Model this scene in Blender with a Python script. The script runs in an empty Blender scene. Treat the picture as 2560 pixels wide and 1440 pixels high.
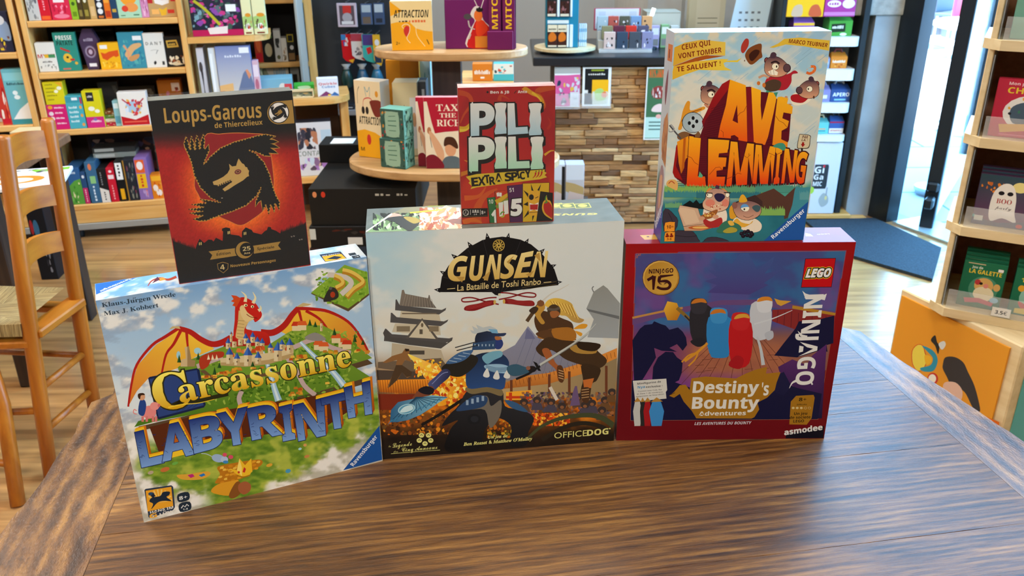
import bpy, bmesh, math, random
import numpy as np
from mathutils import Vector, Matrix, geometry

SC = bpy.context.scene
COL = SC.collection
PI = math.pi

# ------------------------------------------------------------------ camera, world, lights, exposure
FPX, PITCH, ROLL, CAM = 2139.73, math.radians(23.38485), math.radians(-0.35678), np.array([0, 0, 1.37])
_f = np.array([0, math.cos(PITCH), -math.sin(PITCH)])
_r0 = np.array([1.0, 0, 0]); _u0 = np.cross(_r0, _f)
AX_R = _r0 * math.cos(ROLL) + _u0 * math.sin(ROLL)
AX_U = _u0 * math.cos(ROLL) - _r0 * math.sin(ROLL)
AX_F = _f
cam = bpy.data.cameras.new('camera')
cam.sensor_width = 36; cam.lens = 36 * FPX / 2560
cam.clip_start = 0.05; cam.clip_end = 200
cam.dof.use_dof = True; cam.dof.focus_distance = 1.02; cam.dof.aperture_fstop = 13
cam_o = bpy.data.objects.new('camera', cam); COL.objects.link(cam_o)
m = Matrix.Identity(4)
for i in range(3):
    m[i][0] = AX_R[i]; m[i][1] = AX_U[i]; m[i][2] = -AX_F[i]; m[i][3] = CAM[i]
cam_o.matrix_world = m
SC.camera = cam_o
SC.view_settings.view_transform = 'Standard'; SC.view_settings.look = 'None'
SC.view_settings.gamma = 1; SC.view_settings.use_curve_mapping = False
SC.view_settings.exposure = 0.05
SC.cycles.use_denoising = True
SC.cycles.max_bounces = 6; SC.cycles.diffuse_bounces = 3; SC.cycles.glossy_bounces = 3
SC.cycles.transparent_max_bounces = 12; SC.cycles.caustics_reflective = False; SC.cycles.caustics_refractive = False
SC.cycles.sample_clamp_indirect = 6

W = bpy.data.worlds.new('daylight'); SC.world = W; W.use_nodes = True
nt = W.node_tree; nt.nodes.clear()
bg = nt.nodes.new('ShaderNodeBackground'); wo = nt.nodes.new('ShaderNodeOutputWorld')
bg.inputs[0].default_value = (0.20, 0.56, 1.0, 1); bg.inputs[1].default_value = 13.0
nt.links.new(bg.outputs[0], wo.inputs[0])

def light(kind, name, loc, target, energy, color, **kw):
    d = bpy.data.lights.new(name, kind); d.energy = energy; d.color = color
    for k, v in kw.items(): setattr(d, k, v)
    o = bpy.data.objects.new(name, d); COL.objects.link(o); o.location = loc
    o.rotation_euler = (Vector(target) - Vector(loc)).to_track_quat('-Z', 'Y').to_euler()
    return o
WARM = (1.0, 0.945, 0.86)
# the shop's unseen ceiling panel lamps; rear one added to brighten the back wall
for x, y, e in ((-1.7, 1.9, 38), (.6, 2.15, 46), (-3.2, 2.9, 34), (-.2, 5.4, 30), (.4, -1.0, 52), (-1.4, -.8, 50), (-.4, .2, 8)):
    light('AREA', 'ceiling_lamp', (x, y, 2.72), (x, y, 0), e, WARM, shape='SQUARE', size=.6)
light('SUN', 'sun', (0, 0, 6), (2.2, 1.6, 0), 40, (.92, .97, 1), angle=.01)

# ------------------------------------------------------------------ helpers
def lin(h):
    if not isinstance(h, str): return h
    h = h.lstrip('#')
    if len(h) == 3: h = ''.join(c * 2 for c in h)
    o = []
    for i in (0, 2, 4):
        c = int(h[i:i + 2], 16) / 255
        o.append(c / 12.92 if c <= .04045 else ((c + .055) / 1.055) ** 2.4)
    return tuple(o)
def lin_np(a):
    a = np.clip(np.asarray(a, float) / 255, 0, 1)
    return np.where(a <= .04045, a / 12.92, ((a + .055) / 1.055) ** 2.4)

def ray(px, py):
    return AX_F + AX_R * ((px - 1280) / FPX) + AX_U * ((720 - py) / FPX)
def at_z(px, py, z):
    d = ray(px, py); return CAM + d * ((z - CAM[2]) / d[2])
def project(P):
    d = np.asarray(P, float) - CAM; z = d @ AX_F
    return 1280 + FPX * (d @ AX_R) / z, 720 - FPX * (d @ AX_U) / z

class Plane:
    """An upright face: origin o, yaw; s runs along it, z up, off goes in behind it."""
    def __init__(s, o, yaw):
        s.o = np.array([o[0], o[1], 0.0]); s.yaw = yaw
        s.u = np.array([math.cos(yaw), math.sin(yaw), 0]); s.n = np.array([-math.sin(yaw), math.cos(yaw), 0])
    def sz(s, px, py, off=0):
        d = ray(px, py); t = ((s.o + s.n * off - CAM) @ s.n) / (d @ s.n); P = CAM + d * t
        return (P - s.o) @ s.u, P[2]
    def w(s, a, z, off=0):
        return s.o + s.u * a + s.n * off + np.array([0, 0, z])

MATS = {}
def mat(name, col, rough=.5, metal=0, coat=0, **kw):
    if name in MATS: return MATS[name]
    m = bpy.data.materials.new(name); m.use_nodes = True; b = m.node_tree.nodes['Principled BSDF']
    b.inputs['Base Color'].default_value = (*lin(col), 1); b.inputs['Roughness'].default_value = rough
    b.inputs['Metallic'].default_value = metal; b.inputs['Coat Weight'].default_value = coat
    if 'spec' in kw: b.inputs['Specular IOR Level'].default_value = kw['spec']
    if 'trans' in kw: b.inputs['Transmission Weight'].default_value = kw['trans']; b.inputs['IOR'].default_value = kw.get('ior', 1.45)
    if 'alpha' in kw: b.inputs['Alpha'].default_value = kw['alpha']
    if 'emit' in kw: b.inputs['Emission Color'].default_value = (*lin(kw['ecol']), 1); b.inputs['Emission Strength'].default_value = kw['emit']
    MATS[name] = m
    return m
def noisy(name, c0, c1, scale=(1, 1, 1), ns=8, rough=.5, bump=0, detail=5, dist=0, c2=None, coord='Object'):
    """Two or three colours blended by stretched noise: wood grain, stone, cloth."""
    if name in MATS: return MATS[name]
    m = bpy.data.materials.new(name); m.use_nodes = True; t = m.node_tree; b = t.nodes['Principled BSDF']
    tc = t.nodes.new('ShaderNodeTexCoord'); mp = t.nodes.new('ShaderNodeMapping'); mp.inputs['Scale'].default_value = scale
    n = t.nodes.new('ShaderNodeTexNoise'); n.inputs['Scale'].default_value = ns; n.inputs['Detail'].default_value = detail; n.inputs['Distortion'].default_value = dist
    r = t.nodes.new('ShaderNodeValToRGB'); r.color_ramp.elements[0].position = .32; r.color_ramp.elements[1].position = .68
    r.color_ramp.elements[0].color = (*lin(c0), 1); r.color_ramp.elements[1].color = (*lin(c1), 1)
    if c2: e = r.color_ramp.elements.new(.5); e.color = (*lin(c2), 1)
    t.links.new(tc.outputs[coord], mp.inputs[0]); t.links.new(mp.outputs[0], n.inputs['Vector'])
    t.links.new(n.outputs[0], r.inputs[0]); t.links.new(r.outputs[0], b.inputs['Base Color'])
    b.inputs['Roughness'].default_value = rough
    if bump:
        bp = t.nodes.new('ShaderNodeBump'); bp.inputs['Strength'].default_value = bump; bp.inputs['Distance'].default_value = .003
        t.links.new(n.outputs[0], bp.inputs['Height']); t.links.new(bp.outputs[0], b.inputs['Normal'])
    MATS[name] = m
    return m
def printed(name, rough, coat=0, wrap=False):
    """Printed card: the ink colours are a colour attribute; wrap adds the ripple of shrink film."""
    m = bpy.data.materials.new(name); m.use_nodes = True; t = m.node_tree; b = t.nodes['Principled BSDF']
    a = t.nodes.new('ShaderNodeVertexColor'); a.layer_name = 'Col'
    t.links.new(a.outputs[0], b.inputs['Base Color']); b.inputs['Roughness'].default_value = rough
    b.inputs['Coat Weight'].default_value = coat; b.inputs['Coat Roughness'].default_value = .12; b.inputs['Specular IOR Level'].default_value = .18
    MATS[name] = m
    return m
PRINT = printed('printed_card', .5)
GLOSS = printed('printed_gloss', .36, .08)

def setp(o, label=None, cat=None, group=None, kind=None):
    if label: o['label'] = label
    if cat: o['category'] = cat
    if group: o['group'] = group
    if kind: o['kind'] = kind
    return o
def link(o, parent=None):
    COL.objects.link(o)
    if parent is not None: o.parent = parent
    return o
def thing(name, label, cat, loc=(0, 0, 0), rz=0, group=None):
    o = bpy.data.objects.new(name, None); o.empty_display_size = .05
    o.location = loc; o.rotation_euler = (0, 0, rz); link(o)
    return setp(o, label, cat, group)
def obj(name, mb, material, parent=None, loc=(0, 0, 0), rz=0, smooth=False):
    me = bpy.data.meshes.new(name)
    me.from_pydata([tuple(map(float, v)) for v in mb.v], [], mb.f)
    if mb.c:
        ca = me.color_attributes.new('Col', 'FLOAT_COLOR', 'POINT')
        a = np.ones((len(mb.v), 4), np.float32); a[:, :3] = np.asarray(mb.c, np.float32).reshape(-1, 3)
        ca.data.foreach_set('color', a.ravel())
    me.materials.append(material)
    if smooth: me.polygons.foreach_set('use_smooth', [True] * len(me.polygons))
    me.update()
    o = bpy.data.objects.new(name, me); o.location = loc; o.rotation_euler = (0, 0, rz)
    return link(o, parent)

_RB = {}
class MB:
    """Collects vertices and faces (and ink colours) of one mesh."""
    def __init__(s): s.v = []; s.f = []; s.c = []
    def add(s, V, F, c=None):
        n = len(s.v); s.v += [tuple(p) for p in V]; s.f += [tuple(i + n for i in f) for f in F]
        if c is not None: s.c += [lin(c)] * len(V)
        return s
    def box(s, x0, x1, y0, y1, z0, z1, bev=0, c=None, seg=1):
        w, d, h = abs(x1 - x0), abs(y1 - y0), abs(z1 - z0)
        k = (round(w, 5), round(d, 5), round(h, 5), bev, seg)
        if k not in _RB:
            b = bmesh.new(); bmesh.ops.create_cube(b, size=1)
            for v in b.verts: v.co = (v.co.x * w, v.co.y * d, v.co.z * h)
            if bev: bmesh.ops.bevel(b, geom=b.edges[:], offset=min(bev, .45 * min(w, d, h)), segments=seg, affect='EDGES', profile=.5)
            b.verts.index_update(); _RB[k] = ([tuple(v.co) for v in b.verts], [tuple(v.index for v in f.verts) for f in b.faces]); b.free()
        V, F = _RB[k]; cx, cy, cz = (x0 + x1) / 2, (y0 + y1) / 2, (z0 + z1) / 2
        return s.add([(x + cx, y + cy, z + cz) for x, y, z in V], F, c)
    def beam(s, p, q, a, b, up=(0, 0, 1), bev=0, c=None):
        """A bar from p to q of section a x b."""
        p = Vector(p); q = Vector(q); d = q - p; L = d.length
        t = MB().box(-a / 2, a / 2, -b / 2, b / 2, 0, L, bev)
        zz = d.normalized(); xx = Vector(up).cross(zz)
        if xx.length < 1e-4: xx = Vector((1, 0, 0))
        xx.normalize(); yy = zz.cross(xx)
        return s.add([p + xx * v[0] + yy * v[1] + zz * v[2] for v in t.v], t.f, c)
    def prism(s, pts, y0, y1, c=None, axis='y'):
        """An outline in (x, z) carried from y0 to y1 (axis z: outline in (x, y) from z0 to z1)."""
        n = len(pts)
        if axis == 'y': V = [(x, y0, z) for x, z in pts] + [(x, y1, z) for x, z in pts]
        else: V = [(x, y, y0) for x, y in pts] + [(x, y, y1) for x, y in pts]
        F = [(i, (i + 1) % n, n + (i + 1) % n, n + i) for i in range(n)]
        tri = geometry.tessellate_polygon([[Vector((a, b, 0)) for a, b in pts]])
        F += [tuple(t) for t in tri] + [tuple(i + n for i in t[::-1]) for t in tri]
        return s.add(V, F, c)
    def lathe(s, prof, x=0, y=0, z=0, n=32, c=None):
        V = []; F = []
        for r, h in prof:
            for i in range(n):
                a = 2 * PI * i / n; V.append((x + r * math.cos(a), y + r * math.sin(a), z + h))
        for j in range(len(prof) - 1):
            for i in range(n): F.append((j * n + i, j * n + (i + 1) % n, (j + 1) * n + (i + 1) % n, (j + 1) * n + i))
        F.append(tuple(range(n))[::-1]); F.append(tuple((len(prof) - 1) * n + i for i in range(n)))
        return s.add(V, F, c)
    def tube(s, pts, r, n=8, c=None):
        pts = [Vector(p) for p in pts]; V = []; F = []
        for i, p in enumerate(pts):
            d = (pts[min(i + 1, len(pts) - 1)] - pts[max(i - 1, 0)]).normalized()
            a = d.cross(Vector((0, 0, 1)));
            if a.length < 1e-3: a = Vector((1, 0, 0))
            a.normalize(); b = d.cross(a)
            rr = r[i] if isinstance(r, (list, tuple)) else r
            for k in range(n): V.append(p + a * rr * math.cos(2 * PI * k / n) + b * rr * math.sin(2 * PI * k / n))
        for i in range(len(pts) - 1):
            for k in range(n): F.append((i * n + k, i * n + (k + 1) % n, (i + 1) * n + (k + 1) % n, (i + 1) * n + k))
        F.append(tuple(range(n))[::-1]); F.append(tuple((len(pts) - 1) * n + k for k in range(n)))
        return s.add(V, F, c)

# ------------------------------------------------------------------ value noise for printed pictures
_rng = np.random.RandomState(7); _LAT = _rng.rand(256, 256)
def vnoise(x, y):
    xi = np.floor(x).astype(int); yi = np.floor(y).astype(int); fx = x - xi; fy = y - yi
    fx = fx * fx * (3 - 2 * fx); fy = fy * fy * (3 - 2 * fy)
    g = lambda a, b: _LAT[a % 256, b % 256]
    return (g(xi, yi) * (1 - fx) + g(xi + 1, yi) * fx) * (1 - fy) + (g(xi, yi + 1) * (1 - fx) + g(xi + 1, yi + 1) * fx) * fy
def fbm(x, y, o=5, s=0):
    a = .5; t = 0
    for i in range(o): t = t + a * vnoise(x * 2 ** i + 17.3 * i + s * 31.7, y * 2 ** i + 9.1 * i + s * 13.3); a *= .5
    return t / (1 - .5 ** o)
def ss(a, b, x):
    t = np.clip((x - a) / (b - a), 0, 1); return t * t * (3 - 2 * t)
def rgb(h): h = h.lstrip('#'); return np.array([int(h[i:i + 2], 16) for i in (0, 2, 4)], float)
def mix(A, B, t):
    A = rgb(A) if isinstance(A, str) else A; B = rgb(B) if isinstance(B, str) else B
    t = np.asarray(t)[..., None] if np.ndim(t) else t
    return A * (1 - t) + B * t

# ------------------------------------------------------------------ lettering
_ST = {'b': (0x1D5D4, 0x1D5EE, 0x1D7EC), 'sb': (0x1D400, 0x1D41A, 0x1D7CE), 'bi': (0x1D63C, 0x1D656, 0x1D7EC), 'sc': (0x1D4D0, 0x1D4EA, 0x1D7CE),
       'si': (0x1D468, 0x1D482, 0x1D7CE), 'fr': (0x1D56C, 0x1D586, 0x1D7CE)}
def styled(t, st):
    if st not in _ST: return t
    A, a, d = _ST[st]; o = ''
    for ch in t:
        if 'A' <= ch <= 'Z': o += chr(A + ord(ch) - 65)
        elif 'a' <= ch <= 'z': o += chr(a + ord(ch) - 97)
        elif '0' <= ch <= '9': o += chr(d + ord(ch) - 48)
        else: o += ch
    return o
_TX = {}
def glyphs(t, st='n', off=0.0, res=3):
    k = (t, st, off)
    if k not in _TX:
        c = bpy.data.curves.new('lettering', 'FONT'); c.body = styled(t, st); c.offset = off; c.resolution_u = res; c.fill_mode = 'FRONT'
        o = bpy.data.objects.new('lettering', c); COL.objects.link(o)
        dg = bpy.context.evaluated_depsgraph_get(); e = o.evaluated_get(dg); me = e.to_mesh()
        V = np.array([v.co[:2] for v in me.vertices]).reshape(-1, 2); me.calc_loop_triangles()
        T = [tuple(x.vertices) for x in me.loop_triangles]
        e.to_mesh_clear(); bpy.data.objects.remove(o); bpy.data.curves.remove(c)
        _TX[k] = (V, T)
    return _TX[k]
def bbox(t, st): V, _ = glyphs(t, st); return V.min(0), V.max(0)
CAPH = {}
def caph(st):
    if st not in CAPH: a, b = bbox('H', st); CAPH[st] = b[1] - a[1]
    return CAPH[st]

def smooth(p, closed=False, n=6):
    p = [np.array(q, float) for q in p]; N = len(p); o = []
    if N < 3: return [tuple(q) for q in p]
    for i in range(N if closed else N - 1):
        a, b, c, d = (p[(i + k) % N] for k in (-1, 0, 1, 2)) if closed else (p[max(i - 1, 0)], p[i], p[i + 1], p[min(i + 2, N - 1)])
        for j in range(n):
            t = j / n; o.append(tuple(.5 * (2 * b + (c - a) * t + (2 * a - 5 * b + 4 * c - d) * t * t + (3 * b - a - 3 * c + d) * t ** 3)))
    if not closed: o.append(tuple(p[-1]))
    return o

class Art:
    """Ink on one face of a box. Coordinates are measured on a crop of the photograph (x0, y0, k) and carried onto the face, or run 0..1 over the face."""
    def __init__(s, mb, o, u, v, n, w, h, world=None, eps=4e-6):
        s.mb = mb; s.o, s.u, s.v, s.n = (np.array(a, float) for a in (o, u, v, n)); s.w, s.h = w, h
        s.world = world; s.L = 4; s.done = []; s.k = None; s.eps = eps; s.rnd = random.Random(5); s.g = 1.0; s.cut = False; s.fine = False
    def crop(s, x0, y0, k): s.k = (x0, y0, k); return s
    def uv(s): s.k = None; return s
    def m(s, p):
        if s.k is None: return (p[0] * s.w, (1 - p[1]) * s.h)
        x0, y0, k = s.k; d = ray(x0 + p[0] / k, y0 + p[1] / k); O, U, V, Nn = s.world
        t = ((O - CAM) @ Nn) / (d @ Nn); P = CAM + d * t - O
        return (float(P @ U), float(P @ V))
    def put(s, P, F, C):
        if s.cut: P = [(min(max(a, .0005), s.w - .0005), min(max(b, .0005), s.h - .0005)) for a, b in P]
        xs = [p[0] for p in P]; ys = [p[1] for p in P]; bx = (min(xs), min(ys), max(xs), max(ys)); q = s.L
        for o in s.done:      # lie just above whatever ink is already there
            if o[4] > q and o[0] < bx[2] and o[2] > bx[0] and o[1] < bx[3] and o[3] > bx[1]: q = o[4]
        q += 1; s.done.append((*bx, q)); e = s.n * (s.eps * q)
        n = len(s.mb.v)
        s.mb.v += [tuple(s.o + s.u * a + s.v * b + e) for a, b in P]; s.mb.f += [tuple(i + n for i in f) for f in F]
        s.mb.c += [tuple(min(1, x * s.g) for x in c) for c in C]
    def cc(s, col, P):
        if isinstance(col, str): c = lin(col); return [c] * len(P)
        _, p0, p1, a, b = col; a = np.array(lin(a)); b = np.array(lin(b)); d = np.subtract(p1, p0); q = float(d @ d)
        return [tuple(a + (b - a) * min(1, max(0, float(np.subtract(p[:2], p0) @ d) / q))) for p in P]
    def poly(s, P, col, sm=0):
        if sm: P = smooth(P, True, max(sm, 4))
        Q = [s.m(p) for p in P]
        T = geometry.tessellate_polygon([[Vector((a, b, 0)) for a, b in Q]])
        s.put(Q, [tuple(t) for t in T], s.cc(col, P)); return s
    def rect(s, x0, y0, x1, y1, col): return s.poly([(x0, y0), (x1, y0), (x1, y1), (x0, y1)], col)
    def ell(s, cx, cy, rx, ry=None, col='000', rot=0, n=22):
        ry = ry or rx; c, q = math.cos(rot), math.sin(rot)
        P = [(cx + rx * math.cos(a) * c - ry * math.sin(a) * q, cy + rx * math.cos(a) * q + ry * math.sin(a) * c) for a in (2 * PI * i / n for i in range(n))]
        Q = [s.m(p) for p in P]; s.put(Q, [tuple(range(n))[::-1]], s.cc(col, P)); return s
    def stroke(s, P, w, col, closed=False, sm=5, taper=None):
        if sm and len(P) > 2: P = smooth(P, closed, sm)
        N = len(P); A = []
        for i in range(N):
            a = P[(i - 1) % N] if closed else P[max(i - 1, 0)]; b = P[(i + 1) % N] if closed else P[min(i + 1, N - 1)]
            d = np.subtract(b, a); L = math.hypot(*d) or 1; nn = np.array([-d[1], d[0]]) / L
            ww = w / 2
            if taper: t = i / max(N - 1, 1); ww *= taper[0] * (1 - t) + taper[1] * t
            A += [tuple(P[i] + nn * ww), tuple(P[i] - nn * ww)]
        F = [(2 * i, 2 * i + 1, (2 * i + 3) % (2 * N), (2 * i + 2) % (2 * N)) for i in range(N if closed else N - 1)]
        s.put([s.m(p) for p in A], F, s.cc(col, A)); return s
    def outline(s, P, w, lc, fill, sm=0):
        if sm: P = smooth(P, True, sm)
        s.stroke(P, w, lc, True, 0)
        return s.poly(P, fill)
    def grid(s, nx, ny, fn, s0=0, s1=1, t0=0, t1=1):
        """fn gets coordinates (crop pixels, or 0..1) of a grid over the face and returns sRGB 0..255."""
        a = np.linspace(s0 * s.w, s1 * s.w, nx + 1); b = np.linspace(t0 * s.h, t1 * s.h, ny + 1); A, B = np.meshgrid(a, b)
        A = A.ravel(); B = B.ravel()
        if s.k is None: X, Y = A / s.w, 1 - B / s.h
        else:
            O, U, V, _ = s.world; P = O + A[:, None] * U + B[:, None] * V; px, py = project(P)
            X, Y = (px - s.k[0]) * s.k[2], (py - s.k[1]) * s.k[2]
        C = lin_np(fn(X, Y)) * s.g
        s.L += 1; e = s.n * (s.eps * s.L); n = len(s.mb.v)
        P = s.o + A[:, None] * s.u + B[:, None] * s.v + e
        s.mb.v += list(map(tuple, P)); s.mb.c += list(map(tuple, np.clip(C, 0, 1)))
        r = nx + 1
        s.mb.f += [(n + j * r + i, n + j * r + i + 1, n + (j + 1) * r + i + 1, n + (j + 1) * r + i) for j in range(ny) for i in range(nx)]
        return s
    def text(s, t, p0, p1, h, col, st='n', off=0, shear=0, out=None, up=None):
        """Lettering whose ink runs from p0 to p1 along its baseline, capitals h high."""
        if out:
            s.text(t, p0, p1, h, out[1], st, out[0], shear, None, up)
        lo, hi = bbox(t, st); V, T = glyphs(t, st, off)
        if not len(V): return s
        q0, q1 = np.array(s.m(p0)), np.array(s.m(p1)); ex = (q1 - q0) / (hi[0] - lo[0])
        if up is None:
            nrm = np.array([-ex[1], ex[0]]); nrm /= np.hypot(*nrm)
            px = math.hypot(p1[0] - p0[0], p1[1] - p0[1]); m_ = np.hypot(*(q1 - q0)) / px if s.k is not None else s.h
            ey = nrm * (h * m_ / caph(st))
        else:
            q2 = np.array(s.m((p0[0] + up[0], p0[1] + up[1]))); ey = (q2 - q0) * (h / math.hypot(*up)) / caph(st)
        P = [q0 + ex * (x - lo[0]) + (ey + ex * shear) * y for x, y in V]
        if isinstance(col, str): C = [lin(col)] * len(P)
        else:
            c0, c1 = np.array(lin(col[0])), np.array(lin(col[1])); C = [tuple(c0 + (c1 - c0) * min(1, max(0, (y - lo[1]) / (hi[1] - lo[1])))) for x, y in V]
        s.put([tuple(p) for p in P], T, C); return s
    def glyph(s, t, quad, col, st='b', off=0, d=(0, 0)):
        """Lettering stretched to fill a four-cornered area (top left, top right, bottom right, bottom left)."""
        lo, hi = bbox(t, st); V, T = glyphs(t, st, off); tl, tr, br, bl = (np.array(q, float) + d for q in quad)
        P = []; C = []
        for x, y in V:
            a = (x - lo[0]) / (hi[0] - lo[0]); b = (y - lo[1]) / (hi[1] - lo[1])
            P.append(s.m((bl * (1 - a) + br * a) * (1 - b) + (tl * (1 - a) + tr * a) * b)); C.append(b)
        if isinstance(col, str): C = [lin(col)] * len(P)
        else: c0, c1 = np.array(lin(col[0])), np.array(lin(col[1])); C = [tuple(c0 + (c1 - c0) * min(1, max(0, b))) for b in C]
        s.put(P, T, C); return s
    def specks(s, n, x0, y0, x1, y1, r, cols, asp=1.6, seed=1):
        """Small irregular patches of ink scattered over an area (a picture too fine to read)."""
        R = random.Random(seed)
        if s.fine: n = int(n * 2.8); r *= .5
        for i in range(n):
            cx, cy = R.uniform(x0, x1), R.uniform(y0, y1); a = R.uniform(.4, 1) * r; rot = R.uniform(0, PI)
            P = []
            for k in range(7):
                an = 2 * PI * k / 7; q = a * R.uniform(.6, 1.2); x, y = q * asp * math.cos(an), q * math.sin(an)
                P.append((min(max(cx + x * math.cos(rot) - y * math.sin(rot), x0), x1), min(max(cy + x * math.sin(rot) + y * math.cos(rot), y0), y1)))
            s.poly(P, R.choice(cols))
        return s
# ------------------------------------------------------------------ materials of the place
MAPLE = noisy('maple', 'd79a4c', 'edba70', (1.2, 14, 14), 3, .45, .02, c2='e2aa5f')
MAPLE_V = noisy('maple_upright', 'd79a4c', 'edba70', (14, 14, 1.2), 3, .45, .02, c2='e2aa5f')
PALE = noisy('pale_birch', 'd8bd8c', 'e8d2a6', (2, 12, 12), 4, .5, .01)
HONEY = noisy('honey_wood', '9a540e', 'bd731e', (16, 16, 1.5), 2.5, .38, .03, c2='aa6216')
HONEY_H = noisy('honey_wood_rail', '9e580f', 'c07822', (14, 2, 14), 2.5, .35, .03)
WALNUT = noisy('dark_walnut', '241913', '3a2a20', (20, 20, 1.5), 3, .55)
OAK = noisy('oak_disc', 'a98050', 'c9a06c', (2, 18, 18), 3, .5, .02)
BEIGE = mat('beige_panel', 'c8b393', .6)
BLACK = mat('black_paint', '121314', .5)
DARK = mat('dark_metal', '1d2227', .35, .3)
GREYP = mat('grey_plinth', '9a958a', .55)
WHITE = mat('white_paint', 'e8e8e6', .45)
WALLM = noisy('plaster', 'b9b7b0', 'c4c2bb', (1, 1, 1), 12, .9)
STEEL = mat('brushed_steel', 'b8bcc0', .3, .9)
GLASS = mat('clear_acrylic', 'ffffff', .06, alpha=.16)

# ------------------------------------------------------------------ the room
def struct(name, mb, m, kind='structure'): return setp(obj(name, mb, m), kind=kind)
FLOORM = bpy.data.materials.new('laminate_floor'); FLOORM.use_nodes = True
t = FLOORM.node_tree; b = t.nodes['Principled BSDF']
tc = t.nodes.new('ShaderNodeTexCoord'); mp = t.nodes.new('ShaderNodeMapping'); mp.inputs['Rotation'].default_value = (0, 0, math.radians(-4))
br = t.nodes.new('ShaderNodeTexBrick'); br.inputs['Scale'].default_value = 1; br.offset = .37
br.inputs['Brick Width'].default_value = 1.1; br.inputs['Row Height'].default_value = .095; br.inputs['Mortar Size'].default_value = .0006
br.inputs['Color1'].default_value = (*lin('d3a264'), 1); br.inputs['Color2'].default_value = (*lin('b98752'), 1); br.inputs['Mortar'].default_value = (*lin('80603c'), 1)
mp2 = t.nodes.new('ShaderNodeMapping'); mp2.inputs['Scale'].default_value = (1.2, 16, 1); mp2.inputs['Rotation'].default_value = (0, 0, math.radians(-4))
nz = t.nodes.new('ShaderNodeTexNoise'); nz.inputs['Scale'].default_value = 2.2; nz.inputs['Detail'].default_value = 5
rp = t.nodes.new('ShaderNodeValToRGB'); rp.color_ramp.elements[0].position = .3; rp.color_ramp.elements[0].color = (.5, .45, .42, 1); rp.color_ramp.elements[1].position = .62; rp.color_ramp.elements[1].color = (1, 1, 1, 1)
mx = t.nodes.new('ShaderNodeMixRGB'); mx.blend_type = 'MULTIPLY'; mx.inputs[0].default_value = .9
for a, c in ((tc.outputs['Object'], mp.inputs[0]), (mp.outputs[0], br.inputs[0]), (tc.outputs['Object'], mp2.inputs[0]), (mp2.outputs[0], nz.inputs[0]), (nz.outputs[0], rp.inputs[0]),
             (br.outputs[0], mx.inputs[1]), (rp.outputs[0], mx.inputs[2]), (mx.outputs[0], b.inputs['Base Color'])): t.links.new(a, c)
b.inputs['Roughness'].default_value = .3; b.inputs['Coat Weight'].default_value = .8; b.inputs['Coat Roughness'].default_value = .13
RW = Plane((1.83, 4.03), math.radians(-65.5))      # the street side: s runs towards the camera side, off goes outdoors
def pl_prism(pl, s0, s1, o0, o1, z0, z1):
    P = [pl.w(s, 0, o)[:2] for s, o in ((s0, o0), (s1, o0), (s1, o1), (s0, o1))]
    return MB().prism([tuple(p) for p in P], z0, z1, axis='z')
struct('floor', MB().prism([(-4.6, -2.6), tuple(RW.w(7.6, 0)[:2]), tuple(RW.w(-.02, 0)[:2]), (1.5, 6.2), (-4.6, 6.2)], -.1, 0, axis='z'), FLOORM)
struct('ceiling', MB().prism([(-4.8, -2.8), tuple(RW.w(7.6, 0, .2)[:2]), tuple(RW.w(-.3, 0, .2)[:2]), (1.55, 4.9), (.9, 4.9), (.9, 6.4), (-4.8, 6.4)], 4.021, 4.14, axis='z'), WALLM)
struct('wall_left', MB().box(-4.8, -4.6, -2.8, 6.4, 0, 4.02), WALLM)
struct('wall_front', MB().box(-4.8, 5.4, -2.8, -2.6, 0, 4.02), mat('dark_end_wall', '4a423a', .9))
struct('wall_back', MB().box(-4.6, .72, 6.2, 6.4, 0, 4.02), mat('grey_back_wall', 'b6bec2', .85))
struct('wall_side', MB().box(.72, .9, 4.7, 6.4, 0, 4.02), WALLM)
struct('wall_window_breast', MB().box(.901, 1.70, 4.62, 4.8, 0, 1.42), WALLM)
wf = MB().box(.901, 1.51, 4.63, 4.69, 1.421, 1.47, .004).box(.901, 1.51, 4.63, 4.69, 3.96, 4.019, .004).box(.901, .95, 4.63, 4.69, 1.4705, 3.9595, .004).box(1.46, 1.51, 4.63, 4.69, 1.4705, 3.9595, .004)
struct('window_1', wf, DARK)
struct('wall_right', pl_prism(RW, 2.25, 7.4, 0, .2, 0, 4.02), WALLM)
struct('wall_lintel', pl_prism(RW, -.3, 2.25, 0, .2, 3.92, 4.02), WALLM)
CONC = noisy('raw_concrete', '8b9296', 'a9b0b4', (1, 1, 1), 5, .8, .05)
struct('trim_pillar', MB().box(1.66, 1.775, 4.05, 4.3, 0, 1.6), CONC)
struct('trim_post', MB().box(1.52, 1.70, 4.12, 4.62, 0, 1.6), CONC)
struct('trim_band', MB().box(1.505, 1.78, 4.04, 4.3, .955, 1.6, .004), noisy('silver_sheet', '9a958c', 'b7b3aa', (1, 1, 1), 30, .35, .2))
struct('trim_skirting', MB().box(1.44, 1.74, 3.98, 4.03, 0, .012, .002), MAPLE)
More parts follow.
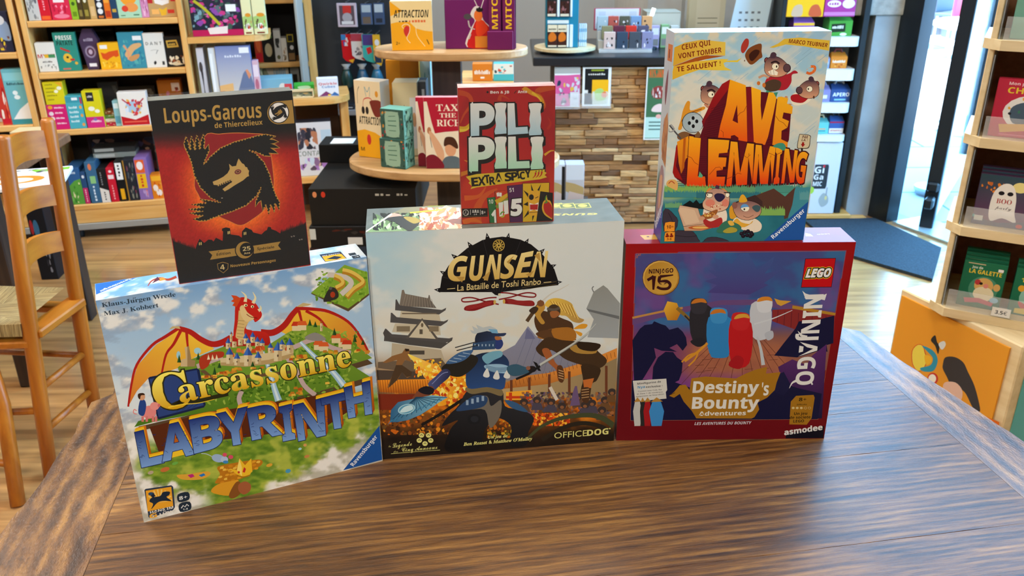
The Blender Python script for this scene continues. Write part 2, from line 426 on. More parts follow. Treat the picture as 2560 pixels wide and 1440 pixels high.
# door frame and glazing
fr = struct('door_frame', pl_prism(RW, -.045, .075, -.045, .03, 0, 1.62), DARK)
f2 = MB().box(-.03, .03, -.03, .03, 0, 2.1, .004); P = RW.w(.22, 0, .06)
dl = setp(bpy.data.objects.new('door_1', None), kind='structure'); link(dl); dl.location = P; dl.rotation_euler = (0, 0, math.radians(57))
obj('door_stile', f2, DARK, dl)
obj('door_stile', MB().box(1.12, 1.17, -.022, .022, 0.03, 2.1, .004), DARK, dl)
obj('door_rail', MB().box(.03, 1.12, -.022, .022, .03, .115, .004), WHITE, dl)  # sunlight on the bottom rail put into its colour as white
obj('door_rail', MB().box(.03, 1.12, -.022, .022, 2.0, 2.1, .004), DARK, dl)
obj('door_pane', MB().box(.03, 1.12, -.005, .005, 0.115, 2.0), GLASS, dl)
obj('door_hinge', MB().box(-.10, -.03, -.02, .02, .12, .17, .008).box(-.05, -.02, -.025, .025, .19, .235, .008), BLACK, dl)
struct('door_sill', pl_prism(RW, .1, 2.25, -.03, .17, -.02, .012), mat('sill_metal', 'b8c4c8', .25, .5))
# outdoors: bright paving and what stands on the terrace
PAVE = bpy.data.materials.new('paving'); PAVE.use_nodes = True
t = PAVE.node_tree; b = t.nodes['Principled BSDF']; br = t.nodes.new('ShaderNodeTexBrick'); tc = t.nodes.new('ShaderNodeTexCoord')
br.inputs['Scale'].default_value = 1; br.inputs['Brick Width'].default_value = .9; br.inputs['Row Height'].default_value = .5; br.inputs['Mortar Size'].default_value = .008
br.inputs['Color1'].default_value = (.42, .46, .5, 1); br.inputs['Color2'].default_value = (.5, .54, .58, 1); br.inputs['Mortar'].default_value = (.12, .13, .14, 1)
t.links.new(tc.outputs['Object'], br.inputs[0]); t.links.new(br.outputs[0], b.inputs['Base Color']); b.inputs['Roughness'].default_value = .8
struct('ground_outside', MB().prism([tuple(RW.w(s, 0, o)[:2]) for s, o in ((-6, .17), (9, .17), (9, 16), (-6, 16))], -.12, -.02, axis='z'), PAVE)
MATM = noisy('door_mat_fibre', '1c2730', '2b3a46', (1, 1, 1), 160, .95, .6)
P = [at_z(*q, 0)[:2] for q in ((2010, 556), (2185, 551), (2352, 626), (2330, 705), (2110, 640))]
setp(obj('door_mat', MB().prism([tuple(p) for p in P], .001, .014, axis='z'), MATM), 'dark blue grey fibre mat on the floor inside the open glass door', 'door mat')

# ------------------------------------------------------------------ the oak table under the boxes
TZ = .75
TABW = bpy.data.materials.new('worn_table_oak'); TABW.use_nodes = True
def table_wood(m, sx, sy):
    t = m.node_tree; b = t.nodes['Principled BSDF']; N = t.nodes.new; L = t.links.new
    tc = N('ShaderNodeTexCoord')
    def nz(scale, ns, det, dist=0):
        mp = N('ShaderNodeMapping'); mp.inputs['Scale'].default_value = scale; n = N('ShaderNodeTexNoise')
        n.inputs['Scale'].default_value = ns; n.inputs['Detail'].default_value = det; n.inputs['Distortion'].default_value = dist
        L(tc.outputs['Object'], mp.inputs[0]); L(mp.outputs[0], n.inputs['Vector']); return n
    g = nz((sx * 1.3, sy * 3.2, 3), 6, 10, .3); fine = nz((sx * 2.6, sy * 9, 3), 18, 6); blot = nz((1.6, 2.6, 1), 3.4, 5, .6)
    r = N('ShaderNodeValToRGB'); e = r.color_ramp.elements
    e[0].position = .30; e[0].color = (*lin('47290f'), 1); e[1].position = .72; e[1].color = (*lin('b07c3a'), 1); k = e.new(.5); k.color = (*lin('7d5122'), 1)
    wv = N('ShaderNodeTexWave'); wv.bands_direction = 'Y' if sy > sx else 'X'; wv.inputs['Scale'].default_value = 34 if sy > sx else 16; wv.inputs['Distortion'].default_value = 7; wv.inputs['Detail'].default_value = 4; wv.inputs['Detail Scale'].default_value = 1.2
    mw = N('ShaderNodeMapping'); mw.inputs['Scale'].default_value = (.35, 1, 1) if sy > sx else (1, .35, 1); L(tc.outputs['Object'], mw.inputs[0]); L(mw.outputs[0], wv.inputs['Vector'])
    gm = N('ShaderNodeMixRGB'); gm.inputs[0].default_value = .12 if sy > sx else .2; L(g.outputs[0], gm.inputs[1]); L(wv.outputs[0], gm.inputs[2]); L(gm.outputs[0], r.inputs[0])
    r2 = N('ShaderNodeValToRGB'); r2.color_ramp.elements[0].position = .33; r2.color_ramp.elements[0].color = (.52, .43, .35, 1); r2.color_ramp.elements[1].position = .6; r2.color_ramp.elements[1].color = (1, 1, 1, 1)
    L(blot.outputs[0], r2.inputs[0])
    mx = N('ShaderNodeMixRGB'); mx.blend_type = 'MULTIPLY'; mx.inputs[0].default_value = .85; L(r.outputs[0], mx.inputs[1]); L(r2.outputs[0], mx.inputs[2])
    r3 = N('ShaderNodeValToRGB'); r3.color_ramp.elements[0].position = .36; r3.color_ramp.elements[0].color = (.45, .4, .36, 1); r3.color_ramp.elements[1].position = .5; r3.color_ramp.elements[1].color = (1, 1, 1, 1)
    L(fine.outputs[0], r3.inputs[0])
    m2 = N('ShaderNodeMixRGB'); m2.blend_type = 'MULTIPLY'; m2.inputs[0].default_value = .55; L(mx.outputs[0], m2.inputs[1]); L(r3.outputs[0], m2.inputs[2])
    L(m2.outputs[0], b.inputs['Base Color'])
    rr = N('ShaderNodeMapRange'); rr.inputs['To Min'].default_value = .3; rr.inputs['To Max'].default_value = .46; L(blot.outputs[0], rr.inputs[0]); L(rr.outputs[0], b.inputs['Roughness'])
    b.inputs['Coat Weight'].default_value = .35; b.inputs['Coat Roughness'].default_value = .28
    add = N('ShaderNodeMath'); add.operation = 'ADD'; L(fine.outputs[0], add.inputs[0]); L(g.outputs[0], add.inputs[1])
    bp = N('ShaderNodeBump'); bp.inputs['Strength'].default_value = .6; bp.inputs['Distance'].default_value = .0026; L(add.outputs[0], bp.inputs['Height']); L(bp.outputs[0], b.inputs['Normal'])
table_wood(TABW, 1.1, 9)
TABE = bpy.data.materials.new('worn_table_oak_end'); TABE.use_nodes = True; table_wood(TABE, 9, 1.1)
TYAW = math.atan2(.161, .987)
tab = thing('wooden_table', 'large worn dark oak plank table that carries the six game boxes', 'table', (-.582, 1.076, 0), TYAW)
def plank_outline(s0, s1, n0, n1, R, amp=.0012):
    P = []; N = 40
    for i in range(N + 1): P.append((s0 + (s1 - s0) * i / N, -n1 - R.uniform(-amp, amp)))
    for i in range(N, -1, -1): P.append((s0 + (s1 - s0) * i / N, -n0 + R.uniform(-amp, amp)))
    return P
R = random.Random(3); top = MB(); nn = [0, .169, .243, .336, .49, .66, .84]
for i in range(6):
    top.prism(plank_outline(.075, 1.115, nn[i] + .0003, nn[i + 1] - .0003, R, .0004), TZ - .038, TZ, axis='z')
top.box(.08, 1.11, -.83, -.01, TZ - .036, TZ - .006)
obj('table_top', top, TABW, tab)
def end_outline(side):
    O = []; N = 44
    for i in range(N + 1):
        n = -.004 + .85 * i / N
        rag = .006 * math.sin(n * 9) + R.uniform(-.0025, .0025)
        if side < 0: O.append((-.012 - .075 * n + rag + (.02 if n < .02 else 0), -n))
        else: O.append((1.158 + .115 * n - rag * .5 - (.02 if n < .012 else 0), -n))
    inner = .0745 if side < 0 else 1.1155
    return O + [(inner, -.846), (inner, .004)]
obj('table_end_board', MB().prism(end_outline(-1), TZ - .04, TZ, axis='z'), TABE, tab)
obj('table_end_board', MB().prism(end_outline(1), TZ - .04, TZ, axis='z'), TABE, tab)
for x, y in ((.1, -.09), (1.07, -.09), (.1, -.75), (1.07, -.75)):
    obj('table_leg', MB().box(x - .04, x + .04, y - .04, y + .04, 0, TZ - .04, .006), TABE, tab)
ap = MB()
ap.box(.14, 1.03, -.1, -.08, TZ - .14, TZ - .04).box(.14, 1.03, -.76, -.74, TZ - .14, TZ - .04).box(.09, .11, -.71, -.13, TZ - .14, TZ - .04).box(1.06, 1.08, -.71, -.13, TZ - .14, TZ - .04)
obj('table_apron', ap, TABW, tab)

# ------------------------------------------------------------------ ladder-back chair
ch = thing('ladder_back_chair', 'honey coloured ladder back chair with a woven rush seat beside the oak table', 'chair', (-1.21, 1.94, 0))
Bf, Bt, Df, Dt = Vector((-.03, -.03, 0)), Vector((.035, .02, .915)), Vector((.0, .19, 0)), Vector((.045, .205, .915))
def post(a, z): return {'B': Bf, 'D': Df}[a].lerp({'B': Bt, 'D': Dt}[a], z / .915)
for a, F_, T_ in (('B', Bf, Bt), ('D', Df, Dt)):
    M_ = MB(); M_.tube([F_, F_.lerp(T_, .3), F_.lerp(T_, .55), F_.lerp(T_, .99), T_], [.0175, .0195, .0195, .0175, .013], 12)
    obj('back_post', M_, HONEY, ch, smooth=True)
for z0, z1 in ((.815, .885), (.69, .745), (.565, .62)):
    V = []; F = []
    for i in range(25):
        t_ = i / 24; p = post('B', (z0 + z1) / 2).lerp(post('D', (z0 + z1) / 2), t_); bow = -.028 * math.sin(PI * t_); arch = .012 * math.sin(PI * t_)
        V += [(p.x + bow - .007, p.y, z0 + arch), (p.x + bow + .007, p.y, z0 + arch), (p.x + bow + .007, p.y, z1 + arch), (p.x + bow - .007, p.y, z1 + arch)]
    for i in range(24):
        for k in range(4): F.append((i * 4 + k, i * 4 + (k + 1) % 4, i * 4 + 4 + (k + 1) % 4, i * 4 + 4 + k))
    F += [(0, 1, 2, 3), (96, 99, 98, 97)]
    obj('back_slat', MB().add(V, F), HONEY_H, ch)
RUSH = noisy('woven_rush', '6e5a34', 'b29a66', (3, 60, 3), 5, .9, .8)
RUSH2 = noisy('woven_rush_side', '6e5a34', 'b29a66', (60, 3, 3), 5, .9, .8)
sx0, sy0, sy1 = -.38, -.045, .235; cx_, cy_ = -.17, .1
seat = MB(); seat.add([(-.01, sy0 + .02, .452), (-.01, sy1 - .03, .452), (cx_, cy_, .44)], [(0, 1, 2)]); seat.add([(sx0, sy0, .452), (sx0, sy1, .452), (cx_, cy_, .44)], [(0, 2, 1)])
obj('seat_weave', seat, RUSH, ch)
seat = MB(); seat.add([(-.01, sy0 + .02, .452), (sx0, sy0, .452), (cx_, cy_, .44)], [(0, 2, 1)]).add([(-.01, sy1 - .03, .452), (sx0, sy1, .452), (cx_, cy_, .44)], [(0, 1, 2)])
seat.add([(-.01, sy0 + .02, .452), (sx0, sy0, .452), (sx0, sy0 - .002, .42), (-.01, sy0 + .016, .42)], [(0, 1, 2, 3)])
obj('seat_weave', seat, RUSH2, ch)
obj('seat_rail', MB().beam(post('B', .415), post('D', .415), .022, .055, (1, 0, 0), .004), HONEY_H, ch)
obj('seat_rail', MB().beam(post('B', .395), (sx0, sy0, .395), .02, .04, (0, 1, 0), .004), HONEY_H, ch)
obj('seat_rail', MB().beam(post('D', .395), (sx0, sy1, .395), .02, .04, (0, 1, 0), .004), HONEY_H, ch)
obj('front_leg', MB().tube([(-.055, -.15, 0), (-.085, -.06, .24), (-.11, -.035, .44)], .0185, 12), HONEY, ch, smooth=True)
obj('front_leg', MB().tube([(sx0, sy1, 0), (sx0, sy1, .45)], .0185, 12), HONEY, ch, smooth=True)
obj('front_leg', MB().tube([(sx0, sy0, 0), (sx0, sy0, .45)], .0185, 12), HONEY, ch, smooth=True)
for z, a, bb in ((.26, post('B', .26), post('D', .26)), (.14, post('B', .14), post('D', .14)), (.2, post('B', .2), Vector((sx0, sy0, .2))), (.25, post('D', .25), Vector((sx0, sy1, .25))), (.1, Vector((-.065, -.115, .1)), Vector((sx0, sy0, .1)))):
    obj('stretcher', MB().tube([a, bb], .0095, 10), HONEY, ch, smooth=True)

# dark-legged table behind the chair
t2 = thing('side_table', 'brown topped table with dark legs behind the ladder back chair', 'table', (-1.98, 2.62, 0), .1)
obj('table_top', MB().box(-.45, .47, -.3, .3, .66, .69, .004), noisy('brown_top', '6f4a30', '8a6042', (2, 16, 3), 3, .5), t2)
for x, y in ((.41, -.24), (-.4, -.24), (.41, .25), (-.4, .25)): obj('table_leg', MB().box(x - .03, x + .03, y - .03, y + .03, 0, .66, .004), WALNUT, t2)

# ------------------------------------------------------------------ the shelving along the back
YA = math.radians(13)
PA = Plane(at_z(172, 570, .06), YA)
ZS = [.165, .515, .765, .98]                         # tops of the boards of the tall unit
def at_pl(o, pl): o.location = pl.o; o.rotation_euler = (0, 0, pl.yaw); return o
def shelf_unit(name, label, s0, s1, zs, z_top, depth, back=True, base=True):
    r = thing(name, label, 'shelf'); at_pl(r, PA)
    obj('side_panel', MB().box(s0 - .012, s0 + .012, 0, depth, .075, z_top, .002), MAPLE_V, r)
    obj('side_panel', MB().box(s1 - .012, s1 + .012, 0, depth, .075, z_top, .002), MAPLE_V, r)
    if back: obj('back_panel', MB().box(s0 + .012, s1 - .012, depth - .012, depth, .075, z_top), mat('dark_back', '2a231c', .7), r)
    for z in zs: obj('shelf', MB().box(s0 + .0125, s1 - .0125, .002, depth - .013, z - .026, z, .003), MAPLE, r)
    if base:
        obj('kick_panel', MB().box(s0 + .0125, s1 - .0125, .004, .02, .075, zs[0] - .0265, .002), MAPLE, r)
        pln = obj('plinth', MB().box(s0 - .012, s1 + .012, -.004, depth, .045, .0745, .002), GREYP, r)
        for x in (s0 + .03, s1 - .03): obj('caster', MB().lathe([(.018, 0), (.02, .01), (.02, .03), (.012, .044)], x, .05, 0, 16), BLACK, pln)
    return r
shelf_unit('bookcase', 'tall maple bookcase full of card games on casters behind the chair', .0, .632, ZS, 1.9, .30)
shelf_unit('bookcase', 'maple bookcase at the picture edge beside the taller full bookcase', -.75, -.038, [.165, .545, .855], 1.9, .30)
# end unit with rounded shelves
eu = thing('display_shelf', 'maple display shelf with rounded ends between bookcase and socks rack', 'shelf'); at_pl(eu, PA)
def round_end(s0, s1, z, th, d, r):
    P = [(s0, 0)] + [(s1 - r + r * math.sin(a), r - r * math.cos(a)) for a in (PI / 2 * i / 8 for i in range(9))] + [(s1, d), (s0, d)]
    return MB().prism(P, z - th, z, axis='z')
obj('shelf', round_end(.645, .995, .893, .026, .28, .1), MAPLE, eu)
obj('shelf', round_end(.645, 1.335, .60, .03, .3, .12), MAPLE, eu)
obj('shelf', round_end(.645, 1.335, .225, .03, .3, .12), MAPLE, eu)
obj('back_panel', MB().box(.645, .87, .285, .30, .1, 1.5), mat('tan_board', 'b08a5c', .7), eu)
obj('end_post', MB().box(1.285, 1.325, .1, .3, .0, .57, .003), MAPLE_V, eu)
obj('end_post', MB().box(.647, .665, .02, .28, .0, .195, .003), MAPLE_V, eu)
obj('back_panel', MB().box(.87, 1.28, .285, .30, .0, .57), mat('brown_board', '4a3524', .7), eu)
# open wall shelf behind it
PD = Plane(PA.w(0, 0, .62), YA)
ws = thing('wall_shelf', 'open maple wall shelf of boxed games behind the rounded display shelf', 'shelf'); at_pl(ws, PD)
obj('side_panel', MB().box(1.16, 1.20, 0, .25, .0, 1.02, .002), MAPLE_V, ws)
obj('side_panel', MB().box(.66, .685, 0, .25, .0, 1.6, .002), MAPLE_V, ws)
for z in (1.0, .68, .4, .1): obj('shelf', MB().box(.686, 1.159, 0, .25, z - .026, z, .002), MAPLE, ws)
obj('back_panel', MB().box(.67, 1.19, .255, .27, 0, 1.6), mat('near_black', '17161a', .8), ws)
PE = Plane(PA.w(0, 0, 1.0), YA)
ws2 = thing('wall_shelf', 'narrow maple wall shelf of amber boxes by the upright glass edge', 'shelf'); at_pl(ws2, PE)
for z in (1.0, .72, .3): obj('shelf', MB().box(1.31, 1.56, 0, .25, z - .025, z, .002), MAPLE, ws2)
obj('back_panel', MB().box(1.29, 1.58, .255, .27, 0, 1.6), mat('near_black', '17161a', .8), ws2)
obj('side_panel', MB().box(1.285, 1.305, 0, .25, 0, 1.6, .002), MAPLE_V, ws2)
obj('side_panel', MB().box(1.565, 1.585, 0, .25, 0, 1.6, .002), GREYP, ws2)

# dark hanging wall
PF = Plane((-.95, 4.75), 0)
hw = thing('hanging_rack', 'dark grey rack wall hung with socks and blister packs', 'display rack'); at_pl(hw, PF)
obj('back_board', MB().box(-.10, .42, 0, .03, 0, 1.6), mat('charcoal_board', '26272b', .7), hw)
obj('side_glass', MB().box(-.135, -.12, -.25, .03, 0, 1.6, .002), mat('pale_edge', 'b9bdb6', .2), hw)
obj('rack_shelf', MB().box(-.10, .42, -.16, -.001, .40, .43, .003), mat('grey_shelf', '8d8f92', .5), hw)

# ------------------------------------------------------------------ tiered stand
st = thing('tiered_stand', 'round oak tiered stand on a dark column in front of the counter', 'display stand', (-.175, 2.6, 0))
def oval(rx, ry, z, th, n=72, bump=.004):
    P = [(math.copysign(abs(math.cos(a)) ** .92, math.cos(a)) * rx, math.copysign(abs(math.sin(a)) ** .92, math.sin(a)) * ry) for a in (2 * PI * i / n for i in range(n))]
    V = []; F = []
    for k, h in ((.985, z - th), (1, z - th + bump), (1, z - bump), (.985, z)): V += [(x * k, y * k, h) for x, y in P]
    for j in range(3):
        for i in range(n): F.append((j * n + i, j * n + (i + 1) % n, (j + 1) * n + (i + 1) % n, (j + 1) * n + i))
    F += [tuple(range(n))[::-1], tuple(3 * n + i for i in range(n))]
    return MB().add(V, F)
obj('tier', oval(.226, .13, 1.022, .023), OAK, st)
obj('tier', oval(.325, .20, .694, .026), OAK, st)
obj('tier', oval(.42, .33, .13, .03), OAK, st)
obj('column', MB().box(-.055, .028, -.04, .04, .131, .667).box(-.055, .028, -.04, .04, .695, .998), WALNUT, st)
obj('foot', MB().lathe([(.2, 0), (.2, .06), (.1, .098)], 0, 0, 0, 40), WALNUT, st)

# ------------------------------------------------------------------ counter with stone cladding
CY = 3.92
ct = thing('shop_counter', 'shop counter clad in split wood blocks under a black top', 'counter', (0, CY, 0))
obj('counter_body', MB().box(.205, 1.12, .03, .6, 0, .762), mat('counter_core', '3a2a1c', .8), ct)
obj('counter_top', MB().box(.10, 1.14, -.03, .62, .7625, .80, .004), mat('black_counter', '1c1e22', .3), ct)
STONE = bpy.data.materials.new('split_wood'); STONE.use_nodes = True
t = STONE.node_tree; b = t.nodes['Principled BSDF']; at = t.nodes.new('ShaderNodeVertexColor'); at.layer_name = 'Col'; tc = t.nodes.new('ShaderNodeTexCoord')
mp = t.nodes.new('ShaderNodeMapping'); mp.inputs['Scale'].default_value = (6, 20, 40); n = t.nodes.new('ShaderNodeTexNoise'); n.inputs['Scale'].default_value = 2.5; n.inputs['Detail'].default_value = 6
r = t.nodes.new('ShaderNodeValToRGB'); r.color_ramp.elements[0].position = .3; r.color_ramp.elements[0].color = (.45, .4, .36, 1); r.color_ramp.elements[1].position = .65; r.color_ramp.elements[1].color = (1.1, 1.05, 1, 1)
mx = t.nodes.new('ShaderNodeMixRGB'); mx.blend_type = 'MULTIPLY'; mx.inputs[0].default_value = .8
bp = t.nodes.new('ShaderNodeBump'); bp.inputs['Strength'].default_value = .7; bp.inputs['Distance'].default_value = .006
for a, c in ((tc.outputs['Object'], mp.inputs[0]), (mp.outputs[0], n.inputs[0]), (n.outputs[0], r.inputs[0]), (at.outputs[0], mx.inputs[1]), (r.outputs[0], mx.inputs[2]), (mx.outputs[0], b.inputs['Base Color']), (n.outputs[0], bp.inputs['Height']), (bp.outputs[0], b.inputs['Normal'])): t.links.new(a, c)
b.inputs['Roughness'].default_value = .75
cl = MB(); R = random.Random(11); z = .012
while z < .755:
    h = min(R.choice((.014, .018, .022, .027)), .757 - z); x = .205
    if h < .006: break
    while x < 1.12:
        w = min(R.uniform(.05, .2), 1.12 - x); dd = R.uniform(.0, .022)
        c = R.choice(('c69a63', 'b98a55', 'd4ab74', 'a87a4a', 'b58e62', '8d6440', '9c7650', 'c8a577', '70523a', 'd9b98a', 'b7895a'))
        cl.box(x + .0006, x + w - .0006, .03 - .008 - dd, .0299, z + .0005, z + h - .0005, .0025, c); x += w
    z += h
obj('block_cladding', cl, STONE, ct)

# ------------------------------------------------------------------ rack of little cartons beside the door
rk = thing('carton_rack', 'black rack with white lipped shelves of little cartons by the door', 'display rack', (0, 4.0, 0))
RZ = [(.868, .827), (.724, .675), (.57, .527), (.419, .39)]
obj('side_panel', MB().box(1.585, 1.612, 0, .32, .03, 1.5, .002), BLACK, rk)
obj('side_panel', MB().box(1.215, 1.235, 0, .32, .03, 1.5, .002), BLACK, rk)
obj('back_panel', MB().box(1.235, 1.585, .30, .32, .03, 1.5), BLACK, rk)
for zt, zb in RZ:
    P = [(1.237, .28)] + [(1.237, 0)] + [(1.583 - .04 + .04 * math.sin(a), -.02 + .04 - .04 * math.cos(a)) for a in (PI / 2 * i / 6 for i in range(7))] + [(1.583, .28)]
    obj('rack_shelf', MB().prism(P, zb, zt, axis='z'), WHITE, rk)
obj('rack_base', MB().box(1.215, 1.66, -.02, .3, .0, .029, .003), MAPLE, rk)

# ------------------------------------------------------------------ children's display by the table
PH = Plane(np.array([.95, 1.749, 0]), math.radians(-30))
HZ = [1.143, .948, .755, .563]
kd = thing('birch_display', 'pale birch display of children\'s games with acrylic fronts beside the door', 'display stand'); at_pl(kd, PH)
obj('back_panel', MB().box(.012, .62, .235, .25, .543, 1.45), noisy('brown_hardboard', '7d5238', '8f6146', (1, 1, 1), 60, .8), kd)
obj('side_panel', MB().box(0, .012, .02, .25, .543, 1.45, .002), PALE, kd)
for z in HZ: obj('shelf', MB().prism([(-.012, .035), (.02, 0), (.62, 0), (.62, .2345), (-.012, .2345)], z - .02, z, axis='z'), PALE, kd)
for z in HZ[:]: obj('acrylic_front', MB().box(.022, .62, .003, .0055, z + .0005, z + .045), GLASS, kd)
ac = MB()
for z in HZ: ac.box(.0135, .016, .012, .2, z + .0005, z + .165)
obj('acrylic_side', ac, mat('tinted_acrylic', 'cfd8de', .08, alpha=.35), kd)
# ------------------------------------------------------------------ the six game boxes on the table
def game_box(name, label, x, y, yaw, w, h, d, z0, edge, m=GLOSS, gain=1.0):
    r = thing(name, label, 'game box', (x, y, z0), yaw)
    obj('box_body', MB().box(0, w, 0, d, 0, h, .0012, edge, 2), m, r)
    r['dims'] = (w, h, d)
    U = np.array([math.cos(yaw), math.sin(yaw), 0]); Nn = np.array([-math.sin(yaw), math.cos(yaw), 0]); O = np.array([x, y, z0]); Z = np.array([0, 0, 1.0])
    fr = Art(MB(), (0, 0, 0), (1, 0, 0), (0, 0, 1), (0, -1, 0), w, h, (O, U, Z, -Nn))
    tp = Art(MB(), (0, 0, h), (1, 0, 0), (0, 1, 0), (0, 0, 1), w, d, (O + Z * h, U, Nn, Z))
    ls = Art(MB(), (0, d, 0), (0, -1, 0), (0, 0, 1), (-1, 0, 0), d, h, (O + Nn * d, -Nn, Z, -U))
    for a in (fr, tp, ls): a.g = gain; a.cut = True; a.fine = True
    return r, fr, tp, ls
def ink(r, art, name, m=GLOSS): obj(name, art.mb, m, r)
def tri_brand(A, P, t0, t1, h):
    A.poly(P, '1f55a0'); A.text('Ravensburger', t0, t1, h, 'f2f4f6', 'b')

BX = dict(carc=(-.4144, .7777, .4308, .2773, .2728, .0471), guns=(-.1624, .897, .1311, .295, .2993, .0877), lego=(.1333, .9357, .0068, .2688, .2705, .0514),
          loup=(-.3453, .8178, .3797, .1354, .1891, .0184), pili=(-.0566, .9244, .092, .1054, .154, .0205), ave=(.1733, .9356, .0494, .1693, .2368, .039))
zt = lambda k: TZ + BX[k][4]

# ---- werewolf card game: black and red with a four-armed wolf emblem
r, A, T, S = game_box('board_game_box', 'black and red game box with a gold wolf emblem, on the dragon box', *BX['loup'][:3], BX['loup'][3], BX['loup'][4], .022, zt('carc') + .0003, '15161a')
A.crop(360, 210, 2.824); A.g = .9
def f(X, Y):
    d = np.hypot((X - 640) / 310, (Y - 690) / 360); g = fbm(X * .35, Y * .35, 2)
    base = mix('141619', 'a31b1c', ss(300, 520, Y)); base = mix(base, 'a81d1c', ss(430, 560, Y))
    hot = np.clip(1.42 - d, 0, 1) * ss(340, 620, Y); C = mix(base, 'ee6d22', np.clip(hot * 1.7, 0, 1) ** 1.3)
    C = mix(C, '9c1a1c', ss(1000, 1110, Y) * .5)
    return C * (1 + (g[:, None] - .5) * .28)
A.grid(110, 140, f)
SH = [(425, 378), (530, 356), (640, 348), (760, 352), (868, 368), (890, 470), (908, 600), (915, 720), (890, 820), (840, 895), (770, 950), (685, 996), (600, 965), (515, 925), (430, 850), (385, 780), (358, 680)]
A.outline(SH, 9, 'd9823a', '8f1c22', 4)
WOLF = [(285, 420), (297, 368), (310, 415), (320, 462), (332, 468), (328, 420), (334, 362), (348, 415), (354, 465), (366, 468), (364, 415), (374, 358), (386, 405), (387, 460), (398, 462), (403, 410), (421, 352), (426, 400), (420, 452), (432, 462), (455, 428), (458, 470), (432, 525), (418, 572), (435, 560), (470, 515), (540, 455), (640, 412), (740, 385), (800, 368), (860, 358), (930, 372), (898, 382), (885, 392), (915, 395), (948, 408), (915, 418), (890, 420), (925, 432), (955, 450), (920, 452), (890, 450), (920, 470), (946, 490), (905, 488), (880, 485), (892, 508), (850, 504), (800, 480), (735, 465), (790, 495), (845, 555), (885, 640), (905, 720), (925, 780), (955, 835), (952, 890), (935, 850), (922, 838), (918, 905), (905, 865), (893, 845), (880, 915), (868, 870), (862, 845), (838, 893), (832, 850), (828, 820), (805, 835), (788, 866), (792, 825), (815, 775), (830, 722), (790, 790), (720, 855), (620, 897), (500, 938), (440, 962), (390, 966), (352, 955), (400, 940), (425, 928), (380, 925), (326, 912), (390, 905), (425, 900), (380, 893), (318, 885), (385, 878), (430, 868), (400, 862), (340, 852), (400, 845), (445, 842), (400, 815), (470, 826), (548, 840), (470, 800), (400, 730), (358, 645), (340, 560), (312, 490), (290, 445)]
A.stroke(WOLF, 13, 'b98d3c', True, 0); A.poly(WOLF, '17191c')
for i in range(0, len(WOLF)):      # fur ticks along the arms
    a, b_ = WOLF[i], WOLF[(i + 1) % len(WOLF)]
    L = math.hypot(b_[0] - a[0], b_[1] - a[1])
    if L > 45:
        for k in range(int(L / 11)):
            q = k / (L / 11); x, y = a[0] + (b_[0] - a[0]) * q, a[1] + (b_[1] - a[1]) * q; A.ell(x, y, 4.6, 4.6, 'b98d3c' if k % 2 else '17191c', n=6)
HEAD = [(485, 690), (520, 676), (560, 655), (590, 630), (606, 600), (600, 563), (622, 582), (650, 578), (660, 545), (668, 526), (692, 560), (706, 566), (716, 585), (728, 588), (734, 605), (742, 612), (738, 632), (742, 650), (728, 655), (700, 680), (640, 715), (600, 742), (570, 758), (554, 742), (590, 715), (622, 690), (618, 674), (590, 684), (560, 697), (520, 714), (492, 712)]
A.poly(HEAD, 'c2a05e')
for i in range(7): x = 520 + i * 15; A.poly([(x, 722 - i * 6), (x + 5, 707 - i * 6), (x + 11, 719 - i * 6)], 'c2a05e')
for i in range(6): x = 545 + i * 13; A.poly([(x, 716 - i * 5), (x + 5, 732 - i * 6), (x + 10, 714 - i * 5)], '17191c')
A.ell(663, 620, 24, 17, '6d2434', -.25); A.ell(663, 619, 16, 9, 'b08a58', -.25); A.ell(663, 619, 11, 5, '4a1520', -.25)
A.ell(551, 805, 6, 2, 'd9d2bc')
A.text('Loups-Garous', (148, 278), (832, 236), 108, 'b79248', 'b', up=(-12, -100))
A.text('de Thiercelieux', (500, 312), (838, 286), 36, 'b79248', 'b', up=(-10, -100))
A.poly([(948, 122), (1046, 113), (1062, 277), (956, 284)], 'a5823f'); A.ell(950, 203, 80, 82, 'a5823f'); A.ell(951, 202, 74, 76, '1a1b1e'); A.ell(951, 202, 68, 70, 'eceae6')
A.poly([(951 + (x - 625) * .19, 200 + (y - 660) * .19) for x, y in WOLF], '1a1b1e'); A.poly([(951 + (x - 620) * .21, 202 + (y - 650) * .21) for x, y in HEAD], 'a5823f')
R = random.Random(2)
sky = [(200, 1100)]
for x in range(205, 360, 9): sky += [(x, 1105 + (x - 200) * .35 - R.uniform(5, 30)), (x + 4, 1112 + (x - 200) * .35)]
sky += [(375, 1130), (392, 1092), (425, 1122), (455, 1098), (480, 1100), (490, 1112), (508, 1085), (555, 1108), (558, 1040), (550, 1035), (552, 1020), (578, 1012), (608, 1018), (612, 1062), (670, 1070), (690, 1085), (692, 1040), (718, 1012), (760, 1030), (772, 1048), (830, 1062), (850, 1040), (868, 1030), (875, 1008), (895, 1010), (900, 1025), (930, 1035), (962, 1055)]
for x in range(970, 1130, 9): sky += [(x, 1040 - (x - 970) * .36 - R.uniform(6, 34)), (x + 4, 1048 - (x - 970) * .36)]
A.poly(sky + [(1150, 970), (1200, 1270), (1000, 1330), (250, 1430), (215, 1250)], '131518')
for x, y in ((388, 1118), (400, 1116), (590, 1040), (600, 1038), (704, 1046), (715, 1044)): A.rect(x, y, x + 7, y + 20, 'c9b36b')
for x, y in ((1038, 1078), (1055, 1074), (1095, 1100), (1110, 1097)): A.stroke([(x, y - 5), (x + 4, y + 3), (x + 9, y - 4)], 4, '8f8a80')
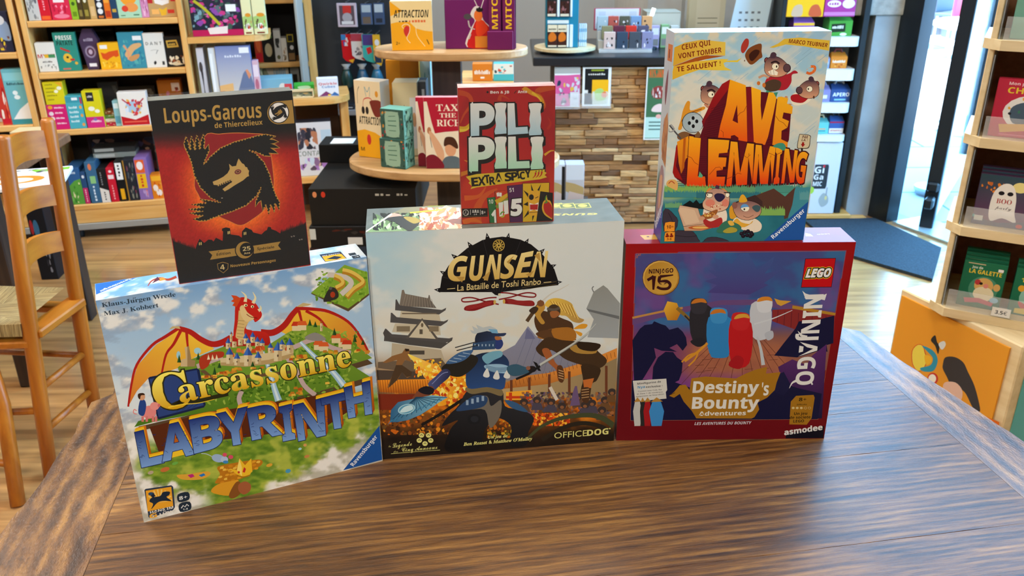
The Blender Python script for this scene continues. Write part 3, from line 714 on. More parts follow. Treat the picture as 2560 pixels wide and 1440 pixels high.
A.poly([(456, 1182), (650, 1158), (654, 1212), (466, 1241), (482, 1208)], 'a5823f'); A.poly([(770, 1142), (964, 1112), (946, 1140), (968, 1168), (776, 1198)], 'a5823f')
A.ell(709, 1172, 68, 67, '131518'); A.ell(709, 1172, 61, 60, 'a5823f'); A.ell(724, 1168, 48, 48, '131518')
A.text('25', (698, 1180), (754, 1172), 32, 'cdb87e', 'b'); A.text('Ans', (707, 1203), (750, 1197), 15, 'cdb87e', 'b')
A.text('Edition', (512, 1213), (610, 1200), 20, '2a2012', 'b', shear=.15); A.stroke([(522, 1187), (529, 1180)], 3, '2a2012', sm=0); A.text('Spéciale', (798, 1173), (918, 1158), 20, '2a2012', 'n', .014, .15)
SHD = [(518, 1270), (556, 1258), (594, 1268), (592, 1305), (560, 1334), (524, 1308)]
A.stroke(SHD, 4, 'a5823f', True, 0); A.text('4', (540, 1313), (572, 1308), 40, 'cdb87e', 'b'); A.text('Nouveaux Personnages', (610, 1295), (930, 1253), 21, 'b79248', 'b', shear=.15)
ink(r, A, 'front_print'); T.uv().grid(20, 3, lambda X, Y: mix('6a6458', '8d8878', fbm(X * 14, Y * 2, 3))); ink(r, T, 'top_print')
FILM = mat('shrink_film', 'ffffff', .1, alpha=.02)
fm = MB().box(-.0012, BX['loup'][3] + .0012, -.0022, .0235, .0001, BX['loup'][4] + .0022, .0012); obj('shrink_film', fm, FILM, r)

# ---- dragon and castle labyrinth box
r, A, T, S = game_box('board_game_box', 'blue and white game box with a red dragon over a castle, leaning end of the row', *BX['carc'], TZ, 'b9c8da')
r['label'] = 'blue sky game box with a red dragon over a castle, under the black wolf box'
A.crop(230, 610, 2.938)
def f(X, Y):
    # X, Y in the upper crop; the lower part of the face runs to about Y = 2050
    n = fbm(X / 260, Y / 150, 5, 1); n2 = fbm(X / 90, Y / 60, 4, 2)
    C = mix('6f9fd2', 'a9c9e4', ss(250, 800, Y + X * .15)); C = mix(C, 'dfe8ea', ss(700, 1150, Y - X * .1))
    cl = ss(.5, .62, n * .75 + n2 * .25 + .05 * ss(900, 300, X)); C = mix(C, mix('aab4c2', 'f0efe8', ss(.4, .62, n2)), cl * .92)
    C = mix(C, '8fa3bd', ss(.56, .7, fbm(X / 200, Y / 60, 4, 5)) * ss(700, 200, X) * .6)
    C = mix(C, 'ece7c8', ss(1300, 1600, Y + .22 * X) * ss(900, 100, X))
    gr = ss(1500, 1640, Y + X * .24 + 60 * (n2 - .5)) * ss(2330, 2150, Y + X * .2 + 340 * (n - .5)) * ss(250, 420, X - 60 * (n2 - .5))
    G = mix('3d6a1c', 'a9bd3f', fbm(X / 60, Y / 22, 4, 3)); G = mix(G, 'd6d45a', ss(.52, .7, fbm(X / 110, Y / 90, 3, 8)) * .6)
    C = mix(C, G, gr)
    cw = ss(1880, 2080, Y + X * .28 + 300 * (n - .5)) ; 
    cw = np.maximum(cw * 0, ss(-50, 60, (Y - 1350) - (2042 - X) * .58 + 300 * (n2 - .5)) * ss(1180, 1330, X))
    cw = np.maximum(cw, ss(-40, 50, (Y - 1690) - (X - 343) * .30 + 260 * (n2 - .5)) * ss(960, 760, X)); cw = np.maximum(cw, ss(40, -40, X - 300 - 120 * (n2 - .3)) * ss(1300, 1450, Y))
    C = mix(C, mix('c3bfae', 'f6f3ea', ss(.38, .6, n2)), cw)
    return C
A.grid(190, 180, f)
MEM = ('g', (600, 650), (300, 1150), 'f2c23c', 'd97c30'); BONE = 'b3231e'
A.poly([(640, 630), (470, 740), (335, 890), (290, 1040), (268, 1190), (330, 1080), (415, 985), (520, 950), (650, 905), (760, 830), (900, 770), (840, 725), (700, 655)], MEM)
for P, wd in (([(645, 612), (540, 680), (440, 745), (330, 885), (290, 1030), (266, 1195)], 20), ([(650, 640), (600, 735), (545, 810), (512, 952)], 19), ([(695, 650), (700, 720), (708, 790)], 17)): A.stroke(P, wd, BONE, sm=4, taper=(1.3, .7))
A.stroke([(640, 620), (720, 645), (800, 700), (880, 735), (950, 725), (1020, 690)], 44, BONE, taper=(.8, 1.1))
A.poly([(565, 628), (590, 605), (640, 604), (650, 625), (610, 618)], 'c9b27a')
A.poly([(1520, 480), (1640, 490), (1740, 505), (1880, 575), (1960, 680), (2030, 795), (1900, 780), (1700, 720), (1500, 700), (1380, 640), (1440, 560)], ('g', (1500, 480), (1900, 800), 'f0bd38', 'd9842f'))
for P, wd in (([(1500, 472), (1620, 478), (1740, 497), (1880, 570), (1970, 680), (2032, 795)], 22), ([(1520, 490), (1535, 550), (1548, 600)], 19), ([(1570, 490), (1670, 550), (1740, 640), (1780, 700)], 18)): A.stroke(P, wd, BONE, sm=4, taper=(1.2, .7))
A.stroke([(1515, 470), (1470, 520), (1410, 600), (1330, 650), (1240, 650)], 46, BONE, taper=(.8, 1.1)); A.poly([(1500, 462), (1550, 432), (1612, 442), (1590, 452), (1540, 462)], 'c9b27a')
A.poly([(985, 770), (1000, 705), (1060, 660), (1130, 640), (1230, 640), (1290, 660), (1310, 720), (1300, 800)], ('g', (1150, 640), (1150, 800), 'c8281f', '8e1616'), 4)
A.poly([(1058, 440), (1048, 560), (1045, 690), (1140, 700), (1180, 640), (1130, 620), (1150, 560), (1120, 470)], 'c2281f', 4)
A.poly([(1080, 480), (1072, 570), (1058, 650), (1060, 690), (1120, 700), (1118, 630), (1150, 575), (1165, 545), (1110, 470)], 'd8b878', 4)
for i in range(6): A.stroke([(1068 - i * 1, 560 + i * 24), (1120 - i * 2, 566 + i * 24)], 4, 'a88a50', sm=0)
A.poly([(1055, 455), (1075, 405), (1110, 390), (1160, 408), (1205, 440), (1230, 480), (1248, 512), (1238, 545), (1200, 574), (1185, 555), (1150, 540), (1115, 500), (1090, 495)], 'c4241d', 3)
A.poly([(1085, 470), (1110, 450), (1140, 500), (1190, 540), (1170, 562), (1130, 570), (1098, 530)], 'e2c68a', 3)
for P in ([(1125, 425), (1128, 380), (1095, 348)], [(1182, 435), (1200, 395), (1180, 352)], [(1222, 490), (1240, 475), (1236, 452)]): A.stroke(P, 26, 'e9dcae', taper=(1, .1))
A.poly([(1022, 375), (1060, 380), (1095, 400), (1062, 462), (1030, 452), (1045, 430), (1020, 420), (1040, 405)], 'cf4a22'); A.ell(1128, 450, 14, 11, 'f4e9b0'); A.ell(1178, 460, 12, 10, 'f4e9b0'); A.ell(1131, 451, 5, 7, '1a1208'); A.ell(1180, 461, 5, 7, '1a1208')
A.stroke([(1135, 515), (1165, 535), (1215, 545)], 5, '7a1410')
# floating meadow with castle, walls, roads
LAND = [(630, 905), (720, 850), (800, 820), (960, 755), (1290, 745), (1440, 650), (1560, 590), (1700, 600), (1860, 680), (2058, 838), (1900, 885), (2042, 975), (1850, 1030), (1640, 1090), (1400, 1150), (1150, 1195), (900, 1225), (700, 1260), (480, 1300), (310, 1345), (340, 1300), (560, 1250), (790, 1200), (850, 1100), (780, 1000), (640, 940)]
A.poly([(x + 4, y + 40) for x, y in LAND], '5b4630'); A.poly(LAND, ('g', (1200, 640), (1200, 1300), '7fa034', '4d7a20'))
A.specks(150, 800, 860, 1900, 1180, 26, ['5f8a26', '8fae3c', '47701c', '9db648', '3c6418'], 2.2, 3)
A.specks(60, 1400, 640, 1960, 860, 24, ['5f8a26', '8fae3c', '47701c', '9db648'], 2.2, 4)
A.poly([(790, 930), (1290, 870), (1900, 880), (1400, 960), (900, 1010)], '6a5238'); A.poly([(800, 900), (1290, 850), (1900, 872), (1400, 935), (900, 985)], '6f9a30')
for P in ([(1430, 830), (1500, 930), (1560, 1040), (1640, 1110)], [(1480, 760), (1640, 700), (1760, 760), (1900, 800)], [(1100, 1080), (1080, 1130), (1090, 1180)], [(770, 900), (900, 850), (960, 830)]): A.stroke(P, 34, 'c2aaa6')
for P in ([(1255, 790), (1300, 920), (1340, 1060), (1370, 1150)], [(1530, 720), (1640, 830), (1760, 930), (1850, 1040)]): A.stroke(P, 44, '9fc4dc', taper=(.5, 1.2)); A.stroke(P, 16, 'd9ecf2', taper=(.5, 1.2))
R = random.Random(8)
def tower(x, y, w, h, roof):
    A.rect(x - w / 2, y - h, x + w / 2, y, 'e0cfa4'); A.rect(x, y - h, x + w / 2, y, 'c0a678'); A.ell(x, y - h * .5, w * .1, h * .12, '5a4630')
    if roof: A.poly([(x - w * .62, y - h + 2), (x, y - h - w * 1.1), (x + w * .62, y - h + 2)], roof); A.poly([(x, y - h + 2), (x, y - h - w * 1.1), (x + w * .62, y - h + 2)], '2c4f9a' if roof[0] in '34' else 'a8401c')
for x, y in ((1000, 770), (1045, 760), (1090, 745), (1130, 735), (1180, 725), (1215, 760), (1150, 770), (1250, 770)): tower(x, y, 34, 44, R.choice(['3f6fc0', None, '3f6fc0']))
A.poly([(940, 840), (1290, 800), (1480, 760), (1480, 830), (1300, 880), (1130, 900), (945, 890)], 'd9c596'); A.poly([(945, 870), (1130, 870), (1300, 850), (1480, 800), (1480, 830), (1300, 882), (1130, 902), (945, 892)], 'b89c68')
for i in range(22): x = 960 + R.uniform(0, 500); y = 822 - (x - 960) * .12 + R.uniform(-25, 12); A.poly([(x - 18, y), (x - 10, y - 18), (x + 14, y - 18), (x + 20, y), (x + 18, y + 12), (x - 16, y + 12)], R.choice(['d2602a', 'c24a20', 'e07a3c', 'cfae78']))
for x, y, w, h in ((1010, 880, 48, 70), (1145, 895, 56, 80), (1065, 890, 40, 50), (1365, 860, 58, 80), (1310, 800, 34, 40), (1452, 800, 46, 60), (1395, 775, 34, 40), (1220, 880, 44, 46)): tower(x, y, w, h, '3f6fc0' if w > 33 else None)
tower(1022, 720, 18, 60, '5a7fae'); tower(1685, 640, 18, 60, 'b0682c')
for x, y in ((1660, 750), (1700, 760), (1840, 730), (1790, 700), (1500, 610), (1540, 605), (1870, 745)): A.rect(x - 30, y - 10, x + 34, y + 28, 'e2cfa0'); A.poly([(x - 38, y - 8), (x - 22, y - 40), (x + 30, y - 40), (x + 42, y - 8)], R.choice(['c83a20', 'd9602c']))
A.poly([(650, 900), (655, 850), (690, 840), (680, 760), (712, 750), (730, 850), (760, 855), (755, 900)], 'cdb487'); A.poly([(700, 900), (700, 752), (712, 750), (730, 850), (760, 855), (755, 900)], 'a08458')
A.ell(635, 815, 15, 28, '9fd0dc'); A.ell(775, 785, 26, 24, 'a4d2de')
for P in ([(1560, 690), (1640, 650), (1720, 700), (1640, 712)],): A.poly(P, '8e8a84', 3)
for k in range(70):
    x, y = R.choice([(1020, 940), (1080, 925), (860, 970), (960, 955), (1200, 905), (1540, 830), (1700, 1020), (1760, 1045), (1500, 1100), (1540, 1070), (1980, 790), (1870, 800), (1750, 800), (1500, 840), (820, 985)]); x += R.uniform(-50, 50); y += R.uniform(-12, 12)
    A.poly([(x - 16, y + 8), (x - 14, y - 9), (x + 12, y - 11), (x + 17, y + 6)], R.choice(['d9a02c', 'c07a24', 'e8bc4a', 'b8541c', 'cf8a2c']))
for x, y, hh in ((900, 960, 60), (935, 910, 40), (640, 870, 60), (780, 850, 55), (1600, 600, 50), (1640, 610, 44), (1780, 670, 56), (1930, 720, 60), (1990, 740, 40), (1180, 900, 40)): A.poly([(x - 15, y), (x, y - hh), (x + 15, y)], '2c5a28'); A.poly([(x, y), (x, y - hh), (x + 15, y)], '1e4420')
A.poly([(790, 840), (860, 800), (960, 790), (960, 830), (880, 850), (850, 900), (800, 920)], 'b03a22', 3)
for x in (845, 875, 905): A.poly([(x, 850), (x + 10, 810), (x + 22, 848)], 'ecdcb0')
# corner tile
A.poly([(1608, 365), (1855, 155), (2032, 212), (2036, 375), (1882, 496)], '5b4a32'); A.poly([(1608, 358), (1855, 152), (2032, 206), (2036, 362), (1882, 474)], '83ab34')
A.specks(40, 1640, 200, 2020, 440, 24, ['6f9a2a', '97bc44', '5d8a22'], 1.6, 5)
A.stroke([(1730, 225), (1850, 240), (1905, 290), (1830, 370)], 38, 'cfc8be')
for P in ([(1840, 200), (1900, 215), (1960, 250), (1990, 290), (1920, 340), (1870, 395)], [(1780, 240), (1830, 265), (1840, 300), (1790, 330)]):
    A.stroke(P, 40, 'b8842a'); A.stroke([(x, y - 12) for x, y in P], 24, 'e4c25a')
A.poly([(1700, 410), (1740, 330), (1780, 320), (1810, 360), (1800, 400), (1720, 425)], '33302c', 2); A.ell(1768, 372, 18, 22, 'a83c20'); A.ell(1752, 325, 12, 12, '5c5a58')
# title tile and words
A.poly([(412, 985), (425, 975), (770, 912), (790, 925), (835, 1180), (822, 1200), (490, 1288), (478, 1275)], '18254a'); A.poly([(422, 992), (770, 925), (820, 1185), (490, 1272)], '2d4580')
for q in range(5): A.stroke([(450 + q * 14, 1010 + q * 40), (440 + q * 14, 1030 + q * 40), (462 + q * 14, 1045 + q * 40), (475 + q * 14, 1025 + q * 40)], 5, '5a79b4')
for q in range(4): A.stroke([(620 + q * 40, 1230 - q * 10), (660 + q * 40, 1200 - q * 10), (640 + q * 40, 1180 - q * 10)], 5, '223766')
OUT = '2c2c16'; YG = ('d9a417', 'fff06a')
A.stroke([(655, 1150), (600, 1195), (560, 1205), (650, 1160), (790, 1150), (880, 1128), (1000, 1100)], 30, OUT); 
for off, c in ((.03, OUT), (.004, YG)):
    A.text('C', (478, 1228), (735, 1185), 262, c, 'sb', off, up=(-24, -100)); A.text('arcassonne', (652, 1163), (1905, 893), 172, c, 'sb', off + .004, up=(-24, -100))
A.stroke([(560, 1200), (660, 1178), (780, 1168), (900, 1140)], 14, 'f2d33a', taper=(.6, .3))
A.text('Klaus-Jurgen Wrede', (75, 465), (615, 384), 37, '2b3c4c', 'sb', .004); A.ell(304, 398, 4, 4, '2b3c4c'); A.ell(317, 396, 4, 4, '2b3c4c')
A.text('Max J. Kobbert', (90, 527), (490, 463), 37, '2b3c4c', 'sb', .004)
# child on a pink pig
A.ell(420, 1235, 52, 48, 'e58a86', -.3); A.ell(460, 1190, 34, 30, 'ea958e'); A.ell(492, 1185, 10, 13, 'd9706c'); A.poly([(340, 1240), (352, 1150), (385, 1145), (398, 1190), (380, 1260)], '26468a', 2); A.ell(366, 1122, 24, 26, 'd9a27a'); A.poly([(338, 1125), (340, 1100), (375, 1094), (388, 1108), (360, 1112), (352, 1140)], '3a2417', 2)
for x in (372, 402, 448, 470): A.rect(x - 9, 1265, x + 9, 1305, 'd97a76')
A.stroke([(330, 1250), (305, 1240), (310, 1215), (328, 1225)], 7, 'e58a86')
# second word in stone capitals
A.crop(300, 880, 3.2)
LT = [('L', [(125, 648), (290, 606), (345, 880), (178, 918)]), ('A', [(318, 604), (545, 548), (588, 812), (345, 872)]), ('B', [(560, 550), (785, 498), (822, 748), (600, 806)]), ('Y', [(780, 500), (1008, 446), (1040, 715), (830, 756)]), ('R', [(1022, 458), (1262, 406), (1288, 655), (1062, 700)]), ('I', [(1275, 446), (1368, 424), (1398, 690), (1308, 708)]), ('N', [(1392, 432), (1622, 376), (1640, 660), (1432, 706)]), ('T', [(1612, 376), (1802, 328), (1824, 590), (1658, 620)]), ('H', [(1798, 290), (1992, 238), (2012, 488), (1832, 524)])]
A.poly([(235, 600), (560, 520), (1020, 430), (1400, 380), (1800, 300), (1820, 480), (1640, 600), (1300, 640), (1020, 680), (830, 700), (590, 780), (330, 850)], '5a2a14')
for k in range(5):
    for ch_, q in LT: A.glyph(ch_, q, ('a84a12', 'd9791c'), 'b', .028, (16 - k * 3, -30 + k * 6 - 4))
for ch_, q in LT: A.glyph(ch_, q, 'f0b81c', 'b', .02, (2, -30)); A.glyph(ch_, q, 'f6c92c', 'b', .02, (1, -17))
for ch_, q in LT: A.glyph(ch_, q, '14245a', 'b', .03); A.glyph(ch_, q, ('7ba3de', '1f357a'), 'b', .017)
R = random.Random(4)
def inside_letter(q):  # mortar lines over the stone letters, short and thin
    tl, tr, br, bl = (np.array(p, float) for p in q)
    for k in range(9):
        b = R.uniform(.05, .95); a = R.choice([R.uniform(.03, .18), R.uniform(.8, .95)])
        p = (bl * (1 - a) + br * a) * (1 - b) + (tl * (1 - a) + tr * a) * b
        A.stroke([p + (-13, R.uniform(-6, 6)), p, p + (10, R.uniform(-12, 12))], 3, '1b2f6c', sm=0)
for ch_, q in LT: inside_letter(q)
# crown, coins, mouse, sacks, stones
for x, y, rx, ry, c in ((360, 940, 38, 18, 'c9713a'), (245, 965, 24, 14, 'b8a88c'), (1195, 905, 26, 13, 'e2a838'), (1440, 775, 14, 10, 'a8d8dc'), (1480, 745, 14, 12, 'd9a25c'), (1495, 835, 22, 12, 'c98a4a'), (1345, 952, 22, 16, '4a9ac0'), (440, 890, 26, 12, '6fae4a')): A.ell(x, y, rx, ry, c, -.3)
A.poly([(780, 920), (900, 890), (1110, 860), (1135, 900), (1040, 960), (980, 1010), (860, 1040), (760, 1050), (800, 980)], 'c07a1c', 3)
for k in range(60): x, y = R.uniform(800, 1110), R.uniform(890, 1030); (A.ell(x, y - (x - 950) * .2, 17, 9, R.choice(['e2a02a', 'f0c04a', 'b8741a', 'd48a20']), -.3) if y + (x - 950) * .35 < 1010 else None)
A.poly([(880, 935), (935, 945), (955, 850), (1000, 905), (1050, 850), (1058, 950), (1030, 995), (960, 1000)], 'f3c02c'); A.poly([(935, 945), (955, 850), (975, 925), (975, 995)], 'ffe070'); A.poly([(980, 960), (992, 920), (1008, 935), (998, 965)], 'c8302a'); A.ell(950, 962, 9, 9, 'c8302a'); A.stroke([(935, 985), (985, 1000), (1040, 985)], 10, 'b07818')
A.ell(785, 850, 52, 32, '9fb8da', .2); A.ell(835, 860, 30, 26, 'b4c8e4'); A.ell(838, 822, 18, 16, 'd9526a'); A.ell(886, 840, 20, 16, 'd9526a'); A.ell(845, 880, 22, 12, '3f8ac8'); A.stroke([(735, 835), (690, 815), (650, 812)], 5, 'b9c8e0')
A.poly([(730, 1120), (780, 1060), (900, 1030), (950, 1030), (930, 1120), (860, 1150)], 'e2a02a', 3); A.poly([(920, 1050), (960, 1040), (970, 1120), (910, 1170), (870, 1150)], '8a5424', 2); A.poly([(950, 1060), (1000, 1035), (1045, 1060), (1040, 1110), (990, 1140), (950, 1110)], 'a8603a', 2)
A.poly([(455, 985), (560, 975), (700, 955), (718, 985), (640, 1020), (500, 1020)], 'e0a83a', 3); A.poly([(540, 985), (580, 975), (598, 995), (565, 1008)], 'c02a7a'); A.poly([(630, 985), (670, 970), (685, 985), (650, 1000)], '2a7ac0')
# maker's marks
A.poly([(195, 1105), (205, 1095), (410, 1066), (425, 1078), (440, 1240), (425, 1265), (240, 1330), (228, 1320)], '2d3b50'); A.poly([(205, 1110), (410, 1078), (426, 1232), (222, 1276)], 'f0a82c')
for k in range(9): a0 = -2.8 + k * .33; A.poly([(318, 1205), (318 + 100 * math.cos(a0), 1190 + 92 * math.sin(a0)), (318 + 100 * math.cos(a0 + .13), 1190 + 92 * math.sin(a0 + .13))], 'f8d070')
A.poly([(235, 1195), (255, 1165), (320, 1152), (345, 1120), (398, 1118), (392, 1145), (372, 1160), (412, 1192), (350, 1190), (300, 1205), (250, 1258), (265, 1215)], '1d2b3c', 2); A.ell(250, 1135, 24, 14, '2b4a6c'); A.stroke([(255, 1160), (275, 1140)], 26, '1d2b3c', sm=0)
A.text('HANS IM', (242, 1293), (428, 1250), 24, 'e9e6dc', 'b', .01); A.text('GLUCK', (240, 1333), (438, 1284), 30, 'e9e6dc', 'b', .01); A.text('G', (240, 1333), (298, 1318), 46, 'f0b03a', 'b', .01); A.ell(352, 1276, 4, 4, 'e9e6dc'); A.ell(364, 1273, 4, 4, 'e9e6dc')
def rr(P, c): A.poly(smooth(P, True, 3), c)
rr([(462, 1140), (545, 1120), (552, 1180), (470, 1200)], '22303f'); rr([(475, 1215), (558, 1198), (565, 1260), (482, 1278)], '22303f'); A.text('8+', (475, 1185), (540, 1170), 36, 'f0f0ec', 'b'); A.text('1-4', (505, 1267), (543, 1259), 18, 'f0f0ec', 'b'); A.stroke([(490, 1250), (505, 1228), (520, 1240), (535, 1218), (550, 1232)], 8, 'e4e4e0', sm=0)
A.crop(300, 880, 3.2); tri_brand(A, [(1785, 947), (2088, 585), (2106, 860)], (1868, 915), (2062, 680), 38)
ink(r, A, 'front_print')
T.crop(230, 610, 2.938)
T.grid(60, 12, lambda X, Y: mix(mix('6f9fd4', '9fc0e2', ss(100, 1500, X)), 'd4dade', ss(.46, .58, fbm(X / 110, Y / 40, 4, 4))))
T.poly([(25, 285), (330, 240), (30, 372), (22, 340)], '2a66b0'); T.text('Ravensburger', (275, 252), (50, 346), 26, 'e9eef2', 'b')
T.stroke([(410, 308), (440, 270), (500, 250), (560, 262), (620, 240)], 20, 'a04028', taper=(.3, 1)); T.poly([(470, 262), (520, 242), (545, 262), (500, 272)], 'd08a3a'); T.poly([(440, 290), (480, 240), (500, 262)], '5a2a3a')
T.poly([(1670, 78), (1825, 55), (1872, 105), (1712, 132)], '2d3b50'); T.poly([(1690, 92), (1830, 72), (1865, 105), (1715, 128)], 'f0a82c'); T.poly([(1720, 112), (1780, 88), (1840, 95), (1800, 112)], '1d2b3c'); T.text('HANS IM', (1815, 66), (1690, 86), 14, 'dfe3e6', 'b')
T.poly([(1880, 70), (1930, 62), (1945, 78), (1895, 88)], '26333f'); T.poly([(1905, 90), (1960, 80), (1975, 100), (1920, 110)], '26333f'); T.text('8+', (1957, 88), (1925, 94), 12, 'e9eef2', 'b')
ink(r, T, 'top_print')
S.uv().grid(6, 20, lambda X, Y: mix('86b0dc', 'e8ecea', Y)); ink(r, S, 'side_print')
# ---- fan and warriors box
def hexmix(a, b, t): c = mix(a, b, t); return '%02x%02x%02x' % tuple(int(q) for q in c)
r, A, T, S = game_box('board_game_box', 'large pale game box with a black war fan over two armoured fighters, middle of the row', *BX['guns'], TZ, '3b3d3c')
r['label'] = 'large pale game box with a black war fan above two armoured fighters'
A.crop(930, 800, 4)         # X 100..2440, top of the face at Y about -900
def f(X, Y):
    n = fbm(X / 420, Y / 260, 5, 3); n2 = fbm(X / 120, Y / 90, 4, 6)
    C = mix('a6c6d2', 'd0d4cd', ss(-300, 900, X + 900 * (n - .5) + .5 * Y + 300)); C = mix(C, 'd4d6d0', ss(.42, .6, n) * .8); C = mix(C, 'cdd4d3', ss(900, 2300, X) * .6)
    C = mix(C, 'ddc9a6', ss(-250, 120, Y) * ss(.4, .6, n2) * .35)
    lo = ss(250, 560, Y + 60 * (n2 - .5)); C = mix(C, mix('8a6a48', 'b08a58', n2), lo * .9)
    C = mix(C, mix('4a2a16', '9a5a20', n2), ss(650, 820, Y)); C = mix(C, mix('d65a12', 'f0a02a', n2), ss(.5, .68, fbm(X / 160, Y / 120, 4, 9)) * ss(520, 700, Y) * ss(1300, 1050, Y) * .85)
    C = mix(C, mix('17120f', '2c2018', n2), ss(1000, 1180, Y + 160 * (n - .5)))
    return C
A.grid(170, 170, f)
# hills and roofs at the sides
A.poly([(1280, 330), (1430, 250), (1560, 60), (1640, 160), (1800, 260), (2000, 380), (2450, 520), (2440, 640), (1280, 600)], ('g', (1500, 60), (1500, 600), '8688a0', '7d7c86'))
for k in range(14): A.stroke([(1560 + k * 60, 140 + k * 26), (1400 + k * 76, 560)], 5, '6c6e84', sm=0)
A.poly([(1300, 640), (1500, 560), (1760, 530), (2100, 430), (2450, 280), (2450, 380), (2100, 540), (1760, 640), (1300, 690)], ('g', (1300, 500), (1300, 690), 'd98a3a', 'a8622a'))
for k in range(30): A.stroke([(1320 + k * 38, 640 - k * 11), (1330 + k * 38, 690 - k * 11)], 5, '8a4a20', sm=0)
A.poly([(1300, 690), (1760, 640), (2100, 540), (2450, 380), (2440, 760), (1300, 800)], ('g', (1300, 640), (2440, 700), 'b59868', '8e7a58'))
for x in (1380, 1560, 1760, 1960, 2150, 2330): A.rect(x, 600 - (x - 1380) * .15, x + 26, 800, '6a3c26')
A.poly([(1340, 720), (1600, 700), (1600, 800), (1340, 800)], 'f0a830'); A.rect(1370, 725, 1400, 810, 'c8401c'); A.rect(1540, 715, 1572, 810, 'c8401c'); A.rect(1340, 760, 1600, 785, 'c8401c')
A.crop(900, 490, 3.765)
A.poly([(2130, 1060), (2200, 900), (2290, 840), (2330, 870), (2450, 1010), (2440, 1340), (2140, 1330), (2200, 1160), (2140, 1070)], ('g', (2200, 850), (2300, 1340), '8a8c86', '9aa0a2')); A.poly([(2130, 1060), (2440, 1130), (2440, 1160), (2150, 1085)], '66696a'); A.stroke([(2200, 905), (2185, 870), (2200, 850)], 9, '66696a')
# left castle: stacked curved roofs
def roof(P, c): A.poly(smooth(P, True, 2), c)
RF, WL = ('g', (400, 880), (760, 1350), '7a7064', '4c4a48'), 'bfb49a'
A.poly([(385, 1080), (740, 1090), (760, 1180), (370, 1160)], WL); A.poly([(330, 1200), (750, 1210), (760, 1310), (300, 1280)], WL)
A.poly([(395, 885), (412, 882), (425, 920), (640, 962), (648, 930), (656, 935), (665, 980), (720, 1055), (370, 1035)], RF)
for k in range(12): A.stroke([(430 + k * 22, 925 + k * 4), (400 + k * 27, 1035 + k * 2)], 4, '93897a', sm=0)
A.poly([(335, 975), (345, 972), (375, 1030), (770, 1072), (812, 1052), (805, 1075), (745, 1115), (330, 1075)], '4f4d4c'); A.poly([(290, 1100), (300, 1098), (345, 1140), (790, 1180), (832, 1162), (820, 1185), (760, 1225), (285, 1190)], '4f4d4c'); A.poly([(235, 1250), (245, 1248), (300, 1300), (840, 1340), (872, 1330), (850, 1365), (760, 1400), (225, 1365)], '4f4d4c')
A.poly([(455, 1330), (585, 1165), (715, 1345)], 'c8bda2'); A.stroke([(440, 1340), (585, 1160), (730, 1350)], 22, '57524c', sm=0); A.rect(560, 1255, 590, 1300, '5a5246'); A.ell(585, 1215, 12, 20, '6a5c48')
A.rect(395, 1100, 720, 1112, '6e6252'); A.rect(345, 1225, 470, 1275, '7d6f58'); A.rect(650, 1225, 740, 1275, '7d6f58')
A.crop(930, 800, 4)
A.poly([(200, 230), (690, 300), (740, 440), (240, 520), (190, 420)], 'b3a68c'); A.poly([(130, 90), (140, 88), (190, 170), (750, 230), (808, 172), (800, 205), (690, 285), (380, 250), (140, 210), (110, 130)], '4a4846'); A.rect(370, 305, 525, 345, '4c463e')
A.poly([(60, 420), (690, 380), (780, 500), (640, 560), (60, 480)], '6a5a48'); A.poly([(40, 500), (600, 520), (600, 600), (40, 610)], '4e4238')
A.poly([(55, 600), (560, 590), (590, 700), (540, 740), (75, 720)], ('g', (300, 590), (300, 740), 'f0952a', 'a8521a'))
for k in range(20): A.stroke([(80 + k * 25, 600), (95 + k * 25, 735)], 5, '8a4418', sm=0)
A.poly([(60, 740), (600, 740), (560, 900), (60, 900)], '7a2c1a')
# fire breather and flame
A.poly([(330, 285), (372, 290), (376, 330), (360, 350), (400, 420), (330, 400), (300, 450), (400, 520), (390, 560), (350, 580), (300, 520), (255, 600), (200, 650), (150, 680), (200, 560), (235, 470), (250, 400), (140, 430), (105, 425), (200, 360), (300, 330)], '8a6038'); A.poly([(240, 450), (300, 450), (400, 520), (392, 560), (345, 570), (300, 520), (250, 600), (165, 680), (200, 560)], '4c3a28'); A.poly([(330, 285), (372, 290), (370, 310), (335, 315)], '2c2018')
A.poly([(358, 340), (450, 375), (560, 420), (680, 480), (720, 600), (640, 600), (540, 590), (480, 500), (410, 410)], ('g', (360, 340), (700, 560), 'fbe060', 'ee7a1c'), 2)
A.specks(26, 420, 390, 700, 590, 40, ['f8c83a', 'f0a024', 'fbe67a', 'e8701a'], 1.5, 4)
A.poly([(560, 640), (760, 560), (960, 480), (960, 700), (860, 780), (700, 860), (600, 820)], ('g', (600, 640), (900, 760), 'f8d040', 'e06a16'), 2); A.specks(46, 600, 560, 950, 860, 46, ['f8c83a', 'f0a024', 'fbe67a', 'd8581a', 'c0401a'], 1.5, 6)
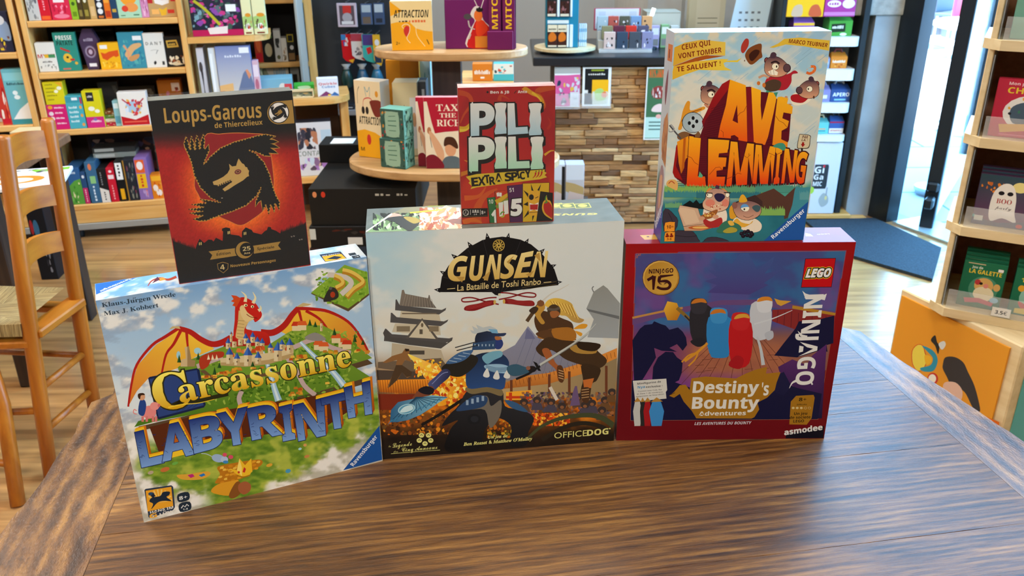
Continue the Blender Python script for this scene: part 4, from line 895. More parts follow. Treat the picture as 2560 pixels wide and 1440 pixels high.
# crowd, smoke and flames low on the right and left
A.specks(120, 1480, 720, 2420, 960, 42, ['5a4a44', '6c5a52', '7a4a30', '4a4858', '8a6a48', '3a3030', '68506a', 'a0663a'], 1.3, 12)
for x, y in ((1520, 820), (1650, 800), (1790, 820), (1900, 860), (2060, 770), (2200, 830), (2330, 800), (2400, 720), (2130, 850), (2300, 900)): A.ell(x, y, 42, 36, '3b3230'); A.poly([(x - 60, y + 100), (x - 40, y + 30), (x + 40, y + 30), (x + 64, y + 100)], R.choice(['5c4436', '4a4452', '6a4a2c'])); A.ell(x, y + 12, 20, 16, '8a5a3a')
A.poly([(2010, 720), (2030, 660), (2050, 660), (2060, 730), (2080, 850), (1980, 860)], '6a5478'); A.stroke([(1780, 670), (1850, 800)], 34, 'd2c8b8', sm=0)
A.specks(80, 1600, 930, 1980, 1060, 40, ['e8601a', 'f09a2a', 'c8401a', '8a3018', 'f8c040'], 1.2, 15); A.specks(70, 100, 900, 800, 1150, 44, ['c8641a', '8a4a1c', 'e0902a', '5a3018', '3a2418', '6a4a24'], 1.3, 17); A.specks(40, 1150, 1000, 1560, 1180, 36, ['b8641a', '5a5a24', '7a3a18', 'c89a2a'], 1.3, 18)
A.stroke([(1560, 1180), (1700, 1060), (1900, 980), (2150, 950), (2300, 980), (2420, 1060)], 60, '43482e', taper=(.4, 1)); A.stroke([(1700, 1200), (1900, 1080), (2100, 1030), (2280, 1060), (2380, 1120)], 40, '2a241c')
# leaping fighter in brown and gold
A.crop(900, 490, 3.765)
A.stroke([(1970, 830), (1900, 870), (1800, 920), (1720, 985)], 16, 'c9c4b6', taper=(.3, 1)); A.stroke([(1712, 985), (1640, 1080), (1570, 1180)], 34, '54402c', sm=0)
A.poly([(1740, 1030), (1770, 980), (1840, 960), (1920, 975), (1990, 1010), (2020, 1070), (2060, 1140), (2110, 1165), (2070, 1195), (2000, 1180), (1940, 1130), (1880, 1120), (1800, 1060)], ('g', (1760, 960), (2050, 1190), 'e0b84a', 'b08a4a'), 2)
for k in range(16): A.stroke([(1790 + k * 14, 985 + k * 3), (1830 + k * 15, 1040 + k * 8)], 5, 'f0d070' if k % 2 else 'a87a2c', sm=0)
A.poly([(1640, 1180), (1660, 1110), (1720, 1080), (1790, 1100), (1900, 1150), (1990, 1190), (2010, 1260), (1990, 1340), (1800, 1345), (1680, 1280)], '4e3522', 2); A.poly([(1690, 1290), (1800, 1250), (1990, 1240), (2010, 1345), (1700, 1345)], '9a6428', 2)
A.poly([(1640, 1090), (1690, 1000), (1730, 1005), (1740, 1060), (1700, 1120), (1740, 1190), (1700, 1200)], 'b88a3a', 2); A.poly([(1590, 1080), (1640, 1040), (1680, 1060), (1640, 1110)], '3c2e24', 2); A.ell(1700, 1010, 34, 30, '7a4e30')
A.ell(1825, 1085, 62, 66, '463626'); A.poly([(1790, 1090), (1850, 1080), (1880, 1110), (1840, 1145), (1800, 1140)], '9a5e34', 2); A.stroke([(1760, 1060), (1830, 1070), (1880, 1050)], 24, '5c5248')
A.poly([(2010, 1250), (2080, 1205), (2140, 1210), (2120, 1245), (2060, 1250)], 'd8962c', 2); A.poly([(2030, 1270), (2090, 1290), (2080, 1320), (2045, 1300)], 'd8962c', 2)
A.poly([(1550, 1345), (1570, 1240), (1620, 1290), (1650, 1345)], '6a6c8c')
A.crop(930, 800, 4)
A.poly([(1640, 130), (1800, 90), (2010, 100), (2000, 170), (2040, 200), (1870, 215), (1700, 180)], '5a3c24', 2); A.poly([(1800, 90), (2010, 90), (2030, 200), (1860, 215)], 'a46a28', 2)
A.poly([(1640, 300), (1660, 250), (1760, 170), (1900, 200), (2080, 215), (2280, 240), (2250, 300), (2350, 400), (2280, 480), (2140, 460), (1950, 400), (1850, 330), (1780, 300), (1790, 380), (1700, 360)], '43301f', 2); A.poly([(1980, 260), (2200, 240), (2240, 330), (2050, 330)], 'a8803a', 2); A.poly([(2060, 220), (2280, 240), (2230, 310), (2080, 290)], '2e2218', 2)
A.poly([(1700, 300), (1770, 290), (1830, 420), (1880, 470), (1920, 540), (1900, 620), (1860, 600), (1840, 500), (1760, 420)], 'a05a30', 2); A.poly([(1850, 470), (1900, 460), (1925, 560), (1905, 625), (1865, 600)], '5a3820', 2)
A.poly([(2100, 440), (2280, 480), (2250, 600), (2200, 640), (2180, 760), (2150, 830), (2100, 800), (2090, 690), (2110, 600)], '3a2a1c', 2); A.poly([(2110, 600), (2220, 580), (2190, 680), (2120, 680)], 'c06a30'); A.poly([(2090, 690), (2175, 680), (2170, 800), (2140, 832), (2100, 800)], '4c3220', 2)
for k in range(4): A.stroke([(1865, 500 + k * 25), (1915, 515 + k * 25)], 7, 'd0a878', sm=0); A.stroke([(2095, 700 + k * 26), (2170, 690 + k * 26)], 7, 'c09868', sm=0)
# armoured fighter in blue
A.stroke([(495, 1050), (700, 930), (900, 800), (1100, 690)], 34, '1d1916', taper=(.8, 1))
A.poly([(960, 700), (1120, 660), (1300, 700), (1330, 860), (1500, 900), (1620, 980), (1560, 1130), (1540, 1250), (1380, 1250), (1390, 1060), (1240, 980), (1120, 1120), (1060, 1300), (740, 1310), (780, 1100), (860, 1000), (700, 1060), (780, 940), (860, 860)], ('g', (1100, 700), (1000, 1300), '2b2c30', '0f0f11'), 2)
A.poly([(1010, 780), (1150, 760), (1190, 860), (1290, 800), (1280, 960), (1180, 1080), (1130, 900), (960, 890)], '70685c', 2); A.poly([(840, 900), (1010, 760), (1150, 770), (1120, 860), (960, 900)], '2b4468', 2); A.poly([(1330, 800), (1450, 830), (1560, 920), (1400, 880)], '34587e', 2)
for k in range(4): A.rect(940 + k * 52, 800 - k * 14, 965 + k * 52, 850 - k * 14, '8fa6bc')
A.ell(1020, 990, 66, 54, '1a1c20'); A.ell(1025, 990, 40, 32, '26292f')
A.poly([(930, 690), (1000, 660), (1180, 660), (1300, 700), (1290, 760), (1150, 720), (1000, 740)], '7a6a48', 2)
A.poly([(960, 400), (1100, 330), (1280, 330), (1370, 420), (1340, 560), (1310, 690), (1150, 670), (960, 680), (940, 520)], ('g', (1150, 330), (1200, 690), '1d2c44', '2c4c80'), 2); A.poly([(1130, 450), (1280, 440), (1370, 470), (1340, 530), (1220, 520), (1140, 490)], '8fb4cc', 2)
for k in range(4): A.stroke([(1140, 455 + k * 14), (1260, 480 + k * 12), (1360, 470 + k * 12)], 5, '40607e')
for x, y in ((1150, 550), (1250, 570), (1355, 560)): A.poly([(x - 8, y - 60), (x + 8, y - 60), (x + 26, y + 5), (x, y + 25), (x - 40, y + 5)], 'd8d8d0', 2)
A.poly([(1100, 370), (1180, 320), (1290, 310), (1300, 360), (1220, 400), (1150, 440)], '6fa4b8', 2)
A.poly([(1350, 470), (1440, 440), (1540, 470), (1620, 460), (1640, 500), (1560, 530), (1440, 560), (1370, 540)], '35586c', 2); A.ell(1600, 490, 44, 32, '241c1c'); A.ell(1562, 480, 22, 20, '8a5a44')
A.stroke([(1440, 590), (1560, 540), (1680, 460)], 22, '1c1c1e', sm=0); A.poly([(1610, 410), (1650, 430), (1690, 510), (1660, 505)], '1a1a1c'); A.stroke([(1680, 450), (1850, 340), (2020, 230), (2150, 130), (2240, 35)], 30, 'b9bcb4', taper=(.9, .2)); A.stroke([(1690, 455), (1860, 350), (2030, 240), (2160, 140)], 9, '7a7c78', taper=(.9, .3))
A.poly([(700, 470), (800, 400), (960, 340), (1060, 380), (1020, 470), (900, 560), (800, 560), (720, 520)], '26241f', 2); A.poly([(740, 430), (860, 330), (980, 300), (1010, 310), (940, 390), (840, 430)], '3f628c', 2)
for k in range(4): A.stroke([(770 + k * 46, 405 - k * 26), (850 + k * 44, 418 - k * 26)], 6, 'a8bccc', sm=0)
A.poly([(560, 640), (640, 560), (720, 490), (780, 510), (770, 570), (690, 640), (620, 700)], ('g', (600, 560), (760, 600), '4a5280', '2c3050'), 2); A.stroke([(600, 640), (700, 540), (760, 520)], 8, '7a84b0')
A.poly([(400, 790), (430, 740), (480, 690), (590, 660), (620, 700), (580, 750), (480, 790), (420, 820)], '7a4630', 2); A.poly([(460, 700), (540, 660), (620, 690), (600, 740), (520, 740)], '1c1c24', 2)
FAN = [(180, 1020), (190, 900), (260, 820), (400, 790), (600, 750), (760, 770), (660, 830), (590, 880), (480, 950), (360, 1000), (260, 1020)]
A.poly(FAN, ('g', (180, 900), (700, 800), '2c6088', '7fb6cc'))
for k in range(12): q = k / 11; A.stroke([(440, 770), (190 + q * 560, 1010 - q * 240 + 26 * math.sin(q * 3))], 6, '1d4460', sm=0)
for k in range(11): q = k / 11; x, y = 190 + q * 520, 1010 - q * 235; A.poly([(x, y - 12), (x - 34, y + 40), (x + 30, y - 18)], '3d7c9e')
A.ell(345, 890, 88, 50, 'a8d0da', -.25); A.ell(345, 890, 76, 42, '5d9cb8', -.25); A.poly([(280, 920), (320, 870), (390, 850), (410, 890), (340, 920)], 'c6e2e6', 2)
A.poly([(1030, 220), (1040, 150), (1100, 100), (1230, 90), (1260, 130), (1340, 130), (1320, 160), (1250, 170), (1240, 220), (1060, 235)], ('g', (1040, 100), (1240, 220), '1d2430', '2c3a5a'), 2)
A.poly([(1000, 130), (980, 100), (1020, 110), (1000, 60), (1060, 90), (1040, 45), (1110, 75), (1180, 60), (1240, 85), (1250, 130), (1150, 110), (1060, 130), (1030, 140)], 'b4bcbc'); A.poly([(1160, 90), (1250, 95), (1262, 135), (1200, 130)], '6fa4c4')
A.poly([(1230, 200), (1290, 190), (1312, 240), (1280, 290), (1230, 280)], '2c3c74', 2); A.poly([(1230, 165), (1290, 170), (1290, 195), (1240, 200)], 'a86a3c', 2)
A.poly([(1010, 230), (1235, 200), (1230, 290), (1000, 300)], '2f4a6c'); 
for k in range(6): A.stroke([(1030 + k * 36, 240), (1030 + k * 36, 262)], 10, 'a0b4c4', sm=0)
A.stroke([(830, 275), (1050, 215)], 9, '26282c', sm=0); A.stroke([(845, 305), (1060, 250)], 9, '26282c', sm=0)
# black fan title
A.crop(900, 490, 3.765)
FANB = [(740, 905), (755, 860), (770, 760), (830, 660), (900, 580), (1010, 490), (1150, 415), (1240, 395), (1340, 382), (1430, 395), (1510, 410), (1610, 455), (1700, 530), (1770, 610), (1830, 690), (1862, 790), (1868, 838), (1330, 905), (1310, 940), (1270, 930), (1240, 905)]
for x, y, a in ((695, 880, .1), (750, 705, .5), (858, 545, .7), (1012, 428, 1.0), (1192, 345, 1.4), (1402, 345, 1.75), (1588, 398, 2.1), (1740, 495, 2.4), (1850, 645, 2.75), (1905, 808, 3.05)):
    dx, dy = math.cos(a), math.sin(a); A.poly([(x, y), (x + dx * 62 - dy * 24, y + dy * 62 + dx * 24), (x + dx * 62 + dy * 24, y + dy * 62 - dx * 24)], '15161a'); A.ell(x + dx * 34, y + dy * 34, 5, 5, 'c8ccc8')
A.poly(FANB, '131417')
for a, b_ in (((1270, 900), (1005, 490)), ((1290, 900), (1160, 415)), ((1310, 900), (1340, 384)), ((1330, 900), (1515, 412)), ((1350, 900), (1705, 535)), ((1360, 900), (1862, 795)), ((1250, 900), (775, 760))): A.stroke([a, b_], 3, '34353a', sm=0)
A.ell(1306, 465, 56, 56, 'c9a94e'); A.ell(1306, 465, 50, 50, '2a2415')
for k in range(10): a = k * PI / 5; A.stroke([(1306 + 10 * math.cos(a), 465 + 10 * math.sin(a)), (1306 + 30 * math.cos(a + .5), 465 + 30 * math.sin(a + .5)), (1306 + 46 * math.cos(a + .3), 465 + 46 * math.sin(a + .3))], 8, 'c9a94e')
GL = [('G', [(835, 580), (1010, 560), (1020, 800), (825, 800)]), ('U', [(1030, 570), (1165, 560), (1180, 790), (1030, 800)]), ('N', [(1195, 560), (1330, 550), (1345, 775), (1170, 790)]), ('S', [(1345, 560), (1480, 550), (1460, 770), (1320, 780)]), ('E', [(1480, 550), (1630, 520), (1625, 760), (1450, 770)]), ('N', [(1640, 530), (1770, 520), (1775, 760), (1600, 760)])]
for ch_, q in GL:
    A.glyph(ch_, q, ('c9a452', 'e2cc86'), 'bi', .012); 
for q in (((905, 760), (960, 812), (985, 760)), ((1450, 560), (1400, 640), (1380, 620)), ((1600, 760), (1560, 740), (1640, 700)), ((1150, 770), (1200, 800), (1230, 700)), ((1640, 560), (1690, 530), (1700, 620))): A.poly(list(q), 'b08a44')
A.text('La Bataille de Toshi Ranbo', (915, 893), (1700, 832), 62, 'd9c282', 'n', .006, .12); A.stroke([(820, 876), (895, 868)], 6, 'd9c282', sm=0); A.stroke([(1728, 814), (1800, 808)], 6, 'd9c282', sm=0); A.stroke([(1530, 885), (1850, 830), (1850, 805), (1530, 862)], 3, '6c5c34', True, 0)
A.ell(1312, 928, 13, 13, 'c9bd9a')
for s in (-1, 1):
    cx = 1306; P = [(cx, 975), (cx + s * 120, 950), (cx + s * 250, 912), (cx + s * 340, 920), (cx + s * 335, 950), (cx + s * 240, 945), (cx + s * 100, 915), (cx + s * 20, 910)]
    if s < 0: P = [(x, y + 45) for x, y in P]
    A.stroke(P, 13, '7e1e22')
A.poly([(1350, 975), (1420, 968), (1500, 985), (1620, 985), (1640, 1030), (1560, 1035), (1440, 1020), (1360, 1010)], '7e1a1e', 2); A.poly([(1270, 985), (1200, 985), (1120, 1010), (1000, 1035), (985, 1075), (1080, 1080), (1180, 1045), (1265, 1020)], '7e1a1e', 2); A.ell(1355, 992, 12, 22, 'c9a452'); A.ell(1268, 1000, 12, 22, 'c9a452')
for k in range(5): A.stroke([(1380 + k * 5, 980 + k * 8), (1630, 990 + k * 9)], 3, 'a83a38', sm=0); A.stroke([(1250 - k * 5, 990 + k * 8), (995, 1040 + k * 8)], 3, 'a83a38', sm=0)
# lettering at the foot
A.crop(930, 800, 4)
GD = 'dcd680'
A.text('Un jeu de', (1160, 1187), (1355, 1171), 36, GD, 'si', .012, .0); A.text("Ben Rosset & Matthew O'Malley", (915, 1258), (1600, 1200), 37, GD, 'si', .012)
A.text('OFFICE', (1822, 1185), (2148, 1158), 68, GD, 'n', 0); A.text('DOG', (2150, 1158), (2362, 1140), 68, GD, 'b', .01); A.ell(2378, 1085, 7, 7, GD)
A.text('Legende', (205, 1278), (400, 1255), 52, GD, 'sc', 0); A.text('la', (168, 1272), (188, 1270), 22, GD, 'sc'); A.text('Cinq Anneaux', (300, 1318), (655, 1288), 50, GD, 'sc'); A.text('des', (215, 1326), (260, 1322), 22, GD, 'sc'); A.stroke([(190, 1338), (420, 1318), (680, 1300)], 4, GD); A.stroke([(275, 1225), (288, 1217)], 4, GD, sm=0)
for k in range(5): a = -2.2 + k * 2 * PI / 5; x, y = 530 + 60 * math.cos(a), 1190 + 46 * math.sin(a); A.ell(x, y, 27, 24, GD); A.stroke([(x - 12, y + 4), (x, y - 8), (x + 12, y + 4)], 5, '2a221a')
ink(r, A, 'front_print')
T.crop(900, 490, 3.765); T.grid(30, 14, lambda X, Y: mix('5d635c', '7b8078', fbm(X / 90, Y / 40, 3, 2)))
T.poly([(45, 340), (230, 195), (420, 90), (820, 75), (1440, 250), (940, 268), (300, 330)], '8a8466'); T.poly([(60, 335), (320, 172), (500, 190), (560, 260), (500, 325), (90, 340)], '7f9a6a'); T.poly([(560, 262), (800, 78), (1400, 255), (960, 268), (600, 325), (500, 328)], 'd9b68c')
T.specks(60, 560, 110, 960, 320, 60, ['e0c49a', 'b8704a', 'f0e2c4', 'd0905a', 'a04a34', 'e8d4ac'], 2.2, 3); T.specks(40, 120, 160, 560, 325, 50, ['3a4038', '94ae7a', 'b8c8a4', '2c302c', '6a8458'], 2, 5)
T.poly([(240, 210), (300, 165), (380, 175), (400, 215), (300, 230)], 'c8a08c', 2); T.poly([(230, 215), (420, 190), (560, 240), (480, 330), (400, 300), (330, 250)], '3a3c3a', 2); T.poly([(410, 200), (520, 205), (565, 240), (500, 260)], 'a8904a', 2); T.poly([(820, 240), (880, 215), (960, 225), (940, 265)], '7a3c34', 2)
T.stroke([(560, 262), (815, 80)], 12, 'd8dcd8', sm=0); T.stroke([(45, 338), (300, 170)], 16, 'd8cfc0', sm=0); T.stroke([(470, 160), (780, 130)], 12, 'c8c83a', sm=0); T.stroke([(640, 95), (790, 85)], 14, 'a8bc3a', sm=0)
T.text('GUNSEN', (2230, 160), (1600, 172), 52, 'd9c66a', 'bi', .01)
for x in (1760, 1870, 2015): T.poly([(x, 75), (x + 140, 65), (x + 165, 108), (x + 15, 118)], 'd9cc6a'); T.poly([(x + 8, 79), (x + 134, 70), (x + 155, 105), (x + 20, 114)], '6f7a55'); T.ell(x + 80, 91, 44, 14, 'd9cc6a')
ink(r, T, 'top_print'); S.uv().grid(6, 20, lambda X, Y: mix('5d635c', '2a2c2a', Y)); ink(r, S, 'side_print')

# ---- small red chilli card box
r, A, T, S = game_box('board_game_box', 'small red card game box with white flame lettering, standing on the war fan box', *BX['pili'][:5], .024, zt('guns') + .0003, '8e1a18')
A.crop(1130, 200, 3.8925); A.g = .8
A.grid(60, 80, lambda X, Y: mix(mix('a81a1c', 'b8301a', ss(600, 1100, Y)), '8e1519', ss(.5, .62, fbm(X / 170, Y / 260, 3, 4)) * .55))
for P, w, c in (([(1000, 60), (830, 110), (870, 180), (900, 260), (820, 330)], 60, 'b8471a'), ([(690, 70), (780, 130), (860, 170), (890, 240), (850, 300)], 44, 'c98a1c'), ([(780, 120), (850, 180), (880, 240)], 22, 'd9b026'), ([(60, 120), (160, 150), (190, 230), (120, 330), (80, 420)], 50, 'b5401a'), ([(70, 480), (140, 470), (200, 400), (170, 360)], 56, 'c9a022'), ([(75, 490), (150, 480), (180, 420)], 26, 'd9bc3a'), ([(80, 920), (180, 880), (190, 820), (120, 780)], 40, 'c0701c'), ([(900, 730), (960, 690), (1010, 690)], 22, 'd09a26'), ([(240, 1390), (250, 1240), (330, 1120), (440, 1060)], 90, 'c4501e'), ([(120, 1150), (260, 1130), (330, 1040)], 50, 'c8561c'), ([(460, 200), (480, 150), (560, 190)], 40, 'b03a1a'), ([(930, 480), (960, 420), (930, 360)], 26, 'a82a1a'), ([(100, 1395), (200, 1360), (290, 1390)], 60, 'd0641e')): A.stroke(P, w, c, taper=(1.1, .2))
rows1 = [('P', [(188, 238), (408, 232), (400, 545), (192, 545)]), ('I', [(425, 235), (520, 232), (525, 512), (425, 520)]), ('L', [(548, 235), (700, 232), (732, 512), (552, 525)]), ('I', [(758, 238), (862, 235), (862, 525), (758, 530)])]
rows2 = [('P', [(172, 570), (408, 560), (400, 875), (176, 880)]), ('I', [(425, 565), (520, 560), (528, 850), (425, 855)]), ('L', [(555, 560), (720, 555), (748, 848), (555, 855)]), ('I', [(775, 565), (880, 560), (880, 855), (775, 860)])]
for rows, tint in ((rows1, 'a9c9d6'), (rows2, 'a8d8b8')):
    for ch_, q in rows: A.glyph(ch_, q, '14110f', 'b', .07, (8, 20))
    for ch_, q in rows:
        A.glyph(ch_, q, '14110f', 'b', .055); A.glyph(ch_, q, (tint, 'deded8'), 'b', .022)
        if ch_ == 'I': c0, c1 = '14110f', 'dcdcd4'; tl, tr, br, bl = q; A.poly([(tl[0] - 6, tl[1] - 4), (tr[0] + 6, tr[1] - 4), (tr[0] - 2, tr[1] + 70), (tr[0] + 6, (tr[1] + br[1]) / 2), (br[0] - 2, br[1] - 70), (br[0] + 6, br[1]), (bl[0] - 6, bl[1]), (bl[0] + 3, bl[1] - 80), (bl[0] - 5, (tl[1] + bl[1]) / 2), (tl[0] + 3, tl[1] + 70)], ('g', tl, bl, 'deded8', tint), 3)
        if ch_ == 'P': x0 = q[0][0]; A.poly([(x0 - 4, q[0][1] - 2), (x0 + 20, q[0][1]), (x0 + 22, q[3][1]), (x0, q[3][1]), (x0 - 6, q[3][1] - 60), (x0 + 4, q[3][1] - 130), (x0 - 6, q[0][1] + 80), (x0 + 3, q[0][1] + 40)], ('g', q[0], q[3], 'deded8', tint), 2)
        for k in range(3): x = q[3][0] + 18 + k * 16; A.stroke([(x, q[3][1] - 20), (x + 12, q[3][1] - 60), (x - 2, q[3][1] - 110), (x + 12, q[3][1] - 160)], 5, tint, taper=(1, .2))
A.poly([(135, 940), (240, 915), (905, 870), (900, 890), (922, 905), (900, 925), (925, 945), (860, 965), (500, 1010), (240, 1045), (180, 1062), (195, 1035), (160, 1000), (175, 985)], 'cdb02a')
for ch_, x0, x1, yb, h in (('E', 195, 255, 1035, 85), ('X', 258, 325, 1028, 85), ('T', 322, 370, 1005, 80), ('R', 368, 422, 1020, 78), ('A', 424, 488, 992, 84), ('S', 518, 580, 985, 82), ('P', 582, 640, 978, 80), ('I', 642, 665, 958, 74), ('C', 664, 712, 968, 74), ('Y', 712, 770, 950, 78)): A.text(ch_, (x0, yb), (x1, yb - 6), h, '15120e', 'b', .02)
for k in range(3): A.stroke([(785 + k * 30, 955 - k * 4), (808 + k * 30, 930 - k * 4), (815 + k * 30, 900 - k * 5)], 18, 'b01c1c', taper=(.2, 1)); A.ell(818 + k * 29, 890 - k * 5, 5, 8, '3a5a1c')
A.text('Ben & JB', (373, 132), (556, 130), 26, 'e2ded4', 'b', .004); A.text('Anto', (640, 128), (730, 126), 26, 'e2ded4', 'b', .004); A.ell(346, 118, 11, 11, '1a1614'); A.stroke([(605, 130), (628, 104)], 6, '1a1614', sm=0)
def card(P, c, edge='15120e'): A.stroke(P, 12, edge, True, 0); A.poly(P, c)
card([(345, 1150), (440, 1135), (440, 1395), (372, 1395)], '2c6a3a'); A.text('10', (358, 1205), (402, 1202), 42, 'd8d8cc', 'b'); A.glyph('1', [(385, 1280), (430, 1265), (432, 1392), (398, 1392)], 'deded4', 'b', .04)
card([(420, 1085), (560, 1072), (575, 1392), (438, 1392)], 'c0401c'); A.stroke([(428, 1190), (500, 1140), (560, 1085)], 44, 'c9a422'); A.stroke([(428, 1150), (490, 1110), (545, 1080)], 30, 'b8301a'); A.stroke([(430, 1240), (500, 1190), (565, 1150)], 34, '7a8a2c'); A.poly([(432, 1100), (455, 1092), (460, 1130), (438, 1135)], 'deded4'); A.poly([(460, 1095), (485, 1098), (482, 1135), (460, 1132)], 'deded4')
A.poly([(452, 1195), (498, 1185), (495, 1320), (462, 1330)], 'dcdcd2'); A.poly([(502, 1178), (545, 1170), (550, 1300), (508, 1310)], 'dcdcd2'); A.stroke([(470, 1310), (488, 1285), (512, 1290)], 12, '5a8a2c'); A.stroke([(512, 1310), (495, 1332), (474, 1328)], 12, 'a8b83a')
card([(540, 1032), (690, 1015), (690, 1390), (568, 1390)], '4c1c4a'); A.text('51', (560, 1092), (602, 1088), 42, 'd8d8cc', 'b'); A.glyph('5', [(582, 1168), (678, 1158), (672, 1312), (578, 1318)], '15120e', 'b', .09); A.glyph('5', [(582, 1168), (678, 1158), (672, 1312), (578, 1318)], 'e2e2da', 'b', .04)
card([(690, 1008), (945, 1000), (940, 1385), (690, 1390)], 'd2a81c')
for a in range(9): q = a * 2 * PI / 9 + .3; A.poly([(800 + 60 * math.cos(q - .2), 1200 + 110 * math.sin(q - .2)), (800 + 60 * math.cos(q + .2), 1200 + 110 * math.sin(q + .2)), (min(938, max(694, 800 + 150 * math.cos(q))), min(1380, max(1008, 1200 + 215 * math.sin(q))))], '1a160e')
A.poly([(745, 1095), (800, 1080), (850, 1092), (845, 1300), (800, 1318), (748, 1300)], 'dba428', 2); A.ell(772, 1140, 24, 28, '16130f'); A.poly([(752, 1195), (800, 1210), (842, 1190), (840, 1280), (800, 1260), (758, 1275)], 'e8e2cc'); A.poly([(758, 1212), (838, 1210), (832, 1262), (760, 1262)], 'b0201c'); A.stroke([(810, 1150), (840, 1135)], 8, '5a3c14', sm=0); A.stroke([(748, 1290), (845, 1285)], 7, '8a6014', sm=0)
card([(865, 1085), (976, 1100), (975, 1380), (825, 1384)], '17130f'); A.poly([(920, 1120), (905, 1165), (885, 1190), (875, 1250), (900, 1310), (960, 1350), (975, 1345), (975, 1230), (955, 1175), (930, 1165)], 'd2a026', 2); A.poly([(905, 1185), (890, 1230), (905, 1290), (950, 1330), (974, 1338), (974, 1240), (950, 1195), (925, 1180)], 'b0201c', 2); A.stroke([(918, 1128), (910, 1160), (925, 1188), (900, 1195)], 12, '4c8a2c')
A.poly([(92, 1252), (348, 1246), (348, 1330), (92, 1340)], '14110f'); A.stroke([(110, 1330), (340, 1322)], 3, '7a5a2c', sm=0)
ring = [(134 + 26 * math.cos(a * PI / 8), 1290 + 28 * math.sin(a * PI / 8)) for a in range(16)]; A.stroke(ring, 5, 'cfcac0', True, 0); A.stroke([(134, 1290), (134, 1272)], 4, 'cfcac0', sm=0); A.stroke([(134, 1290), (122, 1302)], 4, 'cfcac0', sm=0); A.text('15', (142, 1312), (160, 1312), 15, 'cfcac0', 'b')
for x in (180, 275): A.stroke([(x, 1262), (x, 1312)], 4, 'cfcac0', sm=0)
for x, s in ((205, .8), (228, 1.1), (252, .8)): A.ell(x, 1270, 8 * s, 8 * s, 'cfcac0'); A.poly([(x - 13 * s, 1290), (x - 8 * s, 1279), (x + 8 * s, 1279), (x + 13 * s, 1290)], 'cfcac0')
A.text('2-8', (212, 1314), (243, 1313), 14, 'cfcac0', 'b'); A.text('8+', (288, 1306), (328, 1302), 34, 'd9d4ca', 'b')
ink(r, A, 'front_print'); T.uv().grid(24, 5, lambda X, Y: mix('b8605a', 'd8b8a8', fbm(X * 12, Y * 3, 3))); ink(r, T, 'top_print')
obj('shrink_film', MB().box(-.0012, BX['pili'][3] + .0012, -.0024, .0254, .0001, BX['pili'][4] + .002, .0012), FILM, r)
# ---- cliff and small rodents box
r, A, T, S = game_box('board_game_box', 'pale blue game box with orange cliff lettering and small furry animals, on the red framed box', *BX['ave'], zt('lego') + .0003, 'c9c6b4')
r['label'] = 'pale blue game box with orange cliff lettering, standing on the red framed box'
A.crop(1630, 70, 5.142)
def f(X, Y):        # face X 120..2310, Y 45..2780
    n = fbm((X + Y * .7) / 420, (Y - X * .5) / 130, 4, 2); n2 = fbm(X / 200, Y / 160, 4, 7); st = fbm((X * .6 + Y * .8) / 60, (X * .8 - Y * .6) / 900, 3, 3)
    C = mix('d2d2c4', '9cc4d4', ss(.40, .58, n2 * .5 + n * .5 + ss(900, 2200, X) * .08 + ss(420, 100, Y) * .06)); C = mix(C, '8fb4d2', ss(700, 100, Y) * ss(700, 1900, X) * .55); C = mix(C, 'd8d2c0', ss(700, 1100, Y) * .6)
    C = mix(C, 'dcd6c4', ss(.55, .7, st) * .4); C = mix(C, '8fb8bc', ss(1300, 1900, Y) * ss(1700, 2200, X) * .5)
    edge = ss(.5, .56, fbm(X / 150, Y / 150, 3, 11)); e2 = np.maximum(ss(260, 60, Y), ss(1980, 2300, X) * ss(1500, 600, Y)); C = mix(C, 'd6cbb0', edge * e2)
    C = mix(C, mix('2f7f8c', '1f6272', n2), ss(2050, 2250, Y - 60 * np.sin(X / 130)))
    C = mix(C, mix('4a9a8a', '86a84a', ss(.4, .62, n2)), ss(1960, 2080, Y - 40 * np.sin(X / 90)) * ss(2240, 2140, Y)); C = mix(C, '2c6f78', ss(2500, 2780, Y))
    return C
A.grid(130, 160, f)
R = random.Random(6)
for k in range(46): x, y = R.uniform(500, 2250), R.uniform(80, 1500); L = R.uniform(60, 240); A.stroke([(x, y), (x + L, y - L * .8)], R.uniform(3, 7), R.choice(['c9d6d4', '8fb2c8', '9fc0cc', '88aabf']), sm=0)
# banners
BN, TXC = 'd8b03a', '7a2416'
A.poly([(288, 250), (420, 190), (640, 150), (945, 182), (940, 355), (760, 345), (560, 375), (270, 490)], ('g', (280, 200), (940, 300), 'cf9f30', 'dcbc4c')); A.poly([(275, 490), (560, 380), (700, 350), (940, 358), (700, 400), (300, 500)], 'a4521c'); A.poly([(262, 560), (280, 490), (560, 430), (900, 398), (985, 402), (955, 420), (1090, 415), (1155, 382), (1100, 440), (960, 436), (920, 450), (935, 500), (1030, 545), (900, 545), (600, 540), (420, 600), (262, 665)], ('g', (270, 400), (930, 540), 'd8a830', 'e2c440'))
A.text('CEUX QUI', (385, 282), (752, 220), 66, TXC, 'b', 0); A.text('VONT TOMBER', (338, 395), (895, 312), 64, TXC, 'b', 0); A.text('TE SALUENT !', (322, 565), (882, 485), 64, TXC, 'b', 0)
A.poly([(1510, 250), (1620, 200), (1700, 140), (1900, 122), (2285, 160), (2278, 292), (1950, 235), (1720, 212), (1620, 240), (1560, 255)], 'd8b43c'); A.text('MARCO TEUBNER', (1755, 192), (2252, 248), 48, TXC, 'b', 0)
